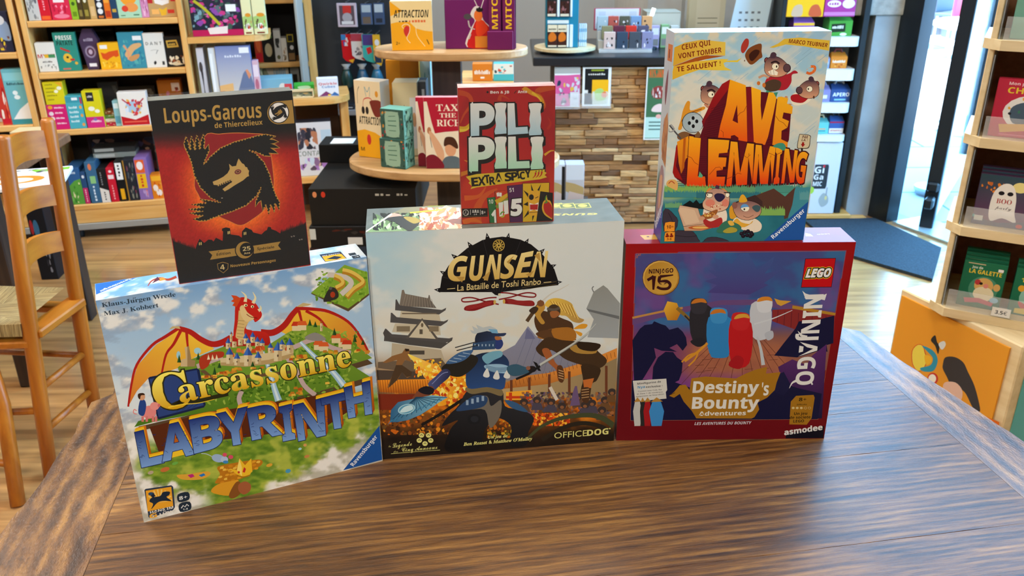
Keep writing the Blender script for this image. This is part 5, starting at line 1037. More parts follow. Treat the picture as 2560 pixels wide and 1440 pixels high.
# falling basket
A.poly([(1150, 220), (1200, 140), (1242, 150), (1238, 230), (1180, 320), (1145, 300)], 'a8382c', 2); A.poly([(1200, 330), (1260, 250), (1400, 200), (1408, 300), (1418, 370), (1380, 400), (1300, 465), (1250, 460), (1205, 390)], '7a4420', 2); A.poly([(1250, 340), (1320, 280), (1380, 290), (1370, 340), (1300, 420), (1260, 410)], '3c1c14', 2)
def beast(cx, cy, k, face=1, eye=True, angry=False):
    """A small dark-headed furry animal's head."""
    X = lambda x: cx + face * x * k; Y = lambda y: cy + y * k
    q = lambda P: [(X(x), Y(y)) for x, y in P]
    A.ell(X(-115), Y(-70), 34 * k, 44 * k, '2c1a20'); A.ell(X(-113), Y(-70), 24 * k, 32 * k, 'b0524c')
    A.stroke(q([(-140, 60), (-130, -60), (-60, -120), (40, -110), (130, -40), (170, 40), (120, 110), (20, 140), (-90, 120)]), 12, '2a1a1c', True, 3)
    A.poly(q([(-140, 60), (-130, -60), (-60, -120), (40, -110), (130, -40), (170, 40), (120, 110), (20, 140), (-90, 120)]), ('g', (cx, Y(-110)), (cx, Y(130)), '5c4048', 'd09a78'), 3)
    A.poly(q([(-70, -110), (-60, -165), (-20, -180), (10, -150), (-10, -105)]), '4a3440', 2)
    A.ell(X(145), Y(25), 50 * k, 56 * k, '2a1a20'); A.ell(X(143), Y(23), 42 * k, 48 * k, '5a4046')
    A.ell(X(-5), Y(5), 48 * k, 46 * k, '2a1a1c'); A.ell(X(-5), Y(5), 43 * k, 41 * k, 'f0e8cc'); A.ell(X(12), Y(5), 9 * k, 16 * k, '1c1410')
    if angry: A.stroke(q([(-60, -40), (0, -60), (50, -30)]), 22 * k, '2a1a20')
A.poly([(640, 1000), (720, 920), (830, 960), (850, 1080), (740, 1175), (640, 1140)], 'e6dcc4', 3); A.stroke([(680, 970), (720, 1010), (770, 1030)], 40, 'c08060'); beast(765, 850, .95, 1, True, True)
A.poly([(1480, 640), (1600, 620), (1750, 590), (1830, 545), (1875, 580), (1800, 600), (1790, 700), (1720, 790), (1600, 800), (1450, 780)], 'a82430', 2); A.poly([(1440, 720), (1560, 660), (1660, 700), (1620, 800), (1480, 810)], '4e3a2c', 2); A.ell(1370, 710, 22, 26, 'c8702c'); A.ell(1440, 735, 22, 30, 'c8702c'); A.stroke([(1370, 640), (1440, 610), (1500, 640)], 30, 'c89878'); beast(1590, 490, 1.0, 1, True, True)
A.poly([(1490, 560), (1560, 530), (1620, 570), (1610, 610), (1520, 600)], 'efe6d0'); A.stroke([(1520, 545), (1530, 600)], 4, '6a4a3a', sm=0); A.stroke([(1560, 540), (1570, 605)], 4, '6a4a3a', sm=0)
A.poly([(1780, 900), (1850, 830), (1990, 860), (2040, 920), (1960, 980), (1820, 990)], 'e8dfc8', 3); A.poly([(1800, 860), (1980, 850), (2030, 870), (1940, 960), (1800, 940)], 'a81f26', 2); beast(2020, 780, .88, -1); A.ell(1725, 890, 20, 16, 'c08a68'); A.ell(1770, 985, 26, 12, 'c08a68')
A.stroke([(1985, 570), (2030, 585), (2085, 550), (2090, 500), (2040, 495)], 34, 'd8682c'); A.specks(6, 1990, 490, 2090, 590, 14, ['e8a05a'], 1.3, 2)
A.poly([(1450, 840), (1480, 800), (1560, 830), (1620, 825), (1600, 880), (1590, 920), (1560, 860)], '3a8a70'); A.ell(2080, 890, 12, 20, '5a3a2a'); A.ell(1190, 420, 6, 12, '5a3a2a')
# masked rodent with straw hat
A.poly([(400, 1050), (450, 945), (490, 955), (495, 1060), (660, 1010), (680, 1040), (600, 1080), (480, 1130), (400, 1220), (380, 1300), (335, 1300), (370, 1180)], 'd8922c', 2); A.stroke([(380, 1200), (450, 1110), (640, 1040)], 8, '7a3a14')
A.ell(525, 1215, 140, 135, '2a2a2c'); A.ell(525, 1215, 132, 128, '9fb0b6'); A.ell(565, 1225, 88, 110, 'b4c2c6')
for x, y in ((528, 1158), (480, 1222), (575, 1200), (530, 1262)): A.ell(x, y, 20, 25, '15161a')
A.poly([(330, 1370), (420, 1330), (540, 1370), (600, 1330), (620, 1440), (360, 1440)], '7a5434', 2); A.stroke([(225, 1250), (300, 1340), (370, 1420)], 20, '4a4c50'); A.stroke([(215, 1290), (220, 1330), (262, 1330), (285, 1300), (262, 1260), (240, 1240)], 16, '9a9c9c')
# orange stone words over dark red block sides
DR = '5e1420'
A.poly([(640, 1200), (700, 1080), (780, 900), (900, 720), (1000, 662), (1010, 700), (900, 1440), (700, 1440)], ('g', (900, 700), (700, 1440), '9a1a1c', '6e141e'))
A.poly([(600, 1440), (690, 1180), (1000, 760), (1270, 755), (1400, 820), (1500, 830), (1790, 1050), (1760, 1440), (1640, 1700), (600, 1700)], DR)
for k in range(22): y = 980 + k * 30; A.stroke([(760 - k * 8, y + 60), (1180 + k * 20, y - 90)], 5, '45101c', sm=0)
OR, OT = 'e23a14', 'f0a41c'
AV = [('A', [(955, 668), (1240, 735), (1262, 1560), (800, 1560)]), ('V', [(1275, 760), (1595, 835), (1480, 1500), (1340, 1490)]), ('E', [(1615, 880), (1810, 940), (1730, 1600), (1540, 1500)])]
A.poly([(1210, 770), (1275, 755), (1340, 1490), (1225, 1500)], '7a1620'); 
A.poly([(1002, 662), (1205, 735), (1215, 1000), (1225, 1480), (1110, 1520), (1110, 1410), (1060, 1375), (1015, 1385), (1000, 1545), (820, 1560), (880, 1240), (950, 990)], ('g', (1100, 720), (1000, 1560), OT, OR)); A.poly([(1092, 985), (1105, 1225), (1035, 1190)], DR)
A.poly([(1275, 757), (1400, 800), (1395, 1000), (1410, 1190), (1470, 950), (1500, 825), (1560, 830), (1600, 900), (1560, 1100), (1490, 1400), (1440, 1530), (1310, 1490), (1290, 1100)], ('g', (1400, 800), (1380, 1560), 'f2ae20', 'e8701a'))
A.poly([(1612, 890), (1660, 880), (1750, 905), (1735, 970), (1808, 1010), (1800, 1105), (1690, 1085), (1675, 1160), (1760, 1195), (1740, 1280), (1665, 1320), (1660, 1430), (1745, 1470), (1735, 1580), (1540, 1560), (1570, 1250)], ('g', (1700, 900), (1650, 1580), 'f0ac20', 'e4801c')); A.poly([(1700, 1110), (1800, 1078), (1750, 1095)], '4a1420'); A.poly([(1665, 1330), (1740, 1300), (1745, 1330)], '4a1420')
for P in ([(1215, 1000), (1180, 1070), (1130, 1095), (1095, 1140)], [(1590, 1130), (1630, 1190), (1690, 1220), (1740, 1280)], [(880, 1310), (915, 1340), (915, 1400)]): A.stroke(P, 5, '7a2414', sm=0)
A.crop(1620, 330, 4.965)
A.poly([(345, 190), (500, 60), (1000, 80), (1960, 250), (1940, 640), (1300, 690), (500, 690), (330, 560)], DR)
for k in range(16): A.stroke([(360, 300 + k * 24), (1900, 330 + k * 20)], 5, '45101c', sm=0)
A.poly([(350, 170), (400, 100), (345, 420), (430, 600), (330, 560), (305, 500)], '9a1a18'); A.poly([(360, 120), (440, 80), (500, 50), (520, 300), (470, 330), (440, 420), (410, 520), (380, 380)], ('g', (400, 80), (420, 500), 'e8941c', 'c86a1c')); A.poly([(440, 80), (470, 70), (450, 440), (415, 515)], 'b85a18')
W2 = [('L', [(515, 60), (655, 75), (712, 665), (484, 660)]), ('E', [(755, 95), (1000, 110), (940, 660), (748, 665)]), ('M', [(1030, 125), (1310, 155), (1290, 640), (975, 665)]), ('M', [(1340, 165), (1580, 190), (1535, 640), (1300, 635)]), ('I', [(1590, 190), (1665, 205), (1625, 632), (1560, 640)]), ('N', [(1700, 210), (1855, 235), (1810, 620), (1655, 632)]), ('G', [(1850, 240), (1985, 258), (1930, 640), (1825, 630)])]
for ch_, q in W2: A.glyph(ch_, q, '3f0f1a', 'b', .045, (5, 3)); A.glyph(ch_, q, (OR, OT), 'b', .012)
A.poly([(755, 95), (1005, 115), (985, 255), (880, 265), (870, 340), (945, 350), (925, 470), (850, 480), (850, 580), (945, 580), (935, 665), (748, 668), (780, 400)], ('g', (850, 100), (850, 660), OT, OR)); A.poly([(515, 60), (655, 75), (640, 300), (615, 560), (712, 570), (700, 675), (484, 655), (500, 350)], ('g', (570, 60), (570, 660), OT, OR))
for P in ([(480, 295), (540, 320), (580, 380), (625, 405)], [(760, 530), (840, 440), (890, 435), (920, 470)], [(980, 580), (1080, 540), (1110, 510), (1160, 520)], [(1190, 290), (1230, 320), (1270, 280)], [(1500, 260), (1570, 290), (1660, 250)]): A.stroke(P, 5, '7a2414', sm=0)
A.poly([(1550, 180), (1610, 140), (1680, 140), (1710, 190), (1680, 230), (1620, 200)], '3f8f78', 2); A.poly([(625, 560), (640, 490), (680, 540), (670, 565)], '5aa880')
# sign
A.poly([(1850, 190), (1875, 40), (1900, 25), (2010, 40), (2015, 90), (1995, 195), (1900, 205)], '3a2a20', 1); A.poly([(1858, 185), (1880, 45), (1905, 32), (2003, 46), (2008, 90), (1988, 188), (1900, 197)], 'cdbf9c', 1); A.text('PAR', (1912, 78), (1982, 82), 36, '5a1c14', 'b'); A.text('LA !', (1904, 112), (1975, 116), 28, '5a1c14', 'b'); A.poly([(1912, 125), (1938, 127), (1936, 150), (1950, 152), (1918, 188), (1896, 148), (1910, 148)], '9a1c18'); A.rect(1898, 200, 1922, 240, '2a2020')
# grass fringes, cliff edge, boulders
def tuft(x0, x1, y, h, c, seed):
    R = random.Random(seed); P = [(x0, y)]; x = x0
    while x < x1: P += [(x + R.uniform(-6, 6), y - h * R.uniform(.5, 1.1)), (x + 14, y - h * R.uniform(0, .4))]; x += 22
    A.poly(P + [(x1, y), (x1, y + h), (x0, y + h)], c)
tuft(190, 780, 700, 55, '7fae58', 1); tuft(780, 1330, 705, 60, '5f9a70', 2); tuft(1330, 1920, 690, 60, '4a8f80', 3); tuft(200, 700, 760, 50, '3f8488', 4); tuft(600, 1400, 770, 50, '2f6f7c', 6)
A.poly([(1330, 790), (1560, 700), (1700, 800), (1820, 690), (1890, 690), (1840, 840), (1790, 900), (1740, 1060), (1690, 1080), (1680, 950), (1330, 960)], '55382e'); A.poly([(1080, 870), (1330, 780), (1420, 860), (1420, 960), (1100, 980)], '402a2a'); A.poly([(430, 910), (520, 850), (560, 880), (600, 840), (640, 890), (690, 870), (700, 960), (460, 940)], '12191c')
tuft(1380, 1700, 975, 60, '7fae58', 5); tuft(210, 420, 900, 40, '6aa070', 8)
A.poly([(1830, 690), (1900, 690), (2060, 700), (2010, 900), (1900, 980), (1740, 1080), (1790, 900)], '3f8a98', 2); tuft(1880, 2050, 770, 70, '5a9aa0', 9)
BL, BO = '3c3440', '15131a'
for P in ([(190, 990), (250, 960), (330, 1040), (370, 1100), (330, 1230), (200, 1230)], [(320, 1240), (440, 1225), (560, 1240), (620, 1330), (625, 1372), (330, 1375)], [(690, 1360), (740, 1315), (850, 1308), (980, 1345), (980, 1370), (690, 1372)]): A.stroke(P, 10, BO, True, 2); A.poly(P, BL, 2)
A.stroke([(330, 1280), (480, 1300), (600, 1290)], 5, BO); A.stroke([(250, 1000), (300, 1100), (290, 1190)], 5, BO)
A.poly([(230, 660), (250, 600), (330, 590), (370, 640), (360, 720), (320, 710)], 'd8a860', 2); A.stroke([(255, 640), (290, 610), (330, 640)], 10, 'b03a24')
# picnic pair with an open pizza box
A.outline([(375, 975), (395, 910), (620, 950), (640, 1020), (690, 1110), (700, 1140), (480, 1165), (440, 1170)], 8, '4a2418', 'caa68a'); A.poly([(385, 975), (400, 935), (575, 965), (640, 1120), (470, 1150)], 'd8b898'); A.outline([(440, 1175), (700, 1140), (800, 1190), (660, 1225), (455, 1225)], 8, '4a2418', 'c49a78'); A.ell(640, 1188, 140, 24, 'b85a2c'); A.ell(650, 1186, 100, 15, 'e0b060')
A.poly([(690, 960), (760, 900), (900, 900), (975, 990), (970, 1110), (880, 1180), (700, 1140)], 'ead9c4', 2); A.poly([(700, 1070), (780, 1110), (900, 1060), (925, 1110), (900, 1170), (760, 1190), (690, 1130)], 'a82c2c', 2)
A.stroke([(680, 880), (715, 820), (730, 740), (850, 700), (990, 750), (1005, 880), (960, 960), (830, 990), (700, 950)], 12, '2c1a18', True, 3); A.poly([(680, 880), (715, 820), (730, 740), (850, 700), (990, 750), (1005, 880), (960, 960), (830, 990), (700, 950)], ('g', (850, 700), (850, 980), 'b08878', 'e2b494'), 3); A.ell(770, 880, 60, 46, 'd8806a'); A.ell(960, 880, 44, 46, 'd8806a')
for x, y in ((760, 785), (985, 780)): A.ell(x, y, 44 if x < 800 else 28, 34, '2c1a18'); A.ell(x, y, 39 if x < 800 else 24, 29, 'efe6cc'); A.stroke([(x - 44, y - 30), (x + 40, y - 26)], 12, '2c1a18', sm=0)
A.ell(738, 780, 8, 8, '1a1210'); A.poly([(820, 790), (860, 760), (930, 770), (955, 810), (900, 865), (850, 850)], '2c2444', 2); A.poly([(720, 750), (800, 700), (760, 690), (730, 720)], 'd88a3a'); A.poly([(900, 700), (990, 745), (940, 700)], 'd88a3a'); A.poly([(830, 700), (845, 655), (890, 670), (880, 710)], '4a3048')
A.poly([(655, 1040), (750, 1000), (860, 960), (840, 1030), (760, 1075), (670, 1075)], '9a5a2c', 2); A.specks(10, 700, 1000, 830, 1050, 24, ['d8a040', 'b03a2a', 'e8c878'], 1.5, 3); A.ell(670, 1070, 36, 24, 'd09a78'); A.ell(840, 1050, 36, 26, 'd09a78'); A.specks(8, 770, 890, 930, 960, 22, ['ead9b0', 'b04a2c'], 1.2, 9)
A.poly([(1060, 1140), (1090, 1060), (1240, 1070), (1340, 1080), (1410, 1150), (1380, 1230), (1240, 1240)], 'e8d8c0', 2); A.poly([(1010, 950), (1060, 900), (1110, 960), (1090, 1060), (1020, 1070)], 'd89a2c', 2); A.poly([(1050, 1150), (1100, 1070), (1160, 1120), (1270, 1140), (1300, 1100), (1200, 1180)], 'e0a83a', 2)
A.stroke([(1060, 960), (1090, 890), (1180, 850), (1320, 870), (1400, 930), (1380, 1030), (1250, 1090), (1120, 1060)], 12, '2c1a18', True, 3); A.poly([(1060, 960), (1090, 890), (1180, 850), (1320, 870), (1400, 930), (1380, 1030), (1250, 1090), (1120, 1060)], ('g', (1200, 850), (1200, 1080), '7a5a5c', 'd09c80'), 3); A.ell(1075, 910, 34, 42, '8a5a50'); A.poly([(1290, 935), (1340, 905), (1395, 925), (1380, 980), (1340, 990)], '3f5a60', 2)
A.ell(1200, 940, 54, 46, '2c1a18'); A.ell(1200, 935, 50, 42, '5f9ad0'); A.poly([(1152, 945), (1250, 930), (1240, 975), (1190, 982)], 'efe6cc', 2); A.ell(1195, 958, 10, 12, '1a1210'); A.poly([(1130, 870), (1150, 790), (1190, 780), (1230, 860)], 'e0a42c', 2); A.stroke([(1180, 1040), (1240, 1060), (1310, 1030)], 5, '4a2a20')
A.poly([(850, 1240), (920, 1130), (1000, 1100), (1130, 1150), (1150, 1210), (1000, 1250)], '35705a', 2); A.poly([(930, 1230), (1020, 1180), (1100, 1200), (1090, 1240), (980, 1255)], 'a89a3a', 2); A.poly([(990, 1110), (1040, 1100), (1070, 1150), (1020, 1160)], 'dfb048', 2)
for x, y in ((1160, 1260), (1200, 1240), (1240, 1230), (1280, 1250), (1180, 1290), (1230, 1280), (1270, 1290), (1290, 1270)): A.ell(x, y, 26, 24, '18121c'); A.ell(x - 4, y - 5, 14, 12, '2e2434')
for yb, tx, h in ((1120, '10+', 40), (1243, '', 0)):
    Pq = smooth([(215, yb + 5), (325, yb - 2), (332, yb + 8), (328, yb + 105), (318, yb + 112), (212, yb + 115), (205, yb + 105)], True, 2); A.stroke(Pq, 6, '2a1a10', True, 0); A.poly(Pq, 'e8942c')
A.text('10+', (230, 1200), (318, 1194), 42, '5a1a14', 'b'); A.text('3-6', (232, 1342), (292, 1340), 28, '5a1a14', 'b')
for x in (238, 290): A.ell(x, 1270, 13, 13, '7a1a14'); A.poly([(x - 22, 1305), (x - 20, 1285), (x + 22, 1280), (x + 24, 1300), (x + 8, 1305)], '7a1a14')
tri_brand(A, [(1435, 1362), (2005, 860), (1942, 1356)], (1555, 1328), (1950, 985), 58)
ink(r, A, 'front_print')
S.crop(1620, 330, 4.965)
S.uv(); S.grid(10, 40, lambda X, Y: mix(mix('b4bcc6', 'c6c6be', Y), mix('3f6a5c', '4a4a86', ss(.8, 1, Y)), ss(.72, .82, Y + .1 * np.sin(X * 6))))
S.poly([(.35, .06), (.9, .055), (.9, .13), (.35, .135)], 'c8703c'); S.poly([(.5, .08), (.62, .08), (.62, .12), (.5, .12)], '7a2a18'); S.poly([(.3, .5), (.5, .4), (.8, .36), (.98, .42), (.98, .62), (.6, .6), (.35, .56)], 'b87848'); S.specks(16, .35, .4, .95, .6, .06, ['8a3a24', 'c89058', '6a2a1c'], 1.5, 2); S.poly([(.3, .26), (.55, .17), (.6, .26), (.45, .34)], '7a4450', 2); S.poly([(.1, .86), (.4, .64), (.85, .66), (.7, .84), (.4, .93)], '9a7a80', 2); S.poly([(.35, .7), (.7, .68), (.6, .82), (.4, .84)], 'd09a78', 2); S.poly([(.0, 1), (.98, .8), (.98, 1)], '3a4c9a'); S.text('Ravensburger', (.25, .97), (.9, .84), .05, 'e6e8ee', 'b')
ink(r, S, 'side_print'); T.uv().grid(10, 4, lambda X, Y: mix('b9b5a8', 'a6b2bc', X)); ink(r, T, 'top_print')

# ---- red-framed deck adventure box
r, A, T, S = game_box('board_game_box', 'red framed game box with a purple ship deck picture, under the cliff lettering box', *BX['lego'], TZ, '7c1218')
r['label'] = 'red framed square game box with a purple and blue ship deck picture'
A.crop(1540, 560, 4.197); A.g = .86
def f(X, Y):          # face X 0..2530, Y 200..2280
    n = fbm(X / 300, Y / 200, 4, 2); n2 = fbm(X / 110, Y / 80, 4, 5)
    C = mix('9c1016', '6e0e18', ss(300, 2000, Y)); C = C * (1 + (n2[:, None] - .5) * .05)  # frame ink darkens downwards: shade on the lower front put into colour
    u0 = 205 - (Y - 300) * .0245; u1 = 2412 - (Y - 280) * .171; ins = (X > u0) & (X < u1) & (Y > 305 - (X - 200) * .012) & (Y < 2062 - (X - 150) * .006)
    K = mix('3a6a9c', '4a4a84', ss(.36, .62, n)); K = mix(K, '7a4a8c', ss(.5, .7, fbm(X / 240, Y / 300, 3, 8)) * .7); K = mix(K, '2a5a9a', ss(500, 1200, X) * ss(2300, 1500, X) * .4)
    K = mix(K, mix('7a3f6a', '8a5a52', ss(900, 1500, X)), ss(1020, 1200, Y)); K = mix(K, mix('9a5a48', 'b8744e', n2), ss(1150, 1320, Y) * ss(560, 900, X) * ss(2050, 1700, X)); K = mix(K, mix('7a3f80', '8c4a94', n2), ss(1500, 1700, Y)); K = mix(K, '151a3a', ss(1700, 1830, Y))
    return np.where(ins[:, None], K, C)
A.grid(200, 190, f)
A.stroke([(262, 310), (2412, 283), (2120, 2050), (152, 2062), (204, 358)], 4, 'a86a4a', True, 0)
for x, y in ((222, 322), (248, 320), (218, 346)): A.stroke([(x - 10, y - 9), (x + 10, y - 9), (x + 10, y + 9), (x - 10, y + 9)], 4, 'c8703a', True, 0)
A.poly([(1215, 420), (1300, 310), (1390, 305), (1450, 420), (1480, 480), (1660, 340), (1640, 420), (1560, 520), (1735, 480), (1640, 560), (1550, 620), (1600, 640), (1400, 740), (960, 720), (1060, 640), (930, 600), (1060, 560), (960, 480), (1100, 500), (1020, 350)], ('g', (1300, 310), (1300, 740), '3f5a96', '4a4080'))
# deck: rails, planks
A.poly([(172, 975), (560, 895), (1100, 800), (1560, 790), (2300, 920), (2290, 1000), (1500, 850), (1100, 850), (560, 960), (172, 1060)], '6a4a7c'); A.stroke([(172, 985), (500, 915), (700, 880)], 22, 'c08a4a'); A.stroke([(2300, 950), (2050, 905), (1850, 870)], 34, 'b8862c'); A.poly([(1640, 900), (1850, 890), (2300, 960), (2280, 1240), (2000, 1150), (1640, 1020)], '8a2c2c')
for k in range(8): x = 1700 + k * 72; A.stroke([(x, 905 + k * 9), (x - 10, 1040 + k * 22)], 6, '5e1c2a', sm=0)
for k in range(12):
    q = k / 11; A.stroke([(1100 + q * 420, 1180), (560 + q * 1400, 1680)], 5, '6a3428', sm=0)
for k in range(14): x, y = R.uniform(800, 1800), R.uniform(1300, 1640); A.stroke([(x, y), (x + 90, y - 6)], 4, '6a3428', sm=0)
# dark creature silhouettes round the edge
NV = '14163a'
A.poly([(172, 1220), (250, 1100), (300, 1060), (380, 1050), (400, 1020), (470, 1050), (520, 1065), (560, 1110), (650, 1085), (700, 1130), (735, 1190), (745, 1270), (700, 1330), (640, 1260), (560, 1300), (640, 1340), (480, 1330), (400, 1300), (420, 1400), (360, 1500), (300, 1600), (260, 1660), (190, 1660)], NV)
A.poly([(2290, 960), (2280, 1250), (2210, 1270), (2220, 1340), (2130, 1330), (2000, 1370), (1900, 1400), (1660, 1380), (1760, 1250), (1880, 1100), (1920, 1020), (2060, 1020)], NV); A.poly([(2210, 1260), (2160, 2040), (1900, 2040), (1860, 1700), (1740, 1640), (1700, 1500), (1850, 1420), (2000, 1480), (2060, 1380)], ('g', (2000, 1400), (1900, 2000), '5a2c6a', NV))
A.poly([(380, 1640), (390, 1500), (440, 1400), (520, 1340), (600, 1345), (640, 1400), (700, 1440), (690, 1560), (660, 1640), (620, 1660)], NV); A.poly([(165, 1640), (320, 1630), (620, 1660), (900, 1760), (1500, 1790), (1700, 1640), (1900, 1720), (2160, 1780), (2118, 2048), (154, 2058)], NV)
A.poly([(1660, 1600), (1760, 1550), (1840, 1700), (1760, 1800), (1640, 1760)], '191b40')
# a plain knot of bright colour where the deck party stands
def pix(x, y, w, h, c, rot=0): A.poly([(x - w, y - h), (x + w, y - h * .9), (x + w * .8, y + h), (x - w * .9, y + h)], c, 2)
A.poly([(500, 900), (540, 810), (640, 830), (680, 930), (640, 1010), (540, 1010)], ('g', (500, 820), (660, 1000), 'f0b83a', 'b8701c')); A.stroke([(640, 880), (760, 990), (900, 1130)], 36, '8a6a2c', sm=0); A.stroke([(720, 960), (880, 1120)], 16, '2a2a30', sm=0)
pix(900, 1040, 110, 170, '2b2a30'); pix(870, 860, 76, 70, '35343c'); pix(1090, 1170, 120, 190, '2f82c0'); pix(1080, 960, 80, 70, '3f92cc'); pix(1520, 1010, 100, 170, 'c9ccd2'); pix(1560, 850, 72, 66, 'd8dade'); pix(1310, 1240, 110, 220, 'c01c22'); pix(1310, 1020, 84, 80, 'c8262a')
for x, y, c in ((870, 815, 'c8762a'), (1070, 925, 'c8762a'), (1560, 795, 'd8872c'), (1320, 975, 'd8a03a')): A.poly([(x - 80, y + 22), (x - 40, y - 26), (x + 50, y - 30), (x + 82, y + 14), (x + 20, y + 6)], c, 2)
A.stroke([(1450, 1050), (1650, 990), (1850, 905)], 18, 'd2d6da', taper=(1, .3)); A.stroke([(1480, 1180), (1520, 1320), (1545, 1480)], 40, 'c2c8cc', taper=(.5, 1)); A.stroke([(960, 1250), (860, 1340), (720, 1440)], 26, 'd8922c', sm=0); A.stroke([(850, 1350), (760, 1380), (690, 1450)], 16, 'd8922c'); A.stroke([(860, 1350), (830, 1420), (760, 1490)], 16, 'd8922c'); A.poly([(1660, 780), (1720, 800), (1840, 810), (1730, 860), (1690, 840)], 'd8a03a')
A.poly([(1180, 1480), (1260, 1380), (1340, 1420), (1300, 1520)], 'a81a22', 1); A.poly([(1000, 1340), (1080, 1300), (1180, 1340), (1160, 1400), (1010, 1400)], '2f82c0', 1); A.poly([(780, 1230), (900, 1190), (940, 1250), (860, 1290)], '26252c', 1); A.poly([(1560, 1150), (1640, 1120), (1650, 1190), (1590, 1220)], 'b8bcc4', 1)
# anniversary disc, brand square, side word
A.ell(472, 565, 196, 186, '5a3414'); A.ell(472, 565, 190, 180, ('g', (340, 420), (620, 720), 'e2b45a', 'a8762a')); A.ell(472, 565, 176, 167, ('g', (340, 420), (620, 720), 'b8862e', 'd8a848'))
A.text('NINJAGO', (345, 520), (600, 508), 48, '3a1418', 'b', .01); A.stroke([(330, 590), (380, 560), (395, 545)], 30, '3a1418'); A.stroke([(398, 545), (392, 690)], 40, '3a1418', sm=0, taper=(1.1, .5)); A.stroke([(460, 552), (600, 535)], 30, '3a1418', sm=0, taper=(1, .4)); A.stroke([(462, 550), (455, 605), (530, 600), (568, 635), (545, 675), (480, 680), (430, 660)], 34, '3a1418', taper=(1, .8)); A.ell(490, 632, 50, 20, 'c99a44'); A.stroke([(450, 622), (478, 632)], 9, '3a1418', sm=0); A.stroke([(504, 630), (530, 618)], 9, '3a1418', sm=0)
A.poly([(1985, 362), (2308, 356), (2262, 664), (1940, 668)], '1a1a2c'); A.poly([(1990, 367), (2303, 361), (2258, 658), (1946, 662)], 'c8101a')
for off, c in ((.17, 'e8c22a'), (.12, '14110f'), (.035, 'f2f0ec')): A.text('LEGO', (1990, 560), (2245, 552), 92, c, 'bi', off, .05)
WH = 'e8e6e0'
A.text('NINJAGO', (1985, 745), (1882, 1690), 168, WH, 'b', .01)
A.poly([(1955, 700), (1990, 730), (2090, 758), (2160, 752), (2212, 730), (2190, 800), (2150, 790), (1990, 790)], WH); A.poly([(1905, 1120), (1955, 1160), (2010, 1172), (1990, 1200), (1935, 1180)], WH)
A.crop(1530, 820, 4.129)
A.stroke([(1915, 540), (1862, 565), (1830, 622)], 30, WH, taper=(1, .1)); A.stroke([(2050, 540), (2068, 585)], 16, WH, sm=0)
# gold title plate
A.poly([(590, 700), (640, 660), (700, 590), (760, 585), (800, 640), (820, 520), (960, 500), (1280, 520), (1380, 470), (1480, 430), (1600, 400), (1590, 470), (1740, 455), (1700, 560), (1680, 640), (1600, 720), (1500, 770), (1520, 840), (1470, 920), (1440, 935), (870, 932), (820, 850), (740, 760), (700, 680), (640, 720)], 'a8741e'); A.stroke([(600, 690), (650, 668)], 6, '4a2c10', sm=0)
for a_, b_, h, t_ in (((832, 668), (1505, 672), 132, 'Destiny'), ((825, 832), (1508, 830), 134, 'Bounty')): A.text(t_, (a_[0], a_[1]), (b_[0], b_[1] - 2), h, 'e6e2d6', 'b', .015)
A.text("'s", (1540, 695), (1612, 692), 150, 'e6e2d6', 'b', .01); A.text('Adventures', (895, 906), (1380, 898), 50, 'e6e2d6', 'b', .01); A.text('LES AVENTURES DU BOUNTY', (850, 1002), (1438, 992), 34, 'd8d8dc', 'bi')
A.poly([(215, 545), (560, 522), (570, 640), (555, 660), (562, 728), (240, 760)], 'd9d6cc'); A.text('Minifigurine de', (262, 585), (505, 562), 22, '2a2c34', 'b'); A.text('Nya', (266, 625), (340, 618), 30, '2f8cc0', 'b'); A.text('exclusive !', (350, 618), (520, 606), 22, '2a2c34', 'b')
for k, s in enumerate(('Contient aussi Cole, Kai', 'et Zane + de nombreux', 'equipements de Ninja LEGO')): A.text(s, (268 - k * 10, 660 + k * 27), (512 + k * 12, 640 + k * 24), 14, '2a2c34', 'n', .006)
for x, w, c in ((262, 50, 'c9c8c0'), (315, 30, '2a2a28'), (366, 46, 'a81c22'), (460, 86, '3f8fcf')): A.poly([(x - w * .5, 760), (x + w * .5, 756), (x + w * .9, 860), (x + w * .6, 1010), (x - w * .6, 1012), (x - w * .9, 860)], c); A.poly([(x - w * .7, 765), (x, 715), (x + w * .75, 758)], 'b8863a')
A.poly([(1830, 995), (1845, 760), (1900, 700), (2080, 690), (2092, 720), (2060, 930), (2010, 998)], 'a8741e'); A.text('8+', (1928, 755), (2006, 752), 40, '1c1408', 'b'); A.text('Difficulte', (1908, 798), (2010, 795), 15, '1c1408', 'b')
for k in range(5): (A.ell(1870 + k * 42, 825, 15, 12, 'd8c088') if k < 3 else A.stroke([(1870 + k * 42 + 14 * math.cos(a), 825 + 11 * math.sin(a)) for a in (q * PI / 5 for q in range(10))], 3, 'd8c088', True, 0))
A.text('Un jeu', (1878, 898), (2014, 894), 32, '1c1408', 'b'); A.text('de societe', (1832, 938), (2048, 932), 32, '1c1408', 'b'); A.text('LEGO', (1870, 976), (1980, 972), 32, '1c1408', 'b')
A.poly([(1790, 1140), (1800, 1090), (2190, 1010), (2182, 1138)], '10101e'); A.text('asmodee', (1780, 1106), (2172, 1050), 66, 'eceae4', 'b', .02)
ink(r, A, 'front_print')
T.crop(1540, 560, 4.197); T.grid(12, 6, lambda X, Y: mix('8a1c20', '98282c', fbm(X / 200, Y / 50, 3)))
T.poly([(250, 118), (410, 112), (460, 160), (300, 165)], 'c8963a'); T.poly([(320, 128), (345, 127), (350, 138), (325, 139)], '6a3a1c'); T.text('LEGO', (2235, 100), (2105, 106), 18, 'e6d8d4', 'b'); T.poly([(1985, 95), (2040, 105), (2070, 130), (1990, 128)], 'e2d2d0'); T.stroke([(2180, 60), (2290, 120), (2440, 150)], 4, '8a2a2c', sm=0)
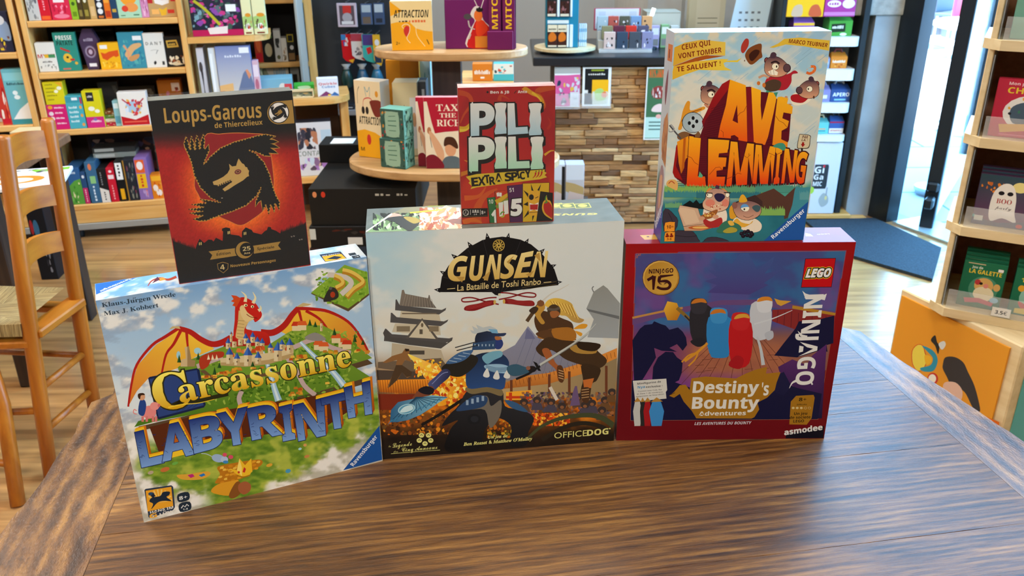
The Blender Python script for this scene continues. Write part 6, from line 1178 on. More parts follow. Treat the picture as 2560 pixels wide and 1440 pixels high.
ink(r, T, 'top_print'); S.uv().grid(3, 8, lambda X, Y: mix('8a161a', '7a1218', Y)); ink(r, S, 'side_print')
# ------------------------------------------------------------------ goods on the shelves
CATS = {}; KEEP = []
def paint(A, code):
    """Cover art: g two-tone ground, r rectangle, e ellipse, p outline, t lettering, s line, n small patches."""
    for q in code.split('|'):
        if not q: continue
        k, *a = q.split(':'); N = lambda s: [float(x) for x in s.split(',')]
        if k == 'g': A.poly([(.01, .008), (.99, .008), (.99, .992), (.01, .992)], ('g', (.5, 0), (.5, 1), a[0], a[1]))
        elif k == 'r': A.rect(*N(a[0]), a[1])
        elif k == 'e': x, y, rx, ry = N(a[0]); A.ell(x, y, rx, ry, a[1], n=18)
        elif k == 'p': v = N(a[0]); A.poly(list(zip(v[::2], v[1::2])), a[1], 2 if len(a) > 2 else 0)
        elif k == 's': v = N(a[0]); A.stroke(list(zip(v[::2], v[1::2])), float(a[2]), a[1])
        elif a and a[0] == '~':      # print too fine to read: a row of small marks
            v = N(a[1]); q = random.Random(len(code)); p, e = (v[0], v[1]) if k == 't' else (min(v[1:3]), max(v[1:3])); h = v[3] * (1 if k == 't' else .6); d = (e - p) / max(3, round((e - p) * 14))
            while p < e - d * .5:
                f = d * q.uniform(.5, .8); g = h * q.uniform(.6, 1)
                if k == 't': A.rect(p, v[2] - g, p + f, v[2], a[2])
                else: A.rect(v[0] - h / 2, p, v[0] - h / 2 + g, p + f, a[2])
                p += d
        elif k == 't': x0, x1, y, h = N(a[1])[:4]; y1 = (N(a[1]) + [y])[4]; A.text(a[0], (x0, y), (x1, y1), h, a[2], a[3] if len(a) > 3 else 'b')
        elif k == 'v':   # lettering up the spine
            x, y0, y1, h = N(a[1]); lo, hi = bbox(a[0], 'b'); V, T_ = glyphs(a[0], 'b'); sg = -1 if y1 > y0 else 1; P = [((x + sg * (.5 - (v[1] - lo[1]) / (hi[1] - lo[1])) * h) * A.w, (1 - (y0 + (v[0] - lo[0]) / (hi[0] - lo[0]) * (y1 - y0))) * A.h) for v in V]; A.put(P, T_, [lin(a[2])] * len(P))
        elif k == 'n': n, x0, y0, x1, y1, r, sd = N(a[0]); A.specks(int(n), x0, y0, x1, y1, r, a[1].split(','), 1.3, int(sd))
BUSY = {id(PA): [(-.0505, -.0255, 0, .3, -9), (-.0125, .0125, 0, .3, -9), (.6195, .6695, 0, .3, -9)]}
def it(pl, off, zb, x0, x1, yt, dep, label, base, art='', name='card_game_box', rz=0, group=None, side=None, m=PRINT, h=None, cat=None, sart=None, bev=.0012, yc=None):
    sm = pl.sz((x0 + x1) / 2, yt, off)
    hh = h or max(.01, sm[1] - zb)
    c = pl.w(sm[0], zb + hh / 2, off); ym = project(c[None])[1][0] if yc is None else yc
    a, b = pl.sz(x0, ym, off)[0], pl.sz(x1, ym, off)[0]; 
    if not rz:
        for p, q, o0, o1, z in BUSY.setdefault(id(pl), []):
            if (z == -9 or abs(z - zb) < .004) and o0 < off + dep and o1 > off and a < q and b > p:
                if (p + q) < (a + b): a = min(q + .0008, b - .004)
                else: b = max(p - .0008, a + .004)
        BUSY[id(pl)].append((a, b, off, off + dep, zb)); KEEP.append(pl)
    w = (b - a) / max(.5, math.cos(rz))
    mb = MB().box(0, w, 0, dep, 0, hh, bev, side or base)
    A = Art(mb, (0, 0, 0), (1, 0, 0), (0, 0, 1), (0, -1, 0), w, hh); A.cut = True; A.eps = 1.2e-5; A.L = 3
    if side: A.rect(.005, .004, .995, .996, base)
    paint(A, art)
    if sart:
        B = Art(mb, (w, 0, 0), (0, 1, 0), (0, 0, 1), (1, 0, 0), dep, hh); B.cut = True; B.L = 3; B.eps = 1.2e-5; paint(B, sart)
    P = pl.w(a, zb + .0004, off)
    o = obj(name, mb, m, None, P, pl.yaw + rz)
    CATS[name] = cat or CATS.get(name) or name.replace('_', ' ')
    return setp(o, label, CATS[name], group)
CATS.update(card_game_box='game box', game_box='game box', spine_box='game box', book='book', flat_box='game box', carton='carton')
PAz = lambda k: ZS[k]
# top board of the tall bookcase
for q in (
 (63, 94, -40, 'grey and white patterned box, first on the top board of the tall bookcase', 'c9c9c4', 'n:16,.1,.1,.9,.95,.1,3:8a8a88,6a6a70'),
 (94, 121, -30, 'bright red narrow box beside the grey patterned box on the top board', 'd01c2c', 'v:~:.5,.1,.7,.3:f0a0a8|r:.1,.86,.9,.97:e8602a'),
 (123, 172, -36, 'wide pink red box with a white panel on the top board', 'd82848', 'r:.2,.1,.75,.45:f0e2e0|n:12,.1,.5,.9,.8,.08,4:f08aa0,b81838|e:.5,.88,.4,.07:e87a90'),
 (170, 190, -40, 'lime green narrow box on the top board of the tall bookcase', '8fb62a', 'e:.5,.5,.25,.06:3a5a1c|r:.2,.75,.8,.9:6a8a1c'),
 (188, 203, -34, 'dark brown narrow box beside the lime green one', '4a3a1c', 'e:.5,.4,.25,.08:d8d0b8|r:.2,.7,.8,.9:8a7a3a'),
 (204, 219, -34, 'olive brown narrow box beside the tan one', '5a4a1c', 'e:.5,.4,.25,.08:e0dcc0|r:.2,.7,.8,.9:9a8a3a'),
 (218, 236, -20, 'tan narrow box between brown and black boxes on the top board', 'c8a060', 'e:.5,.3,.3,.08:8a5a2c|r:.2,.6,.8,.9:dcb880'),
 (236, 257, -40, 'black narrow box with three white discs up its spine', '20202a', 'e:.5,.35,.32,.09:e4e4e0|e:.5,.56,.32,.09:e4e4e0|e:.5,.76,.32,.09:e4e4e0|r:.2,.9,.8,.97:c8702c'),
 (254, 273, -30, 'orange narrow box beside the black box with discs', 'e0701c', 'r:.1,.2,.9,.5:f0a03a|r:.1,.75,.9,.95:b83a1c'),
 (272, 290, -24, 'navy blue narrow box beside the orange one on the top board', '24405c', 'r:.2,.2,.8,.4:7aa0b8|r:.2,.7,.8,.8:c8a03a'),
 (288, 349, -38, 'mint green box with orange fruit on the top board', 'a8cfae', 'p:.1,.1,.5,.02,.9,.12,.8,.5,.3,.55:ee9a2c:1|e:.6,.66,.3,.15:e8944a|e:.32,.7,.14,.1:d8402c|r:.1,.9,.3,.93:4a7a5a|r:.65,.88,.9,.92:4a7a5a'),
 (348, 368, -40, 'pink striped narrow box beside the kraft one', 'd08ab0', 'n:14,.1,.05,.9,.95,.12,6:a8507a,e8b8d0'),
 (367, 441, -50, 'kraft brown box with red corners on the top board', 'c09862', 'r:.0,.1,.18,.55:c0282c|r:.82,.1,1,.5:c0282c|p:.2,.05,.8,.05,.75,.55,.5,.62,.25,.55:ece4dc|n:9,.3,.1,.7,.45,.07,3:c85a6a,d88a9a|p:.42,.95,.36,.7,.5,.76,.66,.68,.6,.93:e8b02c|r:.1,.74,.36,.9:f0b060|r:.66,.76,.9,.88:d03a2c')):
    x0, x1, yt, lb, c, art = q
    it(PA, .02, PAz(3), x0, x1, yt, .1, lb, c, art, 'spine_box' if x1 - x0 < 40 else 'card_game_box', h=.13, yc=5)
# second board
for q in (
 (92, 141, 107, 'small white box with rainbow lettering on the second board', 'e6e3da', 't:MYMI:.05,.95,.52,.13:c0302c|r:.4,.4,.6,.52:e8b42c|r:.6,.4,.95,.52:4a8a5a|t:~:.25,.75,.68,.06:2a2a2a|n:12,.1,.75,.9,.95,.05,2:bfbfb4,8a8a80'),
 (138, 194, 81, 'teal green box with a yellow bird on the second board', '2f8a78', 't:PRESSE:.12,.85,.19,.11:f0ece0|t:PATATE:.12,.85,.33,.11:1c2c2a|s:.25,.4,.45,.45,.65,.5:c0302c:.05|e:.5,.66,.2,.12:e0b43a|e:.5,.64,.06,.03:2a2a1c|r:.6,.68,.8,.73:c0302c|e:.85,.8,.07,.04:d8a83a|r:.2,.92,.55,.96:c86a5a'),
 (248, 300, 107, 'small yellow box with a red ragged banner on the second board', 'eeb01c', 'p:.1,.35,.3,.4,.5,.33,.95,.28,.95,.5,.8,.55,.7,.5,.5,.58,.35,.66,.15,.58:d8501c|r:.1,.08,.45,.22:f0ece4|n:14,.1,.7,.95,.95,.07,4:d8901c,f8cc4a'),
 (290, 361, 81, 'turquoise box with a tan wooden plane and white sticker on the second board', '3a8a9c', 'n:30,.05,.1,.95,.95,.08,8:4a9aa0,2f7890,5aa8a4|p:.2,.6,.5,.35,.85,.3,.9,.38,.6,.5,.35,.7:d8a870:1|s:.2,.35,.35,.55,.3,.75:e09a70:.07|p:.35,.68,.75,.6,.7,.72,.4,.8:c89058:1|r:.6,.1,.95,.22:ecece8'),
 (356, 412, 83, 'tall white box with sparse black lettering on the second board', 'e2ded4', 't:D A N T:.1,.9,.34,.09:7a766c|s:.55,.6,.62,.52,.66,.5:4a4a48:.02|p:.4,.92,.36,.85,.45,.8,.5,.86:2a2a28:1|r:.78,.82,.9,.93:3a3a38|s:.3,.5,.5,.48,.7,.5:a8a49a:.012'),
 (404, 461, 92, 'black box with a gold label and pale figures at the end of the second board', '1e1b18', 'p:.12,.12,.7,.1,.78,.34,.15,.36:c8a042|p:.2,.17,.64,.16,.68,.29,.22,.3:2a2418|t:~:.24,.62,.28,.08:d8b050|n:22,.1,.62,.95,.92,.09,5:d8b890,8a4a2c,e8dcc0,5a3020|p:.15,.9,.5,.82,.9,.92,.5,.96:d8ceb0')):
    x0, x1, yt, lb, c, art = q; it(PA, .03, PAz(2), x0, x1, yt, .04, lb, c, art)
# coffin shaped box
pl = PA; s0 = pl.sz(200, 120, .04)[0]; w = pl.sz(249, 120, .04)[0] - s0; hz = pl.sz(222, 72, .04)[1] - PAz(2)
mb = MB(); OUTL = [(.22 * w, 0), (.78 * w, 0), (w, .72 * hz), (.72 * w, hz), (.28 * w, hz), (0, .72 * hz)]; mb.prism(OUTL, 0, .04, '3a2c40')
A = Art(mb, (0, 0, 0), (1, 0, 0), (0, 0, 1), (0, -1, 0), w, hz); A.eps = 1.2e-5; paint(A, 'p:.3,.02,.7,.02,.96,.28,.76,.98,.24,.98,.04,.28:483650|t:~:.25,.75,.3,.08:a89cb0|e:.5,.56,.3,.16:6a5a70|e:.5,.56,.26,.14:9a8aa0|e:.5,.56,.2,.11:5a3c50|e:.5,.56,.1,.06:c0a8b8|r:.32,.84,.7,.92:ece8e8')
setp(obj('coffin_box', mb, PRINT, None, pl.w(s0, PAz(2) + .0004, .04), pl.yaw), 'purple coffin shaped box with a round moon emblem on the second board', 'game box')
# third board
for q in (
 (119, 170, 262, 0, .06, 'pink tower box with white list lettering, at the start of the third board', 'd0206c', 't:~:.4,.9,.15,.07:f4d8e4|t:~:.4,.8,.36,.07:f4d8e4|t:~:.4,.85,.57,.07:f4d8e4|t:~:.4,.9,.78,.07:f4d8e4|e:.2,.1,.12,.07:f0a02c|e:.2,.35,.12,.08:f0d8dc|e:.22,.55,.12,.08:f0dcd8|e:.2,.78,.12,.06:f09a3a', None),
 (163, 210, 240, 0, .06, 'turquoise tower box with white list lettering on the third board', '4aa8b4', 'r:.05,.02,.95,.2:3a94a2|r:.4,.05,.75,.13:e8f0f0|r:.88,.05,1,.25:a82a5a|t:~:.15,.65,.38,.07:e4f2f2|t:~:.15,.7,.52,.07:e4f2f2|t:~:.15,.65,.66,.07:e4f2f2|t:~:.15,.65,.8,.07:e4f2f2|e:.85,.35,.08,.05:e8a04a|e:.85,.6,.08,.05:e8a04a|e:.85,.88,.09,.05:e8a04a', None),
 (211, 256, 227, 0, .06, 'yellow and pink tall box with a dark label on the third board', 'd8cc1c', 'r:0,.7,1,1:d02c7a|r:.22,.04,.62,.28:2a2a2c|t:~:.28,.56,.18,.06:d8d4c8|e:.4,.48,.18,.06:f0ecd8|e:.7,.55,.14,.05:f0ecd8|t:~:.25,.85,.85,.06:f4d8e4|e:.5,.77,.1,.04:7a6ab0', None),
 (298, 370, 230, 0, .05, 'white and red box with a cartoon cauldron on the third board', 'e8e2d8', 'p:.02,.7,.5,.82,.98,.68,.98,.98,.02,.98:c01c24|e:.5,.45,.28,.18:a8c4d8|n:22,.2,.2,.85,.7,.08,4:d83a3a,b84a5a,e8b04a,d8e0e8|s:.15,.2,.35,.35:b01c2c:.04|s:.9,.2,.7,.35:b01c2c:.04|r:.1,.86,.9,.9:e0604a', None),
 (285, 300, 252, .01, .05, 'pale blue narrow box behind the red and white cauldron box', '8ac0cc', 'r:.1,.1,.9,.3:d8ecf0|r:.1,.6,.9,.9:5a9ab0', None)):
    x0, x1, yt, off, dep, lb, c, art, sa = q; it(PA, .012 + off, PAz(1), x0, x1, yt, dep, lb, c, art)
h1 = PA.sz(140, 262, .012)[1]
it(PA, .012, h1 + .0005, 110, 160, 205, .06, 'yellow tower box with list lettering, resting on the pink tower box', 'd8c81c', 't:~:.12,.5,.14,.06:6a621c|t:~:.12,.6,.3,.06:6a621c|t:~:.12,.6,.46,.06:6a621c|t:~:.12,.65,.62,.06:6a621c|t:~:.12,.45,.8,.06:6a621c|p:.6,.02,.98,.02,.98,.25:e8a82c|e:.8,.28,.12,.08:f0ecd0|e:.62,.42,.1,.07:f0ecd0')
zz = PAz(1)
for k, (c, lb) in enumerate((('b8203c', 'dark red slim box, lowest of the little pile on the third board'), ('d8d0b8', 'cream slim box in the middle of the little pile on the third board'), ('5a7a3a', 'green slim box under the top one of the little pile on the third board'), ('7a4a24', 'brown slim box topping the little pile on the third board'))):
    it(PA, .03, zz, 258, 296, 0, .08, lb, c, 'n:8,.05,.1,.95,.9,.1,%d:e8dcc0,c85a3a' % k, 'flat_box', h=.0165, yc=300 - k * 12); zz += .0172
it(PA, .17, PAz(1), 398, 456, 200, .06, 'orange brown box with a white sticker at the back of the third board', 'c07a2c', 'r:.6,.08,.95,.3:ece4dc|n:12,.05,.2,.9,.9,.12,3:e0a05a,8a3a1c,d88a9a')
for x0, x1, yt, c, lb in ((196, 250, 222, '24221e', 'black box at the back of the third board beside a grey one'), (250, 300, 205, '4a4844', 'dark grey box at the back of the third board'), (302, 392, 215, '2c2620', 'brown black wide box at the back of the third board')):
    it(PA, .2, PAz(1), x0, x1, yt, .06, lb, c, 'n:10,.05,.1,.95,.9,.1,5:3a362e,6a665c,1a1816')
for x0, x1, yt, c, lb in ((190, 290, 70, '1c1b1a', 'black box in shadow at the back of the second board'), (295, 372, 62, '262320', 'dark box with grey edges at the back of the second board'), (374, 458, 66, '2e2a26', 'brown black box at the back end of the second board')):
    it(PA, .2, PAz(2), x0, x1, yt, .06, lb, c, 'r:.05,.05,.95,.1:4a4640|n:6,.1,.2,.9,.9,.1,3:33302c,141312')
# lowest board: spines
for x0, x1, yt, lb, c, art in (
 (171, 205, 420, 'blue and green thick spine with meadow, first on the lowest board', '2f5a8a', 'p:.0,.5,.5,.35,1,.3,1,1,0,1:5a9a3a|t:~:.1,.7,.16,.06:d8e4ec|n:10,.1,.4,.9,.95,.08,3:7ab85a,e0d8a0,3a7a2c'),
 (205, 219, 430, 'dark blue narrow spine with a pink foot on the lowest board', '2a4a70', 'r:.0,.5,1,1:c02a5c|e:.5,.15,.25,.05:d8dce0|v:~:.5,.55,.95,.35:f0c0d0'),
 (219, 246, 405, 'steel blue tall spine with orange disc and green badge', '3a6484', 'e:.45,.12,.16,.08:e07a4a|r:.3,.34,.8,.52:8ac07a|v:~:.5,.58,.97,.3:dce8ee'),
 (247, 270, 422, 'black and white slanted spine on the lowest board', '1d1c1c', 'p:0,.55,1,.65,1,1,0,1:e0d8cc|v:~:.4,.1,.5,.25:8a8a88|v:~:.5,.68,.95,.3:2a2a28'),
 (271, 291, 420, 'bright red spine with white lettering on the lowest board', 'c81c30', 'r:.15,.2,.85,.32:f0d8d8|v:~:.5,.5,.95,.3:f0a8a8|e:.5,.1,.2,.04:f0d8d8'),
 (292, 312, 404, 'black spine with a white name panel and yellow square', '161616', 'r:.1,.03,.9,.45:ecebe6|v:~:.5,.08,.4,.4:1a1a1a|r:.25,.68,.75,.95:e8a81c'),
 (313, 341, 400, 'dark patterned spine with gold edge on the lowest board', '24262c', 'r:.0,0,.12,1:a87a2c|n:22,.2,.05,.95,.95,.08,6:5a5a5c,7a3a4c,3a4a50,8a8a78'),
 (342, 374, 395, 'orange and purple spine with cartoon letters on the lowest board', '8a6aa8', 'r:.05,.04,.75,.35:e0602a|r:.05,.37,.75,.72:e8b41c|e:.4,.18,.25,.1:f0e4dc|v:~:.4,.4,.7,.3:c83a2c|n:6,.1,.75,.7,.95,.1,2:e0602a,b89ac8')):
    it(PA, .015, PAz(0), x0, x1, yt, .16, lb, c, art, 'spine_box')
it(PA, .02, PAz(0), 376, 408, 437, .06, 'small orange box with two white faces on the lowest board', 'e0801c', 'e:.35,.55,.22,.14:f0e0d0|e:.6,.75,.24,.14:f0e4d8|r:.1,.05,.9,.25:f0b02c|n:8,.1,.3,.9,.95,.06,3:c8401c,f0c04a')
it(PA, .2, PAz(0), 228, 408, 330, .06, 'large dark fantasy artwork box standing at the back of the lowest board', '2a2024', 'g:2a2228:16161a|n:50,.05,.1,.95,.9,.07,9:5a3a34,7a5a4a,3a3a58,a88a78,4a2a2a,26304a')
for k, (c, lb) in enumerate((('8a9088', 'grey green flat box lying low behind the spines'), ('3a3c3a', 'dark flat box lying above the grey green one behind the spines'))):
    it(PA, .09, PAz(0) + .19 + k * .026, 232, 340, 0, .1, lb, c, 'r:.05,.2,.5,.8:b8bcb4', 'flat_box', h=.024, yc=385)
# narrower unit beyond the tall bookcase
for q in (
 (-20, 26, 30, .855, 'dark blue picture box with a white dog shape at the frame edge', '2a2c44', 'p:.2,.2,.9,.25,.95,.7,.3,.6:8aa0c0:1|e:.5,.2,.3,.12:d8dce4|n:10,.1,.6,.9,.95,.1,3:2a2034,6a4a4c,e0c02c'),
 (-8, 16, 175, .545, 'red patterned spine at the frame edge of the neighbouring bookcase', 'c83a2c', 'n:14,.1,.05,.9,.9,.12,2:e8784a,f0e0d0,a81c1c|r:.1,.88,.9,.97:c81c2c'),
 (16, 70, 173, .545, 'pale turquoise box with a white mountain on the neighbouring bookcase', '6fb4bc', 'r:.05,.06,.95,.2:8acad0|t:~:.15,.95,.28,.05:1c3a44|e:.45,.42,.12,.04:e8f2f2|e:.5,.5,.14,.04:e8f2f2|p:.1,.9,.5,.72,.95,.6,.95,.9:f0ece6|r:.02,.9,.98,.99:3f9098')):
    x0, x1, yt, z, lb, c, art = q; it(PA, .02, z, x0, x1, yt, .06, lb, c, art, 'spine_box' if x1 < 17 else 'card_game_box')
it(PA, .1, .545, -20, 40, 190, .05, 'white and pink box half hidden behind the red patterned spine', 'd8d4d4', 'p:.1,.5,.9,.4,.9,.9,.1,.9:c8406a:1')
it(PA, .05, .165, -10, 84, 330, .2, 'black box with a glossy lid in the neighbouring bookcase behind the chair', '161514', 'r:.1,.3,.9,.34:3a3a38|p:.1,.5,.9,.5,.8,.9,.2,.9:24221c')
# things on the side table and under the chair
P = at_z(66, 452, .6925); mb = MB().box(-.11, .11, -.11, .09, 0, .012, .002, 'e4e6ea'); A = Art(mb, (-.11, -.11, .012), (1, 0, 0), (0, 1, 0), (0, 0, 1), .22, .2); paint(A, 'e:.4,.6,.35,.22:e0842c|e:.4,.62,.22,.13:f0e0c8|p:.5,.1,.98,.05,.98,.2,.6,.25:7ab83a|n:20,.1,.05,.9,.3,.05,2:3a3a38,8a8a88')
setp(obj('flat_box', mb, PRINT, None, tuple(P), .3), 'white flat box with an orange ring lying on the brown side table', 'game box')
it(Plane((-1.9, 2.9), .1), 0, .6925, 24, 106, 378, .08, 'sand coloured picture box with dark trees on the side table', 'cdb88c', 'p:.0,.7,.3,.6,.5,.75,.6,.3,.75,.1,.9,.3,1,.4,1,1,0,1:2a2418:1')
it(Plane((-1.78, 3.3), .1), 0, .0, 82, 126, 515, .2, 'black box with blue and red emblems on the floor behind the chair', '1a1a1e', 'e:.4,.3,.16,.12:3a6a8a|e:.15,.28,.1,.1:a82a2c|s:.1,.6,.9,.65:5a5a60:.02|n:6,.5,.6,.9,.9,.06,3:8a8a90,3a3a40')
# rounded display shelf
it(PA, .02, .8935, 466, 602, -60, .07, 'large fantasy battle box with a magenta foot on the rounded shelf', '24222c', 'g:2e2a38:1c2430|n:90,.02,.1,.98,.86,.06,4:c83a7a,8a4a9a,3a5a4a,d8609a,5a6a70,2a1a2c,a82a5a,7aa0a8|s:.1,.2,.3,.4,.55,.75:b8b02c:.06|r:.0,.86,1,1:b81c50|p:.3,.82,.7,.78,.68,.95,.33,.96:e8d8d0|r:.7,.3,.9,.46:ecebe8', 'game_box', h=.19, yc=20)
for x0, x1, lb in ((593, 627, 'cream and green narrow box beside the fantasy battle box'), (629, 662, 'cream and green narrow box nearer the rounded shelf end')):
    it(PA, .02, .8935, x0, x1, -60, .07, lb, 'e2dca8', 'p:.0,.55,.5,.5,1,.52,1,.8,0,.85:a8c470|e:.6,.5,.3,.05:d8902c|p:.1,.75,.6,.7,.9,.85,.5,.9:f0ece0|n:7,.2,.6,.9,.85,.1,4:c84a2c,5a4a2c,5aa0c8|r:.2,.93,.8,.97:7a2c1c', 'spine_box', h=.17, yc=20)
it(PA, .03, .6003, 482, 516, 120, .12, 'white and grey narrow box with a woman in profile on the lower rounded shelf', 'c8c6ce', 'g:d4d2d8:b8b8c2|e:.4,.35,.25,.1:4a4444|p:.3,.4,.6,.42,.5,.75,.6,.9,.35,.95,.4,.7:3a3638:1', 'spine_box')
it(PA, .02, .6003, 528, 545, 120, .1, 'glossy white spine beside the mountain picture box', 'd8e0e4', 'r:.2,.1,.5,.9:f0f4f6', 'spine_box', m=GLOSS)
it(PA, .015, .6003, 545, 632, 115, .06, 'blue grey box with a desert mountain and a price sticker', '6a7ab0', 'g:7886b4:d8d4c8|p:0,.7,.4,.66,.4,.85,0,.9:e0b070|p:.38,1,.5,.85,.72,.5,.8,.44,.95,.55,1,.7,1,1:6a7898|p:.8,.44,.86,.42,.95,.52,.88,.6:d8906a|n:14,.0,.8,.45,1,.07,4:7a3a2c,a8583a,4a3a50|r:.68,.03,.96,.13:eef0f0|t:~:.25,.75,.2,.045:dce0ea', 'game_box')
it(PA, .02, .6003, 632, 650, 152, .05, 'pink and white small box beside the mountain picture box', 'd8b0bc', 'r:.1,.1,.9,.4:e8d8e0|e:.5,.6,.3,.15:b86a80', 'spine_box')
it(PA, .08, .6003, 650, 732, 197, .12, 'pale blue flat box with red parts behind the wooden tray', '7ab0c4', 'e:.3,.7,.15,.2:c85a3a|e:.7,.5,.12,.25:d8d8d0|p:.75,.3,.98,.3,.98,.9,.75,.9:d03a44', 'flat_box')
zz = .6003
for k, lb in enumerate(('green box under its twin on the rounded shelf', 'green box topping its twin on the rounded shelf')):
    it(PA, .1, zz, 732, 783, 0, .08, lb, '3fae3c', 'p:.2,.3,.7,.2,.8,.7,.3,.8:c8ecc0:1', 'flat_box', h=.0235, yc=206 - k * 16); zz += .024
it(PA, .03, .6003, 793, 846, 196, .05, 'white box with red and blue lettering and coloured cubes on the rounded shelf', 'e4e6ec', 't:Qwirkle:.08,.95,.36,.13:c83a4a|t:Cubes:.22,.85,.52,.12:2f7ab8|p:.05,.98,.4,.7,.75,.95:7a3a6a|p:.6,.95,.8,.75,1,.9,1,.98:3a6aa8|e:.55,.92,.08,.05:e8c03a')
tr = thing('wooden_tray', 'pale wooden tray of game pieces in front of the green boxes', 'tray'); s0 = PA.sz(728, 240, .02)[0]; s1 = PA.sz(785, 240, .02)[0]; tr.location = PA.w(s0, .6004, .02); tr.rotation_euler = (0, 0, YA)
w = s1 - s0; tf = MB().box(0, w, 0, .006, 0, .008, .001).box(0, .006, 0, .05, 0, .035, .001).box(w - .006, w, 0, .05, 0, .035, .001).box(0, w, .044, .05, 0, .035, .001).box(0, w, 0, .006, .03, .036, .001); obj('tray_frame', tf, PALE, tr)
mb = MB().box(.007, w - .007, .008, .042, 0, .028, .001, '8a8a6a'); A = Art(mb, (.007, .008, 0), (1, 0, 0), (0, 0, 1), (0, -1, 0), w - .014, .028); A.cut = True; paint(A, 'n:14,.02,.1,.98,.9,.14,3:3a5a6a,c8a060,4a6a3a,d8c8a0,2a3a48'); obj('tray_pieces', mb, PRINT, tr)
it(PA, .02, .2253, 742, 832, 305, .08, 'white box with black clad figures and pale lettering on the low rounded shelf', 'd8d8dc', 'n:26,.05,.1,.6,.5,.09,3:2a2a34,5a4a50,b87a5a,3a3a48|r:.7,.15,.98,.4:b8d0e0|t:CONTACTS:.02,.95,.62,.09:8a948c|n:20,.05,.66,.95,.9,.09,7:a87ac0,e0b8a0,5a4a5a,c8d8e8,8a6a90', 'game_box', side='2a2c34')
# open wall shelf behind
for q in (
 (637, 656, 90, 'red and orange narrow box first on the open wall shelf', 'b83a1c', 'r:.1,.65,.9,.95:c81c24|p:.2,.1,.8,.2,.7,.6,.3,.5:e0602c:1'), (656, 686, 88, 'black box with a yellow ghost on the open wall shelf', '201e1a', 'e:.5,.55,.3,.25:c8b48a|r:.1,.02,.9,.12:4a6a3a'),
 (684, 703, 76, 'grey white narrow box with black marks on the open wall shelf', 'c0c0bc', 'n:8,.2,.25,.8,.55,.15,3:2a2a28|e:.5,.85,.25,.07:5a5a3a'), (704, 718, 96, 'white narrow box with brown figure on the open wall shelf', 'd0ccc2', 'n:8,.2,.4,.8,.95,.15,5:6a5a44,a88a6a'),
 (718, 737, 84, 'dark box with gold frame beside the upright of the wall shelf', '2a2824', 'p:.1,.03,.9,.03,.9,.3,.1,.3:b8a02c|r:.2,.06,.8,.27:24221c|e:.6,.5,.25,.08:dcdcdc|r:.1,.7,.9,.95:8a6a44')):
    x0, x1, yt, lb, c, art = q; it(PD, .02, .6805, x0, x1, yt, .1, lb, c, art, 'spine_box')
for x0, x1, yt, lb, c in ((660, 706, -30, 'black and white photo box on the upper open wall shelf', 'b8b4b0'), (712, 752, -30, 'dark red patterned box on the upper open wall shelf', '3a1c28')):
    it(PD, .02, 1.0005, x0, x1, yt, .08, lb, c, 'n:12,.1,.1,.9,.8,.12,3:2a2a28,8a8480', h=.08, yc=12)
for x0, x1, yt, lb, c, art in ((640, 662, 158, 'pale green box low on the open wall shelf', 'b8bc8a', 'n:8,.1,.1,.9,.9,.15,3:5a6a4a,e0dcc0'), (664, 726, 154, 'cream box with dark foot low on the open wall shelf', 'c8c0b0', 'p:.0,.0,.4,.5,.4,1,0,1:8a8a6a|r:.35,.5,1,1:1c1a18|t:~:.4,.9,.3,.2:7a9ab0'), (730, 752, 160, 'grey framed small box low on the open wall shelf', '9a9890', 'r:.25,.2,.75,.9:2a241c')):
    it(PD, .03, .4005, x0, x1, yt, .1, lb, c, art)
# amber boxes by the glass edge
for x0, x1, yt, lb, c in ((760, 777, 32, 'pale blue box with red foot beside the amber boxes', 'a8bccc'), (780, 797, 42, 'amber brown box first beside the pale blue one', '8a4420'), (797, 812, 44, 'dark amber box in the middle of the amber boxes', '6a3018'), (813, 838, 40, 'amber box with yellow patches by the glass edge', '9a5428')):
    it(PE, .03, .7205, x0, x1, yt, .1, lb, c, 'r:.1,.85,.9,.97:c81c24|e:.4,.1,.2,.06:b8888a' if c[0] == 'a' else 'n:9,.1,.05,.9,.95,.14,3:b86a34,4a1c10,d89a4a', 'spine_box')
for x0, x1, lb, c in ((772, 800, 'yellow green small box on the upper narrow wall shelf', '9a9a5a'), (802, 835, 'teal small box on the upper narrow wall shelf', '5a8a80')): it(PE, .03, 1.0005, x0, x1, -20, .08, lb, c, 'n:8,.1,.1,.9,.9,.12,3:d8d0a0,3a4a3a', h=.06, yc=5)
for x0, x1, yt, lb, c in ((786, 808, 148, 'grey box low on the narrow wall shelf', '9a9c98'), (806, 846, 148, 'dark red lettered box low on the narrow wall shelf', '5a3034')): it(PE, .03, .3005, x0, x1, yt, .1, lb, c, 't:~:.1,.9,.25,.1:d8d0c8|n:8,.1,.4,.9,.9,.12,2:a85a5a,d8c8b8')
# socks and blister packs on the dark rack
def hang(name, cat, x0, x1, y0, y1, off, dep, lb, c, art, outl=None, grp=None):
    a = PF.sz(x0, (y0 + y1) / 2, off); b = PF.sz(x1, (y0 + y1) / 2, off); zt_ = PF.sz(x0, y0, off)[1]; zb_ = PF.sz(x0, y1, off)[1]; w, h = b[0] - a[0], zt_ - zb_
    r = thing(name, lb, cat, tuple(PF.w(a[0], zb_, off)), 0, grp); mb = MB()
    if outl: mb.prism([(x * w, (1 - y) * h) for x, y in outl], 0, dep, c)
    else: mb.box(0, w, 0, dep, 0, h, .002, c)
    A = Art(mb, (0, 0, 0), (1, 0, 0), (0, 0, 1), (0, -1, 0), w, h); A.cut = True; A.eps = 1.2e-5; paint(A, art)
    obj(name + '_body' if name != 'sock' else 'sock_knit', mb, PRINT, r)
    obj('hook', MB().tube([(w / 2, -.012, h + .006), (w / 2, -off - .001, h + .006)], .002, 6), STEEL, r)
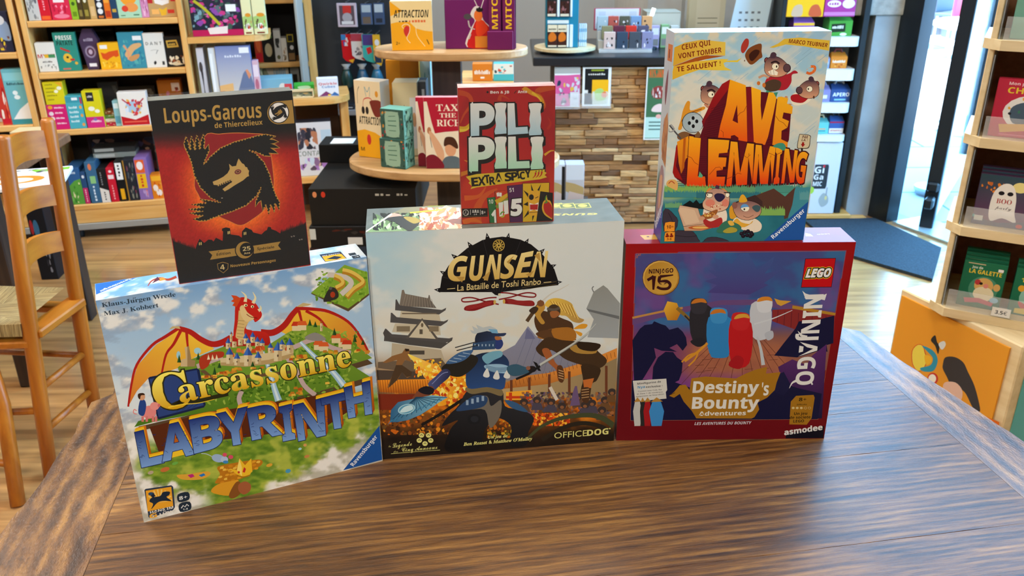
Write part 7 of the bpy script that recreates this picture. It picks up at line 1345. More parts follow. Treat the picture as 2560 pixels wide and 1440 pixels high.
SOCK = [(.05, 0), (.8, 0), (.85, .45), (.98, .85), (.8, 1), (.3, .92), (.08, .8)]
hang('blister_pack', 'blister pack', 843, 892, 8, 68, -.1, .012, 'pink edged blister pack with a red tag on the dark rack', 'c8b4bc', 'r:.12,.1,.88,.9:5a4a50|r:.3,.1,.72,.42:c8342c|e:.5,.6,.25,.2:a8a0a4|r:.2,.75,.8,.88:d8d4d4')
hang('blister_pack', 'blister pack', 902, 930, 10, 62, -.1, .02, 'clear and blue blister pack beside the pink edged one', '4a5a78', 'r:.1,.05,.9,.4:a8b4bc|r:.15,.62,.85,.95:6a5a4c')
hang('blister_pack', 'blister pack', 934, 960, 8, 62, -.1, .02, 'clear and blue blister pack farthest along the dark rack', '40506c', 'r:.1,.05,.9,.42:b4bec4|r:.2,.7,.8,.9:2a2e38')
hang('sock', 'sock', 853, 886, 86, 158, -.09, .012, 'red sock with a blue and red figure on the dark rack', 'c8141c', 'r:.05,.0,.4,.2:3a7ab0|n:9,.2,.1,.8,.4,.12,3:2a4a9a,e03a3a,d8d0d0|p:.5,.9,.95,.85,.8,1:e0b02c', SOCK)
hang('sock', 'sock', 876, 917, 84, 152, -.105, .012, 'white sock with a dark red top on the dark rack', 'd4ccc8', 'r:.05,.0,.82,.28:a83a48|n:8,.25,.45,.75,.8,.1,5:5a5458,8a8488|p:.6,.9,.98,.84,.8,1:a81c2c', SOCK)
hang('sock', 'sock', 904, 941, 86, 158, -.12, .012, 'turquoise sock with a purple top and red patch on the dark rack', '3aa8a4', 'r:.1,.0,.84,.38:4a3a7a|p:.3,.48,.62,.42,.7,.62,.4,.7:c8282c', SOCK)
hang('sock', 'sock', 932, 955, 87, 165, -.135, .012, 'yellow sock with a grey figure on the dark rack', 'd8a82c', 'e:.5,.25,.25,.1:d8d8d8|p:.1,.5,.9,.5,.9,.9,.2,.9:24344a', SOCK)
def bottle(x, y0, y1, lb, c):
    a = PF.sz(x, y1, -.08); b = PF.sz(x, y0, -.08); h = b[1] - a[1]; r = thing('dice_pouch', lb, 'pouch', tuple(PF.w(a[0], a[1], -.08)))
    obj('pouch_body', MB().lathe([(.012, 0), (.03, .1 * h), (.034, .45 * h), (.022, .72 * h), (.016, .8 * h)], n=16), mat('pouch_' + c, c, .25), r, smooth=True); nk = obj('pouch_neck', MB().lathe([(.016, .8 * h), (.012, .85 * h), (.026, h)], n=14), mat('pouch_grey', 'a8acac', .4), r, smooth=True); obj('hook', MB().tube([(0, -.01, h * .9), (0, .079, h * .9)], .002, 6), STEEL, nk)
for x, c, lb in ((870, '1e3a34', 'dark green glossy dice pouch hung lowest by the glass edge'), (909, '24506e', 'blue glossy dice pouch hung under the turquoise sock'), (945, '2a6a88', 'pale blue glossy dice pouch hung beside the blue pouch')): bottle(x, 160, 222, lb, c)
it(PF, -.15, .4305, 852, 885, 262, .06, 'dark small box on the grey rack shelf', '2c2e34', 'r:.1,.5,.9,.7:c8ccd0'); it(PF, -.15, .4305, 888, 930, 268, .06, 'pale grey small box on the grey rack shelf', 'b0b4b8', 'n:8,.1,.1,.9,.9,.12,2:5a5e66,e4e6e8')
# tiered stand: upper tier
ATT = 't:ATTRACTION:.08,.92,.33,.15:1a1610:bi|t:~:.2,.42,.44,.05:2a2a28|t:~:.44,.86,.43,.05:d86a3a|p:0,.45,.15,.42,.45,.42,.6,.55,.8,.6,1,.62,1,1,0,1:eaa41c|p:.3,.6,.36,.5,.44,.52,.43,.62,.36,.72:c8342c:1|s:.3,.55,.27,.5,.36,.46,.45,.5,.44,.62,.37,.75,.45,.85:f0dcc0:.012|s:.6,.5,.62,.7,.8,.92:f4e0b0:.012|t:2+:.1,.2,.88,.06:4a3a1c|s:.85,.78,.9,.88:4a3a1c:.02'
U = 1.0225
US = Plane((0, 2.52), 0)
it(US, 0, U, 976, 1080, -60, .055, 'cream and amber box with jagged black lettering on the upper tier', 'e6cc92', 'p:.0,.0,.3,.2,.0,.3:eaa41c|' + ATT, 'game_box', rz=math.radians(4), h=.135, yc=50, side='d8c8a0', sart='n:7,.2,.1,.8,.5,.1,3:3a342c,8a5a3a|r:.2,.7,.8,.85:ece4dc|r:.0,.86,1,1:e0b04a')
o = it(Plane((0, 2.55), 0), 0, U, 1112, 1290, -60, .14, 'purple display box with a caped cartoon beetle on the upper tier', '6a1c5c', 'r:.86,.0,1,.36:4a1040|p:.3,.96,.36,.6,.42,.42,.36,.3,.42,.14,.5,.16,.54,.4,.66,.6,.76,.96:d8d0cc:1|p:.32,.98,.38,.62,.44,.42,.52,.42,.64,.6,.73,.98:c01c1c:1|p:.42,.98,.42,.74,.6,.74,.64,.98:d8842c|p:.44,.44,.54,.42,.6,.6,.5,.74,.44,.7:e0401c:1|e:.47,.32,.06,.12:e0702c|e:.49,.2,.05,.05:1c1616|s:.47,.17,.42,.0:d8d0cc:.012|s:.51,.17,.55,.0:d8d0cc:.012|e:.32,.34,.055,.06:4a484a|s:.33,.42,.35,.55,.42,.6:b8b0ac:.02|s:.36,.7,.33,.8:b8b0ac:.02', 'display_box', h=.135, yc=50, cat='display box', side='5a1650')
for k, (x0, x1, lb) in enumerate(((1222, 1252, 'purple slim box with yellow upright lettering, inner one of the pair beside the beetle'), (1256, 1287, 'purple slim box with yellow upright lettering, outer one of the pair at the tier edge'))):
    it(Plane((0, 2.53), 0), -.0, U, x0, x1, -60, .018, lb, '6a1c50', 'v:MITO:.5,.62,.05,.5:e8b81c|e:.5,.8,.1,.03:d8a81c', 'spine_box', h=.15, yc=40)
obj('box_lip', MB().box(0, .074, 0, .004, 0, .052, .002, '6a1c54'), PRINT, None, tuple(Plane((0, 2.52), 0).w(Plane((0, 2.52), 0).sz(1218, 80)[0], U + .0005))); setp(COL.objects['box_lip'], 'purple rounded card lip in front of the two slim boxes', 'card display')
# lower tier
L = .6945; LS = Plane((0, 2.47), 0)
it(Plane((-.47, 2.60), math.radians(-26)), 0, L, 891, 955, 203, .05, 'cream and amber box with jagged black lettering on the lower tier', 'e6cfa6', 's:.1,.3,.12,.15,.2,.08:4a4438:.012|s:.45,.2,.4,.08,.5,.14,.6,.08,.58,.2:7aa0a8:.015|s:.3,.35,.35,.24,.6,.22,.75,.3:c84a4a:.015|e:.3,.38,.06,.05:2a201c|e:.45,.38,.06,.05:2a201c|p:.6,.25,1,.25,1,.42,.75,.45,.6,.32:7a3024:1|e:.85,.16,.06,.04:d8902c|t:ATTRACTION:.1,.99,.56,.1:1a1610:bi|p:0,.66,.3,.63,.7,.66,1,.72,1,1,0,1:eaa41c|e:.45,.76,.08,.07:c8342c|t:M:.1,.25,.92,.05:5a3a14', 'game_box', side='dcd4c4')
zz = L
for k, lb in enumerate(('teal patterned box under its twin on the lower tier', 'teal patterned box stacked on its twin on the lower tier')):
    it(Plane((-.42, 2.49), math.radians(-24)), .0, zz, 950, 1012 - k * 4, 0, .055, lb, '3a5a50', 'r:.22,.08,.78,.92:8fae98|n:30,.02,.04,.98,.96,.06,%d:a83a3a,2a4a3c,c88a3a,6a8a74,24382e|p:.25,.12,.75,.12,.8,.5,.75,.9,.25,.9,.2,.5:94b49c:1|s:.35,.25,.65,.22:3f6a58:.02|s:.32,.4,.68,.38:3f6a58:.03|s:.32,.55,.68,.55:3f6a58:.03|s:.35,.72,.65,.72:3f6a58:.02' % (k + 3), 'game_box', h=.0865, yc=375 - k * 88, side='6fb0a4', sart='n:26,.08,.06,.92,.94,.1,%d:3a6a60,8ac8bc,24443c|s:.2,.9,.4,.5,.8,.2:24443c:.05' % k); zz += .0872
for k, (x0, x1, y_, lb) in enumerate(((1062, 1138, 2.45, 'crimson box with a raised fist and white serif lettering, nearer front one'), (1042, 1110, 2.475, 'crimson box with a raised fist, behind its lettered twin'))):
    it(Plane((0, y_), 0), 0, L, x0, x1 + (0 if k else 26), 243, .022, lb, 'b01c34', 'p:.0,.06,.08,.06,.18,.35,.25,.5,.5,.48,1,.46,1,1,0,1:e8dcc4|s:.1,.45,.16,.7:3a2c28:.012|e:.11,.46,.05,.05:b87a54|p:.1,.5,.2,.5,.45,.75,.4,.95,.3,.85:d8a884:1|e:.62,.72,.14,.11:d8a07a|p:.46,.68,.5,.56,.7,.56,.8,.66,.78,.72,.6,.66:4a2a1c:1|p:.4,1,.48,.84,.8,.84,.95,1:5a6a74:1|p:0,.84,.2,.8,.4,.9,.42,1,0,1:7a1c2c:1' + ('' if k else '|t:TAX:.3,.84,.19,.09:f0e4d0:sb|t:THE:.38,.78,.28,.06:f0e4d0:sb|t:RICH:.3,.9,.4,.09:f0e4d0:sb'), 'game_box', side='d8a0a8')
for x0, x1, yt, y_, lb, c, art, sd in ((985, 1046, 207, 2.60, 'cream box with heart drawings at the back of the lower tier', 'e0cfa0', 'e:.45,.5,.1,.08:d8842c|s:.3,.35,.35,.42:5a4a2c:.02|s:.45,.3,.45,.38:5a4a2c:.02|p:.68,.2,.98,.2,.98,.9,.68,.9:e4ddd0|e:.84,.5,.08,.1:d8a070', 'c8b890'), (1042, 1068, 205, 2.63, 'dark grey box with a barcode edge behind the crimson boxes', '4a4e50', 'r:.6,.1,.85,.6:b8bcbc|e:.3,.3,.2,.1:a83a3a', None)):
    it(Plane((0, y_), 0), 0, L, x0, x1, yt, .08, lb, c, art, 'game_box', side=sd)
it(Plane((0, 2.72), 0), 0, L, 970, 1052, 150, .05, 'plain amber cardboard box at the back of the lower tier', 'c07a18', 'r:.42,.01,.99,.99:a86414', 'game_box'); it(Plane((0, 2.745), 0), 0, L, 1053, 1080, 145, .03, 'pale blue box peeping behind the amber cardboard box', 'a8c8d4', 'n:6,.1,.1,.9,.6,.1,3:e8e0d8,d8a08a,6aa0b8', 'game_box')
# black boxes piled below
PY = lambda y: Plane((0, y), 0)
for z_, hh, x0, x1, y_, yc, lb, c, art in (
 (.131, .2695, 772, 1010, 2.45, 640, 'big dark box at the bottom of the pile under the stand', '1a1818', 'n:10,.1,.1,.9,.9,.1,4:2a2422,141212'),
 (.401, .0495, 772, 930, 2.44, 600, 'dark red black game box in the pile under the stand', '2a1614', 'n:20,.02,.1,.98,.9,.08,3:5a2418,1a0e0c,8a3a24,c85a2c'),
 (.451, .068, 772, 925, 2.44, 565, 'black game box with a barcode sticker in the pile under the stand', '1c1a1a', 'r:.0,.1,.1,.6:c8ccc8|r:.62,.5,.86,.85:d8d8d4|n:8,.2,.1,.95,.5,.08,2:4a2018,34302c')):
    it(PY(y_), 0, z_, x0, x1, 0, .22, lb, c, art, 'game_box', h=hh, yc=yc)
it(PY(2.45), 0, .52, 772, 1040, 0, .42, 'long black game box with two small orange emblems in the pile', '1d1b19', 'e:.055,.16,.02,.08:d88a5a|e:.135,.16,.02,.08:c83a24|t:~:.62,.77,.2,.06:b8b4a8:bi|t:~:.82,.93,.2,.06:b8b4a8', 'game_box', h=.115, yc=492); zt_ = .636
it(PY(2.74), 0, zt_, 802, 928, 0, .12, 'small plain black box with a white paper on top of the pile', '121212', '', 'game_box', h=.06, yc=425)
it(PY(2.75), 0, zt_ + .0605, 828, 885, 0, .07, 'white folded paper lying on the small black box', 'd8d8d2', '', 'flat_box', h=.002, yc=398, cat='paper')
it(Plane((0, 2.29), math.radians(6)), 0, .131, 858, 935, 0, .1, 'black box with a square white code sticker in front of the pile', '1b1c20', 'r:.08,.2,.4,.48:d4d8d4|g:1b1c20:1b1c20|r:.08,.2,.4,.48:d4d8d4|n:14,.1,.22,.28,.42,.03,3:2a2a2a', 'game_box', h=.36, yc=570)
it(Plane((0, 2.36), 0), 0, .131, 1010, 1150, 0, .1, 'dark green game box behind the war fan box', '16302c', 'r:.1,.05,.4,.1:b8a82c|r:.6,.2,.9,.23:b8c0bc|n:10,.1,.3,.9,.9,.08,3:24483e,0e1c1a', 'game_box', h=.30, yc=540)
# stools of wood behind the stand
cb = thing('wood_plinth', 'pale round fronted wooden plinth behind the tiered stand', 'plinth'); P = Plane((0, 3.75), 0); a = P.sz(1283, 180)[0]; b = P.sz(1345, 180)[0]; cb.location = P.w((a + b) / 2, 0)
obj('plinth_body', MB().lathe([((b - a) / 2, 0), ((b - a) / 2, .70)], n=36), noisy('plinth_wood', 'a8844a', 'c4a066', (14, 14, 1), 3, .5), cb)
cs = thing('low_cabinet', 'wooden cabinet with pale blue uprights behind the tiered stand', 'cabinet'); P = Plane((0, 3.6), 0); a = P.sz(1147, 180)[0]; b = P.sz(1284, 180)[0]; w = b - a; cs.location = P.w(a, 0)
obj('cabinet_top', MB().box(.0, w, 0, .3, .72, .745, .002), MAPLE, cs); obj('cabinet_side', MB().box(0, .055, 0, .3, 0, .719, .002), mat('pale_blue_upright', 'a8bccc', .4), cs); obj('cabinet_side', MB().box(w - .015, w, 0, .3, 0, .719, .002), MAPLE_V, cs); obj('cabinet_back', MB().box(.056, w - .016, .28, .3, 0, .719), mat('slate', '3a4a50', .4), cs); obj('cabinet_upright', MB().box(.125, .145, .02, .06, 0, .719, .002), mat('pale_blue_upright', 'a8bccc', .4), cs)
obj('cabinet_shelf', MB().box(.056, w - .016, .0, .279, .52, .54, .002), MAPLE, cs)
for x0, x1, lb, c in ((1180, 1230, 'orange carton on the cabinet behind the tiered stand', 'd87a24'), (1233, 1284, 'turquoise patterned carton on the cabinet behind the tiered stand', '4ab0b4')): it(P, .02, .7455, x0, x1, 120, .06, lb, c, 't:~:.1,.9,.6,.25:f0e4d0|r:.4,.75,.6,.85:f0e4d0' if c[0] == 'd' else 'r:.0,.0,1,.6:e4e0d0|n:10,.05,.1,.95,.55,.1,3:3a4a48,c84a34,4ab0b4', h=.07, yc=135)
it(P, .05, .5405, 1239, 1266, 162, .05, 'black and white card box with a pointing hand on the cabinet shelf', '1e1e1c', 'p:.05,.3,.6,.35,.95,.4,.95,.6,.4,.6:d8b088:1|r:.1,.62,.9,.98:e0dccc|p:.5,.95,.4,.85,.5,.72,.62,.85:2a3a34:1', h=.13, yc=186)
# counter top goods
CP = Plane((0, CY + .1), 0); CZ = .8005
tt = thing('turntable', 'round pale turntable on the counter under the teal card stand', 'turntable'); a = CP.sz(1338, 137)[0]; b = CP.sz(1490, 137)[0]; tt.location = CP.w((a + b) / 2, CZ, .06); rr_ = (b - a) / 2 * 1.02
obj('turntable_disc', MB().lathe([(rr_, .012), (rr_, .024)], n=48), PALE, tt); obj('turntable_foot', MB().lathe([(rr_ * .8, 0), (rr_ * .8, .0118)], n=40), BLACK, tt)
ts = it(CP, 0, CZ + .0245, 1365, 1446, -60, .12, 'teal card stand on the round turntable', '1f7a96', 'r:.0,.0,1,.02:14607a|r:.05,.50,.7,.56:d8e0dc', 'card_stand', h=.24, yc=60, cat='card stand')
for x0, x1, y0, lb in ((1368, 1391, -6, 'dark framed card box hung upper on the teal stand'), (1400, 1424, -6, 'dark framed card box hung upper on the teal stand beside its twin'), (1369, 1393, 62, 'cream topped dark card box low on the teal stand'), (1394, 1417, 62, 'cream topped dark card box low on the teal stand beside its twin')):
    up = y0 < 0; z0 = CP.sz(x0, y0 + (48 if up else 56), -.012)[1]
    it(CP, -.0125, z0, x0, x1, y0, .012, lb, '3a1c14', ('r:.0,.0,1,.2:20201e|n:10,.1,.2,.9,.8,.14,3:6a3a30,8a5a5a,24140e|r:.05,.85,.95,.98:d8cdb4' if up else 'r:0,0,1,.32:dccfb0|t:~:.1,.9,.24,.1:1a1a18|p:.1,.5,.5,.32,.9,.5,.8,.7,.2,.75:c86a1c:1|r:.05,.92,.95,.99:d8cdb4'))
for x0, x1, y0, lb in ((1393, 1399, -6, 'white card edge between the upper card boxes'), (1426, 1431, -6, 'white card edge at the end of the upper card boxes'), (1417, 1422, 62, 'white slim card pack beside the low card boxes'), (1424, 1432, 62, 'white slim card pack at the edge of the teal stand')):
    it(CP, -.0125, CP.sz(x0, y0 + (48 if y0 < 0 else 56), -.012)[1], x0, x1, y0, .012, lb, 'd8e2ea', '', 'card_pack', cat='card pack')
for k in range(4): it(CP, .03, CZ + .0245, 1448 + k * 5, 1452 + k * 5, 42, .02, 'slim white and blue stick pack standing beside the teal stand', 'd4e4ee', 'r:.1,.2,.9,.35:7ab0cc|r:.1,.7,.9,.8:5aa0c4', 'stick_pack', group='stick packs beside the teal stand', cat='stick pack', h=.1, yc=70)
# stepped acrylic card rack
rk2 = thing('card_rack', 'clear stepped rack of card decks on the counter', 'card rack'); a = CP.sz(1497, 130)[0]; b = CP.sz(1630, 130)[0]; rk2.location = CP.w(a, CZ); w = b - a
stp = MB()
for k in range(3): stp.box(0, w, .0 + k * .045, .044 + k * .045, 0, .012 + k * .038, .001)
obj('rack_steps', stp, noisy('acrylic_step', 'b0b0a8', 'c4c4be', (1, 1, 1), 3, .2), rk2); obj('rack_lip', MB().box(0, w, -.006, -.003, 0, .02, .001), GLASS, rk2)
DK = [[('d8bcb0', 'pale red deck with a bearded king'), ('3a4a5c', 'slate blue deck with a small white mark'), ('4a5058', 'grey deck with a pink rose'), ('8a88a8', 'lilac deck with a white and red figure')], [('8a8460', 'olive gold deck'), ('6a3040', 'wine red deck with a white corner'), ('d83a2c', 'bright red deck with white line drawing'), ('5a5468', 'grey violet deck with a pale moon')], [('a8b8bc', 'pale blue grey deck'), ('b8584a', 'brick red deck'), ('5a5a4a', 'dark olive deck'), ('7a98b8', 'sky blue deck'), ('d8a06a', 'orange and pink deck')]]
ROWN = ('front step of the clear rack', 'middle step of the clear rack', 'top step of the clear rack')
for k, row in enumerate(DK):
    for j, (c, lb) in enumerate(row):
        x0 = 1510 + j * 31.5 if k == 0 else 1505 + j * 30 if k == 1 else 1494 + j * 28
        it(CP, .012 + k * .045, CZ + .0135 + k * .038, x0, x0 + 28 - k, 0, .018, lb + ' on the ' + ROWN[k], c, 'r:.08,.06,.92,.94:%s|n:7,.2,.3,.8,.9,.13,%d:e8e0dc,%s,2a2a30' % (c, j + k * 4, c), 'card_deck', h=.076 if k == 0 else .06, yc=105 - k * 35, cat='card deck')
it(CP, .16, CZ + .08, 1486, 1602, -60, .012, 'white printed sheet in a dark red frame behind the card rack', 'b8505a', 'r:.03,.02,.97,.92:dcdcdc|e:.4,.55,.08,.22:c88a90|p:.55,.75,.6,.5,.68,.75:3a6a8a|r:.1,.15,.25,.8:c8ccd4|r:.76,.15,.92,.8:c8ccd4', 'framed_sheet', h=.10, yc=15, cat='framed sheet')
la = thing('desk_lamp', 'small lit white tube lamp behind the card rack', 'lamp'); P = CP.sz(1630, 30, .14); la.location = CP.w(P[0], CZ, .125)
ls_ = obj('lamp_stand', MB().tube([(-.012, 0, 0), (-.008, 0, P[1] - CZ - .02)], .004, 8), DARK, la); obj('lamp_base', MB().lathe([(.03, 0), (.03, .008)], n=20), DARK, la); obj('lamp_tube', MB().tube([(-.008, 0, P[1] - CZ - .022), (-.002, 0, P[1] - CZ - .01), (.006, 0, P[1] - CZ + .018)], [.003, .009, .009], 10), mat('lit_tube', 'ffffff', .4, emit=3, ecol='e8fff4'), ls_)
it(Plane((0, 4.35), 0), 0, CZ, 1722, 1812, -60, .06, 'cream notice panel with a red stripe standing on the counter', 'cfc6a6', 'r:.2,.0,.85,.78:d8d0b4|s:.25,.5,.8,.5:8a846a:.02|s:.25,.6,.8,.6:8a846a:.02|r:.45,.93,1,.965:b01c2c', 'notice_panel', h=.23, yc=40, cat='panel')
for x0, x1, yt, lb, c in ((1615, 1700, 30, 'grey till drawer unit behind the card rack', 'a8a494'), ): it(Plane((0, 4.22), 0), 0, CZ, x0, x1, yt, .15, lb, c, 'r:.02,.05,.98,.45:c4c0b0|r:.05,.55,.25,.7:ece8dc|r:.3,.55,.55,.7:ece8dc|r:.6,.55,.85,.7:ece8dc|r:.0,.75,1,.98:4a4844', 'till_unit', cat='till')
for k in range(4): it(Plane((0, 4.17), 0), 0, CZ, 1604 + k * 24, 1624 + k * 24, 62 + (k % 2) * 3, .03, ('orange and white', 'lilac', 'green edged', 'pale grey')[k] + ' price card box in front of the till', ('d8a06a', 'b8a8c8', '8ab07a', 'c8c8c0')[k], 'r:.1,.1,.9,.4:e8e4dc|r:.1,.6,.9,.9:8a8480', 'card_deck')
sh = thing('till_screen', 'tilted till screen with a white timetable sheet stuck on it', 'screen'); P = Plane((0, 4.12), 0); a = P.sz(1818, 60)[0]; b = P.sz(1908, 60)[0]; sh.location = P.w(a, CZ); w = b - a
obj('screen_body', MB().prism([(.05, .0), (w + .02, .0), (w + .04, .24), (.08, .24)], .004, .03), mat('screen_grey', '5a6670', .4), sh)
mb = MB().prism([(.0, .0), (w * .45, .0), (w * .46, .03), (w + .01, .03), (w + .03, .24), (.035, .24)], 0, .003, 'c4dbe8'); A = Art(mb, (0, 0, 0), (1, 0, 0), (0, 0, 1), (0, -1, 0), w, .24); paint(A, ''.join('r:%.2f,.%02d,%.2f,.%02d:6a7480|' % (.3 + .17 * i, 30 + 14 * j, .38 + .17 * i, 34 + 14 * j) for i in range(4) for j in range(3)) + 'r:.2,.86,.42,.92:b8a0a8'); obj('timetable_sheet', mb, PRINT, sh); obj('screen_stand', MB().box(w * .4, w * .7, .031, .1, 0, .06, .004), DARK, sh)
# leaflets fixed to the cladding
LP = Plane((0, CY - .0165), 0)
def leaflet(name, cat, x0, x1, y0, y1, lb, c, art, dep=.006, holder=True):
    zb = LP.sz(x0, y1)[1]; zt = LP.sz(x0, y0)[1]; ym = (y0 + y1) / 2; a = LP.sz(x0, ym)[0]; b = LP.sz(x1, ym)[0]; w, h = b - a, zt - zb
    r = thing(name, lb, cat, tuple(LP.w(a, zb)))
    mb = MB().box(0, w, 0, dep, 0, h, .001, 'e4e8ea'); A = Art(mb, (0, 0, 0), (1, 0, 0), (0, 0, 1), (0, -1, 0), w, h); A.cut = True; A.eps = 1.5e-5; paint(A, art); obj('printed_sheet', mb, PRINT, r)
    if holder: obj('clear_holder', MB().box(-.004, w + .004, -.012, -.010, -.006, h * .35, .0008).box(-.004, w + .004, -.0095, .006, -.008, -.0062, .0008), GLASS, r)
leaflet('leaflet', 'leaflet', 1386, 1450, 168, 268, 'pink game leaflet in a clear holder on the wood block cladding', 'd8d8d8', 'r:.0,.0,1,.16:a8acac|p:0,.2,.5,.2,1,.18,1,.98,0,.98:d05a94|n:30,.1,.25,.98,.95,.08,5:2a3450,d8b04a,c8c8d4,b03a70,4a4a60,8a8a98|r:.62,.62,.98,.98:cfd0d4|s:.75,.75,.82,.8,.88,.76:8a8a90:.02')
leaflet('leaflet', 'leaflet', 1456, 1527, 168, 266, 'black leaflet with a yellow sheet in a clear holder on the cladding', '1a1a1c', 'r:.08,.04,.9,.95:1a1b1e|t:~:.2,.8,.2,.05:e0e0dc|r:.3,.06,.75,.1:8a9a2c|r:.34,.32,.92,.8:eab01c|r:.36,.62,.9,.95:c8cfc0|p:.45,.6,.7,.55,.85,.8,.5,.85:a8c878:1|e:.78,.7,.1,.08:d87a4a|r:.08,.58,.2,.66:dcdcd8')
leaflet('poster', 'poster', 1613, 1672, 168, 350, 'green poster with round food pictures on the cladding', '2f5a40', 'r:.05,.02,.95,.98:3f6a4a|r:.1,.03,.9,.14:9a6a3a|n:10,.12,.04,.9,.13,.05,3:c85a2c,3f6a4a|e:.55,.34,.32,.09:8a3a34|n:16,.28,.27,.82,.41,.05,3:c8a8a0,5a2c34,d8d0d0|p:.3,.6,.4,.52,.7,.5,.85,.6:e0c8c4:1|r:.05,.68,.95,.97:b4d4cc|s:.2,.75,.85,.75:5a7a74:.02|s:.2,.8,.85,.8:5a7a74:.02|s:.2,.85,.85,.85:5a7a74:.02|e:.6,.67,.12,.03:e0a8a0', holder=False)
# clear bagged boxes on the floor stool in front of the counter
bs = thing('display_stool', 'low dark stool carrying two clear wrapped boxes before the counter', 'stool'); P = Plane((0, 3.2), 0); a = P.sz(1384, 450)[0]; b = P.sz(1462, 450)[0]; bs.location = P.w((a + b) / 2, 0); zs = P.sz(1420, 506)[1]
obj('stool_top', MB().box(-.08, .08, -.06, .08, zs - .02, zs, .002), WALNUT, bs)
for x, y in ((-.07, -.05), (.07, -.05), (-.07, .07), (.07, .07)): obj('stool_leg', MB().box(x - .008, x + .008, y - .008, y + .008, 0, zs - .0205), WALNUT, bs)
for x0, x1, lb in ((1384, 1412, 'clear wrapped white box beside the red chilli box'), (1414, 1460, 'clear wrapped white box with pale gold picture before the counter')): it(P, 0, zs, x0, x1, 412, .07, lb, 'b4b8c4', 'r:.02,.0,.98,.4:c4d0e0|p:0,.45,.5,.5,1,.6,1,.95,0,.7:b09a6a|p:.2,.7,1,.8,1,1,.1,.95:c8b8b4' + ('|r:.72,.05,1,1:1a1a1c' if x0 < 1400 else ''), 'wrapped_box', m=GLOSS, cat='box')
# cartons in the rack by the door
GP = Plane((0, 4.0), 0)
def carton(x0, x1, yt, k, lb, c, art, top='d83a2c', off=.02):
    zb = RZ[k][0] + .0005; a = GP.sz(x0, yt + 20, off)[0]; b = GP.sz(x1, yt + 20, off)[0]; w = b - a; h = max(.05, GP.sz(x0, yt, off)[1] - zb); r = thing('carton', lb, 'carton', tuple(GP.w(a, zb, off)))
    hb = h * .72; mb = MB(); mb.add([(0, 0, 0), (w, 0, 0), (w, w * .8, 0), (0, w * .8, 0), (0, 0, hb), (w, 0, hb), (w, w * .8, hb), (0, w * .8, hb), (.08 * w, w * .4, h), (.92 * w, w * .4, h)], [(0, 1, 5, 4), (1, 2, 6, 5), (2, 3, 7, 6), (3, 0, 4, 7), (0, 3, 2, 1), (4, 5, 9, 8), (6, 7, 8, 9), (5, 6, 9), (7, 4, 8)], c)
    A = Art(mb, (0, 0, 0), (1, 0, 0), (0, 0, 1), (0, -1, 0), w, hb); A.cut = True; A.eps = 1.5e-5; paint(A, art); cbd = obj('carton_body', mb, PRINT, r)
    obj('carton_handle', MB().tube([(w * .25, w * .4, h - .002), (w * .35, w * .4, h + .012), (w * .65, w * .4, h + .012), (w * .75, w * .4, h - .002)], .005, 8), mat('handle_' + top, top, .4), cbd)
for x0, x1, yt, k, lb, c, art, tp in (
 (1984, 2036, 44, 0, 'purple carton with yellow lettering and a red handle in the rack', '8a4a9a', 't:APERO:.1,.95,.75,.35:e8c02c|r:0,0,1,.2:e8b83a', 'd82c2c'), (2074, 2132, 38, 0, 'green carton with white lettering and an orange handle in the rack', '4a9a3a', 'p:.1,.2,.7,.15,.72,.7,.12,.75:24301c|t:~:.15,.65,.5,.22:f0f4e8|e:.65,.88,.15,.1:f0e8d0', 'e04a1c'),
 (2078, 2118, 132, 1, 'orange carton with white lettering on the second rack shelf', 'd8842c', 't:~:.1,.9,.5,.25:f0e4d0|n:6,.1,.6,.9,.95,.1,3:b85a1c,e8b05a', '7a2024'), (2040, 2074, 138, 1, 'grey blue carton beside the orange one on the second rack shelf', '8a9ab8', 'r:.1,.3,.9,.6:c8d0e0', '5a6a9a'),
 (2078, 2126, 212, 2, 'navy carton with bold white lettering on the third rack shelf', '34508a', 't:APERO:.1,.95,.55,.3:f0f4f8|r:.2,.75,.8,.88:8ac0c8', 'b8bcc4'), (2040, 2076, 215, 2, 'lilac carton beside the navy one on the third rack shelf', '8a88c0', 'r:.2,.4,.8,.7:e4e4f0', 'a8a8c8'),
 (2074, 2110, 292, 3, 'blue carton with a red top and white band on the lowest rack shelf', '3a5a9a', 'r:.0,.55,1,.95:e4dcd4|t:~:.1,.9,.8,.15:c85a3a|r:0,0,1,.12:a82444', '3a3a44'), (2034, 2072, 297, 3, 'turquoise carton beside the blue one on the lowest rack shelf', '6ac0c0', 'r:.2,.5,.8,.6:e0a06a|r:.2,.7,.8,.76:2a5a5c', 'c8b48a')):
    carton(x0, x1, yt, k, lb, c, art, tp)
it(GP, -.0, .955, 1968, 2060, -60, .01, 'yellow sign with two cartoon animals on top of the rack', 'ecb41c', 'p:.15,.95,.2,.55,.4,.5,.42,.95:c8a888:1|p:.62,.95,.66,.55,.85,.5,.95,.95:c85a34:1', 'rack_sign', h=.1, yc=15, cat='sign'); it(GP, -.0, .955, 2062, 2140, -60, .01, 'magenta sign with white rounded lettering on top of the rack', 'a83a8a', 'e:.3,.45,.22,.15:ecdce4|e:.76,.45,.2,.2:ecdce4|t:~:.14,.46,.5,.1:a83a8a|r:.0,.8,1,.95:c87ab0', 'rack_sign', h=.1, yc=15)
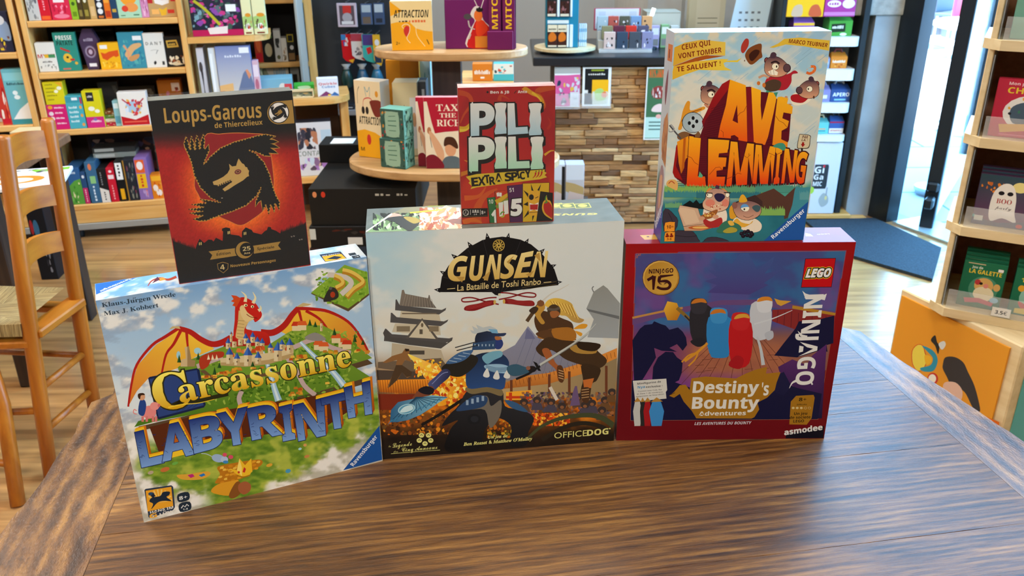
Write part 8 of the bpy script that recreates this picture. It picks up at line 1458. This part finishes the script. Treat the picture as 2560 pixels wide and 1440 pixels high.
GX = it(Plane((0, 3.99), 0), 0, .0295, 2030, 2096, 338, .2, 'tall white box with a black game logo at the foot of the carton rack', 'd4d4da', 'p:.05,.3,.55,.3,.58,.33,.58,.6,.55,.64,.02,.64:33373c|t:Gi:.06,.42,.42,.09:ecebea|t:Ga:.06,.42,.51,.07:ecebea|t:MIC:.06,.4,.6,.06:ecebea|e:.4,.325,.04,.02:d02c3c|e:.04,.66,.1,.05:a8cc4a|p:.35,.8,.5,.7,.7,.75,.72,.85,.5,.9:a8aca8:1|s:.62,.75,.62,.62:9a9ea0:.05|e:.62,.77,.05,.03:d8c88a', 'game_box', bev=.004, h=.355)
mb = MB().box(0, .15, 0, .002, 0, .19, 0, 'd8e4f0'); A = Art(mb, (0, 0, 0), (1, 0, 0), (0, 0, 1), (0, -1, 0), .15, .19); paint(A, 'r:.15,.2,.7,.25:c8a088|p:.25,.5,.3,.4,.4,.36,.5,.4,.56,.5:2f6ab0:1|p:.1,.62,.2,.65,.28,.6,.3,.72,.26,.84,.18,.78,.08,.82:e0a84a:1|r:.5,.7,.8,.73:a8b4c0')
P = Plane((0, 4.118), 0); a = P.sz(2132, 230)[0]; setp(obj('poster', mb, PRINT, None, tuple(P.w(1.545, P.sz(2140, 275)[1])), 0), 'white notice with a blue hat and orange star on the concrete pillar', 'poster')
# children's display
def hb(s0, s1, z, hh, off, dep, lb, c, art, name='card_game_box', **k):
    mb = MB().box(0, s1 - s0, 0, dep, 0, hh, .0012, c); A = Art(mb, (0, 0, 0), (1, 0, 0), (0, 0, 1), (0, -1, 0), s1 - s0, hh); A.cut = True; A.eps = 1.2e-5; paint(A, art)
    return setp(obj(name, mb, PRINT, None, tuple(PH.w(s0, z + .0004, off)), PH.yaw), lb, CATS.get(name, name), **k)
hb(.032, .15, HZ[0], .15, .03, .02, 'mint book with a black and white badger on the top birch shelf', '7ab09a', 'e:.62,.5,.42,.4:ece6dc|p:.45,.1,.7,.05,.8,.3,.68,.55,.5,.4:1c1c1e:1|e:.6,.3,.06,.05:ece6dc|p:.3,.6,.7,.55,.9,.66,.5,.75:4a2c24:1|p:.2,.8,.6,.7,1,.72,1,.9,.25,.92:e0a83a|r:.5,.66,.8,.72:c83a2c', 'book')
hb(.03, .165, HZ[1], .118, .03, .02, 'crimson number book with a grey elephant on the second birch shelf', 'c02c44', 't:CHIFFRES:.15,.9,.24,.1:e8c83a|t:Mon premier:.15,.6,.1,.05:f0d0d4|e:.5,.56,.36,.3:e8e4dc|p:.24,.5,.4,.38,.6,.4,.7,.5,.82,.42,.85,.52,.74,.62,.6,.66,.55,.75,.3,.74:4a5c6c:1|n:12,.2,.3,.85,.75,.035,3:c83a2c,e8a83a,2a2a2c,3a7a5a|e:.74,.72,.12,.08:8ab0d8|p:.12,.78,.5,.74,.9,.78,.86,.9,.5,.86,.16,.92:e0a83a|r:.15,.94,.8,.96:e06a7a', 'book')
for k in range(3): hb(.035, .138, HZ[2], .112 + k * .003, .035 + k * .02, .018, ('ghost party card box with a white ghost on the third birch shelf', 'dark ghost card box directly behind the first ghost box', 'dark ghost card box farthest back behind the ghost boxes')[k], '4a3450', 'g:2c4a54:6a3a5c|e:.75,.2,.14,.1:e8d88a|n:10,.05,.15,.5,.35,.04,3:e0842c,c86a2c|p:.35,.9,.28,.7,.3,.35,.45,.16,.62,.18,.72,.4,.75,.7,.8,.88,.55,.82:ece6dc:1|e:.44,.34,.055,.04:1c1a1e|e:.6,.34,.055,.04:1c1a1e|t:BOO:.38,.66,.54,.09:a83a34:sb|t:party:.38,.68,.65,.06:6a5a5a:sc|p:0,.8,.5,1,0,1:4a9a9a|p:0,.86,.5,.92,1,.84,1,1,0,1:4a4a60|e:.88,.94,.06,.04:c83a34|r:.04,.82,.2,.92:d8d8cc')
hb(.150, .25, HZ[2], .112, .035, .03, 'white card box with a small black cat on the third birch shelf', 'dcd8d0', 't:TA:.12,.6,.16,.1:2a2a2a|t:A L:.12,.5,.3,.06:c85a3a|p:.2,.95,.18,.75,.25,.7,.4,.75,.4,.95:1c1a1c:1|e:.3,.45,.1,.08:c8c4bc|s:.24,.45,.36,.45:c83a34:.03|s:.4,.8,.48,.74:c83a34:.04')
for k in range(4): hb(.04, .125, HZ[3], .108 + k * .004, .035 + k * .016, .015, ('green card box with a brown hamster, front of its row', 'green card box just behind the hamster box', 'green card box second behind the hamster box', 'green card box farthest behind the hamster box')[k], '1f6a4a', 't:LA GALETTE:.15,.9,.26,.09:e8c83a|r:.8,.1,.92,.16:e8e4e0|t:Jeu de:.2,.45,.15,.05:e0e8d8|e:.55,.58,.34,.28:4a8a6c|e:.55,.5,.22,.17:d8a860|e:.58,.68,.24,.16:e8d8b0|e:.4,.44,.07,.06:b83a3a|e:.48,.46,.04,.03:2a1c14|e:.6,.5,.06,.05:e08a7a|e:.85,.5,.08,.08:d8a860|p:.15,.82,.5,.78,.85,.84,.82,.92,.5,.88,.2,.92:c84a5a|e:.85,.78,.1,.06:8ac0d8|r:.1,.04,.5,.06:c8b48a')
for k in range(3): hb(.142, .225, HZ[3], .108 + k * .004, .035 + k * .016, .015, ('green card box with a red fox, front of its row', 'green card box just behind the fox box', 'green card box farthest behind the fox box')[k], '1f6a4a', 't:1,2,3:.15,.6,.28,.09:e8c83a|t:Jeu de:.3,.55,.15,.05:e0e8d8|e:.55,.6,.36,.3:8ab8a4|p:.35,.6,.4,.4,.5,.5,.7,.5,.85,.38,.85,.6,.65,.7:d0402c:1|p:.2,.7,.3,.85,.6,.88,.7,.72,.5,.78:c8382c:1|p:.42,.6,.6,.66,.78,.62,.65,.7:f0e8dc|e:.2,.42,.08,.07:e0a02c|p:.15,.86,.5,.82,.95,.86,.95,.96,.15,.96:e0c03a')
tg = MB().box(0, .036, 0, .0012, 0, .02, 0, 'e8e4da'); A = Art(tg, (0, 0, 0), (1, 0, 0), (0, 0, 1), (0, -1, 0), .036, .02); A.text('3,5€', (.18, .72), (.82, .72), .42, '1c1c1c', 'b'); setp(obj('price_tag', tg, PRINT, None, tuple(PH.w(.112, HZ[3] + .004, -.0022)), PH.yaw), 'small white price tag on the lowest birch shelf edge', 'price tag')
tg = MB().box(0, .03, 0, .0012, 0, .034, 0, 'e8e4da'); A = Art(tg, (0, 0, 0), (1, 0, 0), (0, 0, 1), (0, -1, 0), .03, .034); A.text('9', (.2, .75), (.55, .75), .5, '1c1c1c', 'b'); setp(obj('price_tag', tg, PRINT, None, tuple(PH.w(.125, HZ[1] + .003, .0015)), PH.yaw), 'white price tag at the foot of the crimson number book', 'price tag')
# orange sided base box of the display
BT = .5425; o1 = at_z(2250, 722, BT); o2 = at_z(2555, 868, BT); BY = math.atan2(o2[1] - o1[1], o2[0] - o1[0]); BL = math.hypot(o2[0] - o1[0], o2[1] - o1[1])
OB = Plane(o1[:2], BY); bb = thing('base_cabinet', 'wooden base box with an orange printed side under the birch display', 'cabinet'); at_pl(bb, OB)
obj('base_frame', MB().box(0, BL, .004, .5, .0, BT, .003), PALE, bb)
mb = MB().box(.01, BL - .025, -.001, .0035, .02, BT - .014, 0, 'e0962c'); A = Art(mb, (0, -.001, 0), (1, 0, 0), (0, 0, 1), (0, -1, 0), BL, BT, (OB.o, OB.u, np.array([0, 0, 1.0]), -OB.n)); A.cut = True; A.eps = 2e-5; A.crop(2040, 850, 4.15)
A.outline([(1000, 150), (1015, 90), (1060, 50), (1110, 60), (1130, 130), (1150, 200), (1120, 290), (1060, 320), (1010, 250)], 14, 'c8382c', 'e6d050', 2); A.poly([(1105, 60), (1190, 90), (1250, 150), (1265, 230), (1220, 320), (1120, 325), (1085, 290), (1190, 260), (1215, 190), (1170, 130)], '2f8fa8', 2); A.poly([(1130, 160), (1190, 170), (1205, 220), (1150, 260)], 'e8b02c', 2)
A.ell(1215, 400, 56, 62, 'c8382c'); A.ell(1210, 400, 40, 46, 'ece6d8'); A.poly([(1195, 0), (1240, -50), (1260, 20), (1285, 60), (1270, 145), (1240, 60)], '2c2a2a', 2); A.poly([(1275, 40), (1330, 10), (1350, 50), (1310, 100)], 'd8dcdc', 2)
A.poly([(1320, 250), (1345, 180), (1440, 175), (1530, 230), (1580, 330), (1650, 480), (1705, 700), (1690, 745), (1630, 700), (1560, 560), (1500, 500), (1440, 440), (1400, 460), (1360, 380), (1320, 300)], '3a3638', 2)
A.poly([(1340, 440), (1450, 440), (1520, 520), (1510, 620), (1440, 640), (1330, 520)], 'e0b8a4', 2); A.poly([(1690, 770), (1760, 790), (1905, 850), (1900, 900)], 'd8681c')
obj('orange_print', mb, PRINT, bb)
obj('side_print', MB().box(BL + .001, BL + .003, .03, .47, .0, BT - .02), mat('teal_side', '5ab0aa', .5), bb)
# terrace: table, chairs, planters seen through the door
OP = lambda px, py, z=-.02: at_z(px, py, z)
wt = thing('terrace_table', 'white round topped terrace table outside the glass door', 'table', tuple(OP(2420, 330))); obj('table_top', MB().lathe([(.33, .70), (.35, .71), (.35, .73), (.33, .74)], n=40), WHITE, wt); obj('table_leg', MB().lathe([(.03, .02), (.03, .70)], n=16), STEEL, wt); obj('table_foot', MB().lathe([(.2, 0), (.2, .02)], n=28), STEEL, wt)
def planter(px, py, s, lb, seed):
    r = thing('planter', lb, 'planter', tuple(OP(px, py))); obj('pot', MB().prism([(-s, 0), (s, 0), (s * 1.1, s * 1.3), (-s * 1.1, s * 1.3)], -s * .7, s * .7), mat('pot_grey', '4a5058', .6), r); R = random.Random(seed); lf = MB()
    for i in range(150):
        a, q, hh = R.uniform(0, 2 * PI), R.uniform(0, s), R.uniform(s * 1.2, s * 2.6); x, y = q * math.cos(a), q * math.sin(a) * .7; d = s * .22; lf.add([(x, y, hh), (x + d, y + R.uniform(-d, d), hh + d * .4), (x + d * .3, y + d, hh + d)], [(0, 1, 2)])
    obj('foliage', lf, mat('leaf_green', '5a8a3a', .6), r)
planter(2432, 96, .3, 'dark planter with a leafy bush far out on the terrace', 3); planter(2330, 84, .26, 'dark planter with a bush behind the open glass door', 5)
for px, py, c, lb in ((2440, 175, 'b02040', 'red terrace chair beyond the white terrace table'), (2392, 150, '3a4450', 'dark grey terrace chair beyond the open glass door'), (2300, 120, '4a4a68', 'violet grey terrace chair seen past the door post')):
    r = thing('terrace_chair', lb, 'chair', tuple(OP(px, py)), .6); m_ = mat('chair_' + c, c, .5); obj('seat', MB().box(-.22, .22, -.22, .22, .44, .47, .006), m_, r); obj('backrest', MB().box(-.22, .22, .2, .23, .475, .85, .006), m_, r)
    for x, y in ((-.19, -.19), (.19, -.19), (-.19, .19), (.19, .19)): obj('leg', MB().tube([(x, y, 0), (x, y, .44)], .012, 8), STEEL, r)
as_ = thing('ashtray_post', 'small round metal floor ashtray on the paving outside the door', 'ashtray', tuple(OP(2324, 486))); obj('ashtray_bowl', MB().lathe([(.07, 0), (.085, .03), (.085, .045), (.07, .05)], n=24), STEEL, as_)
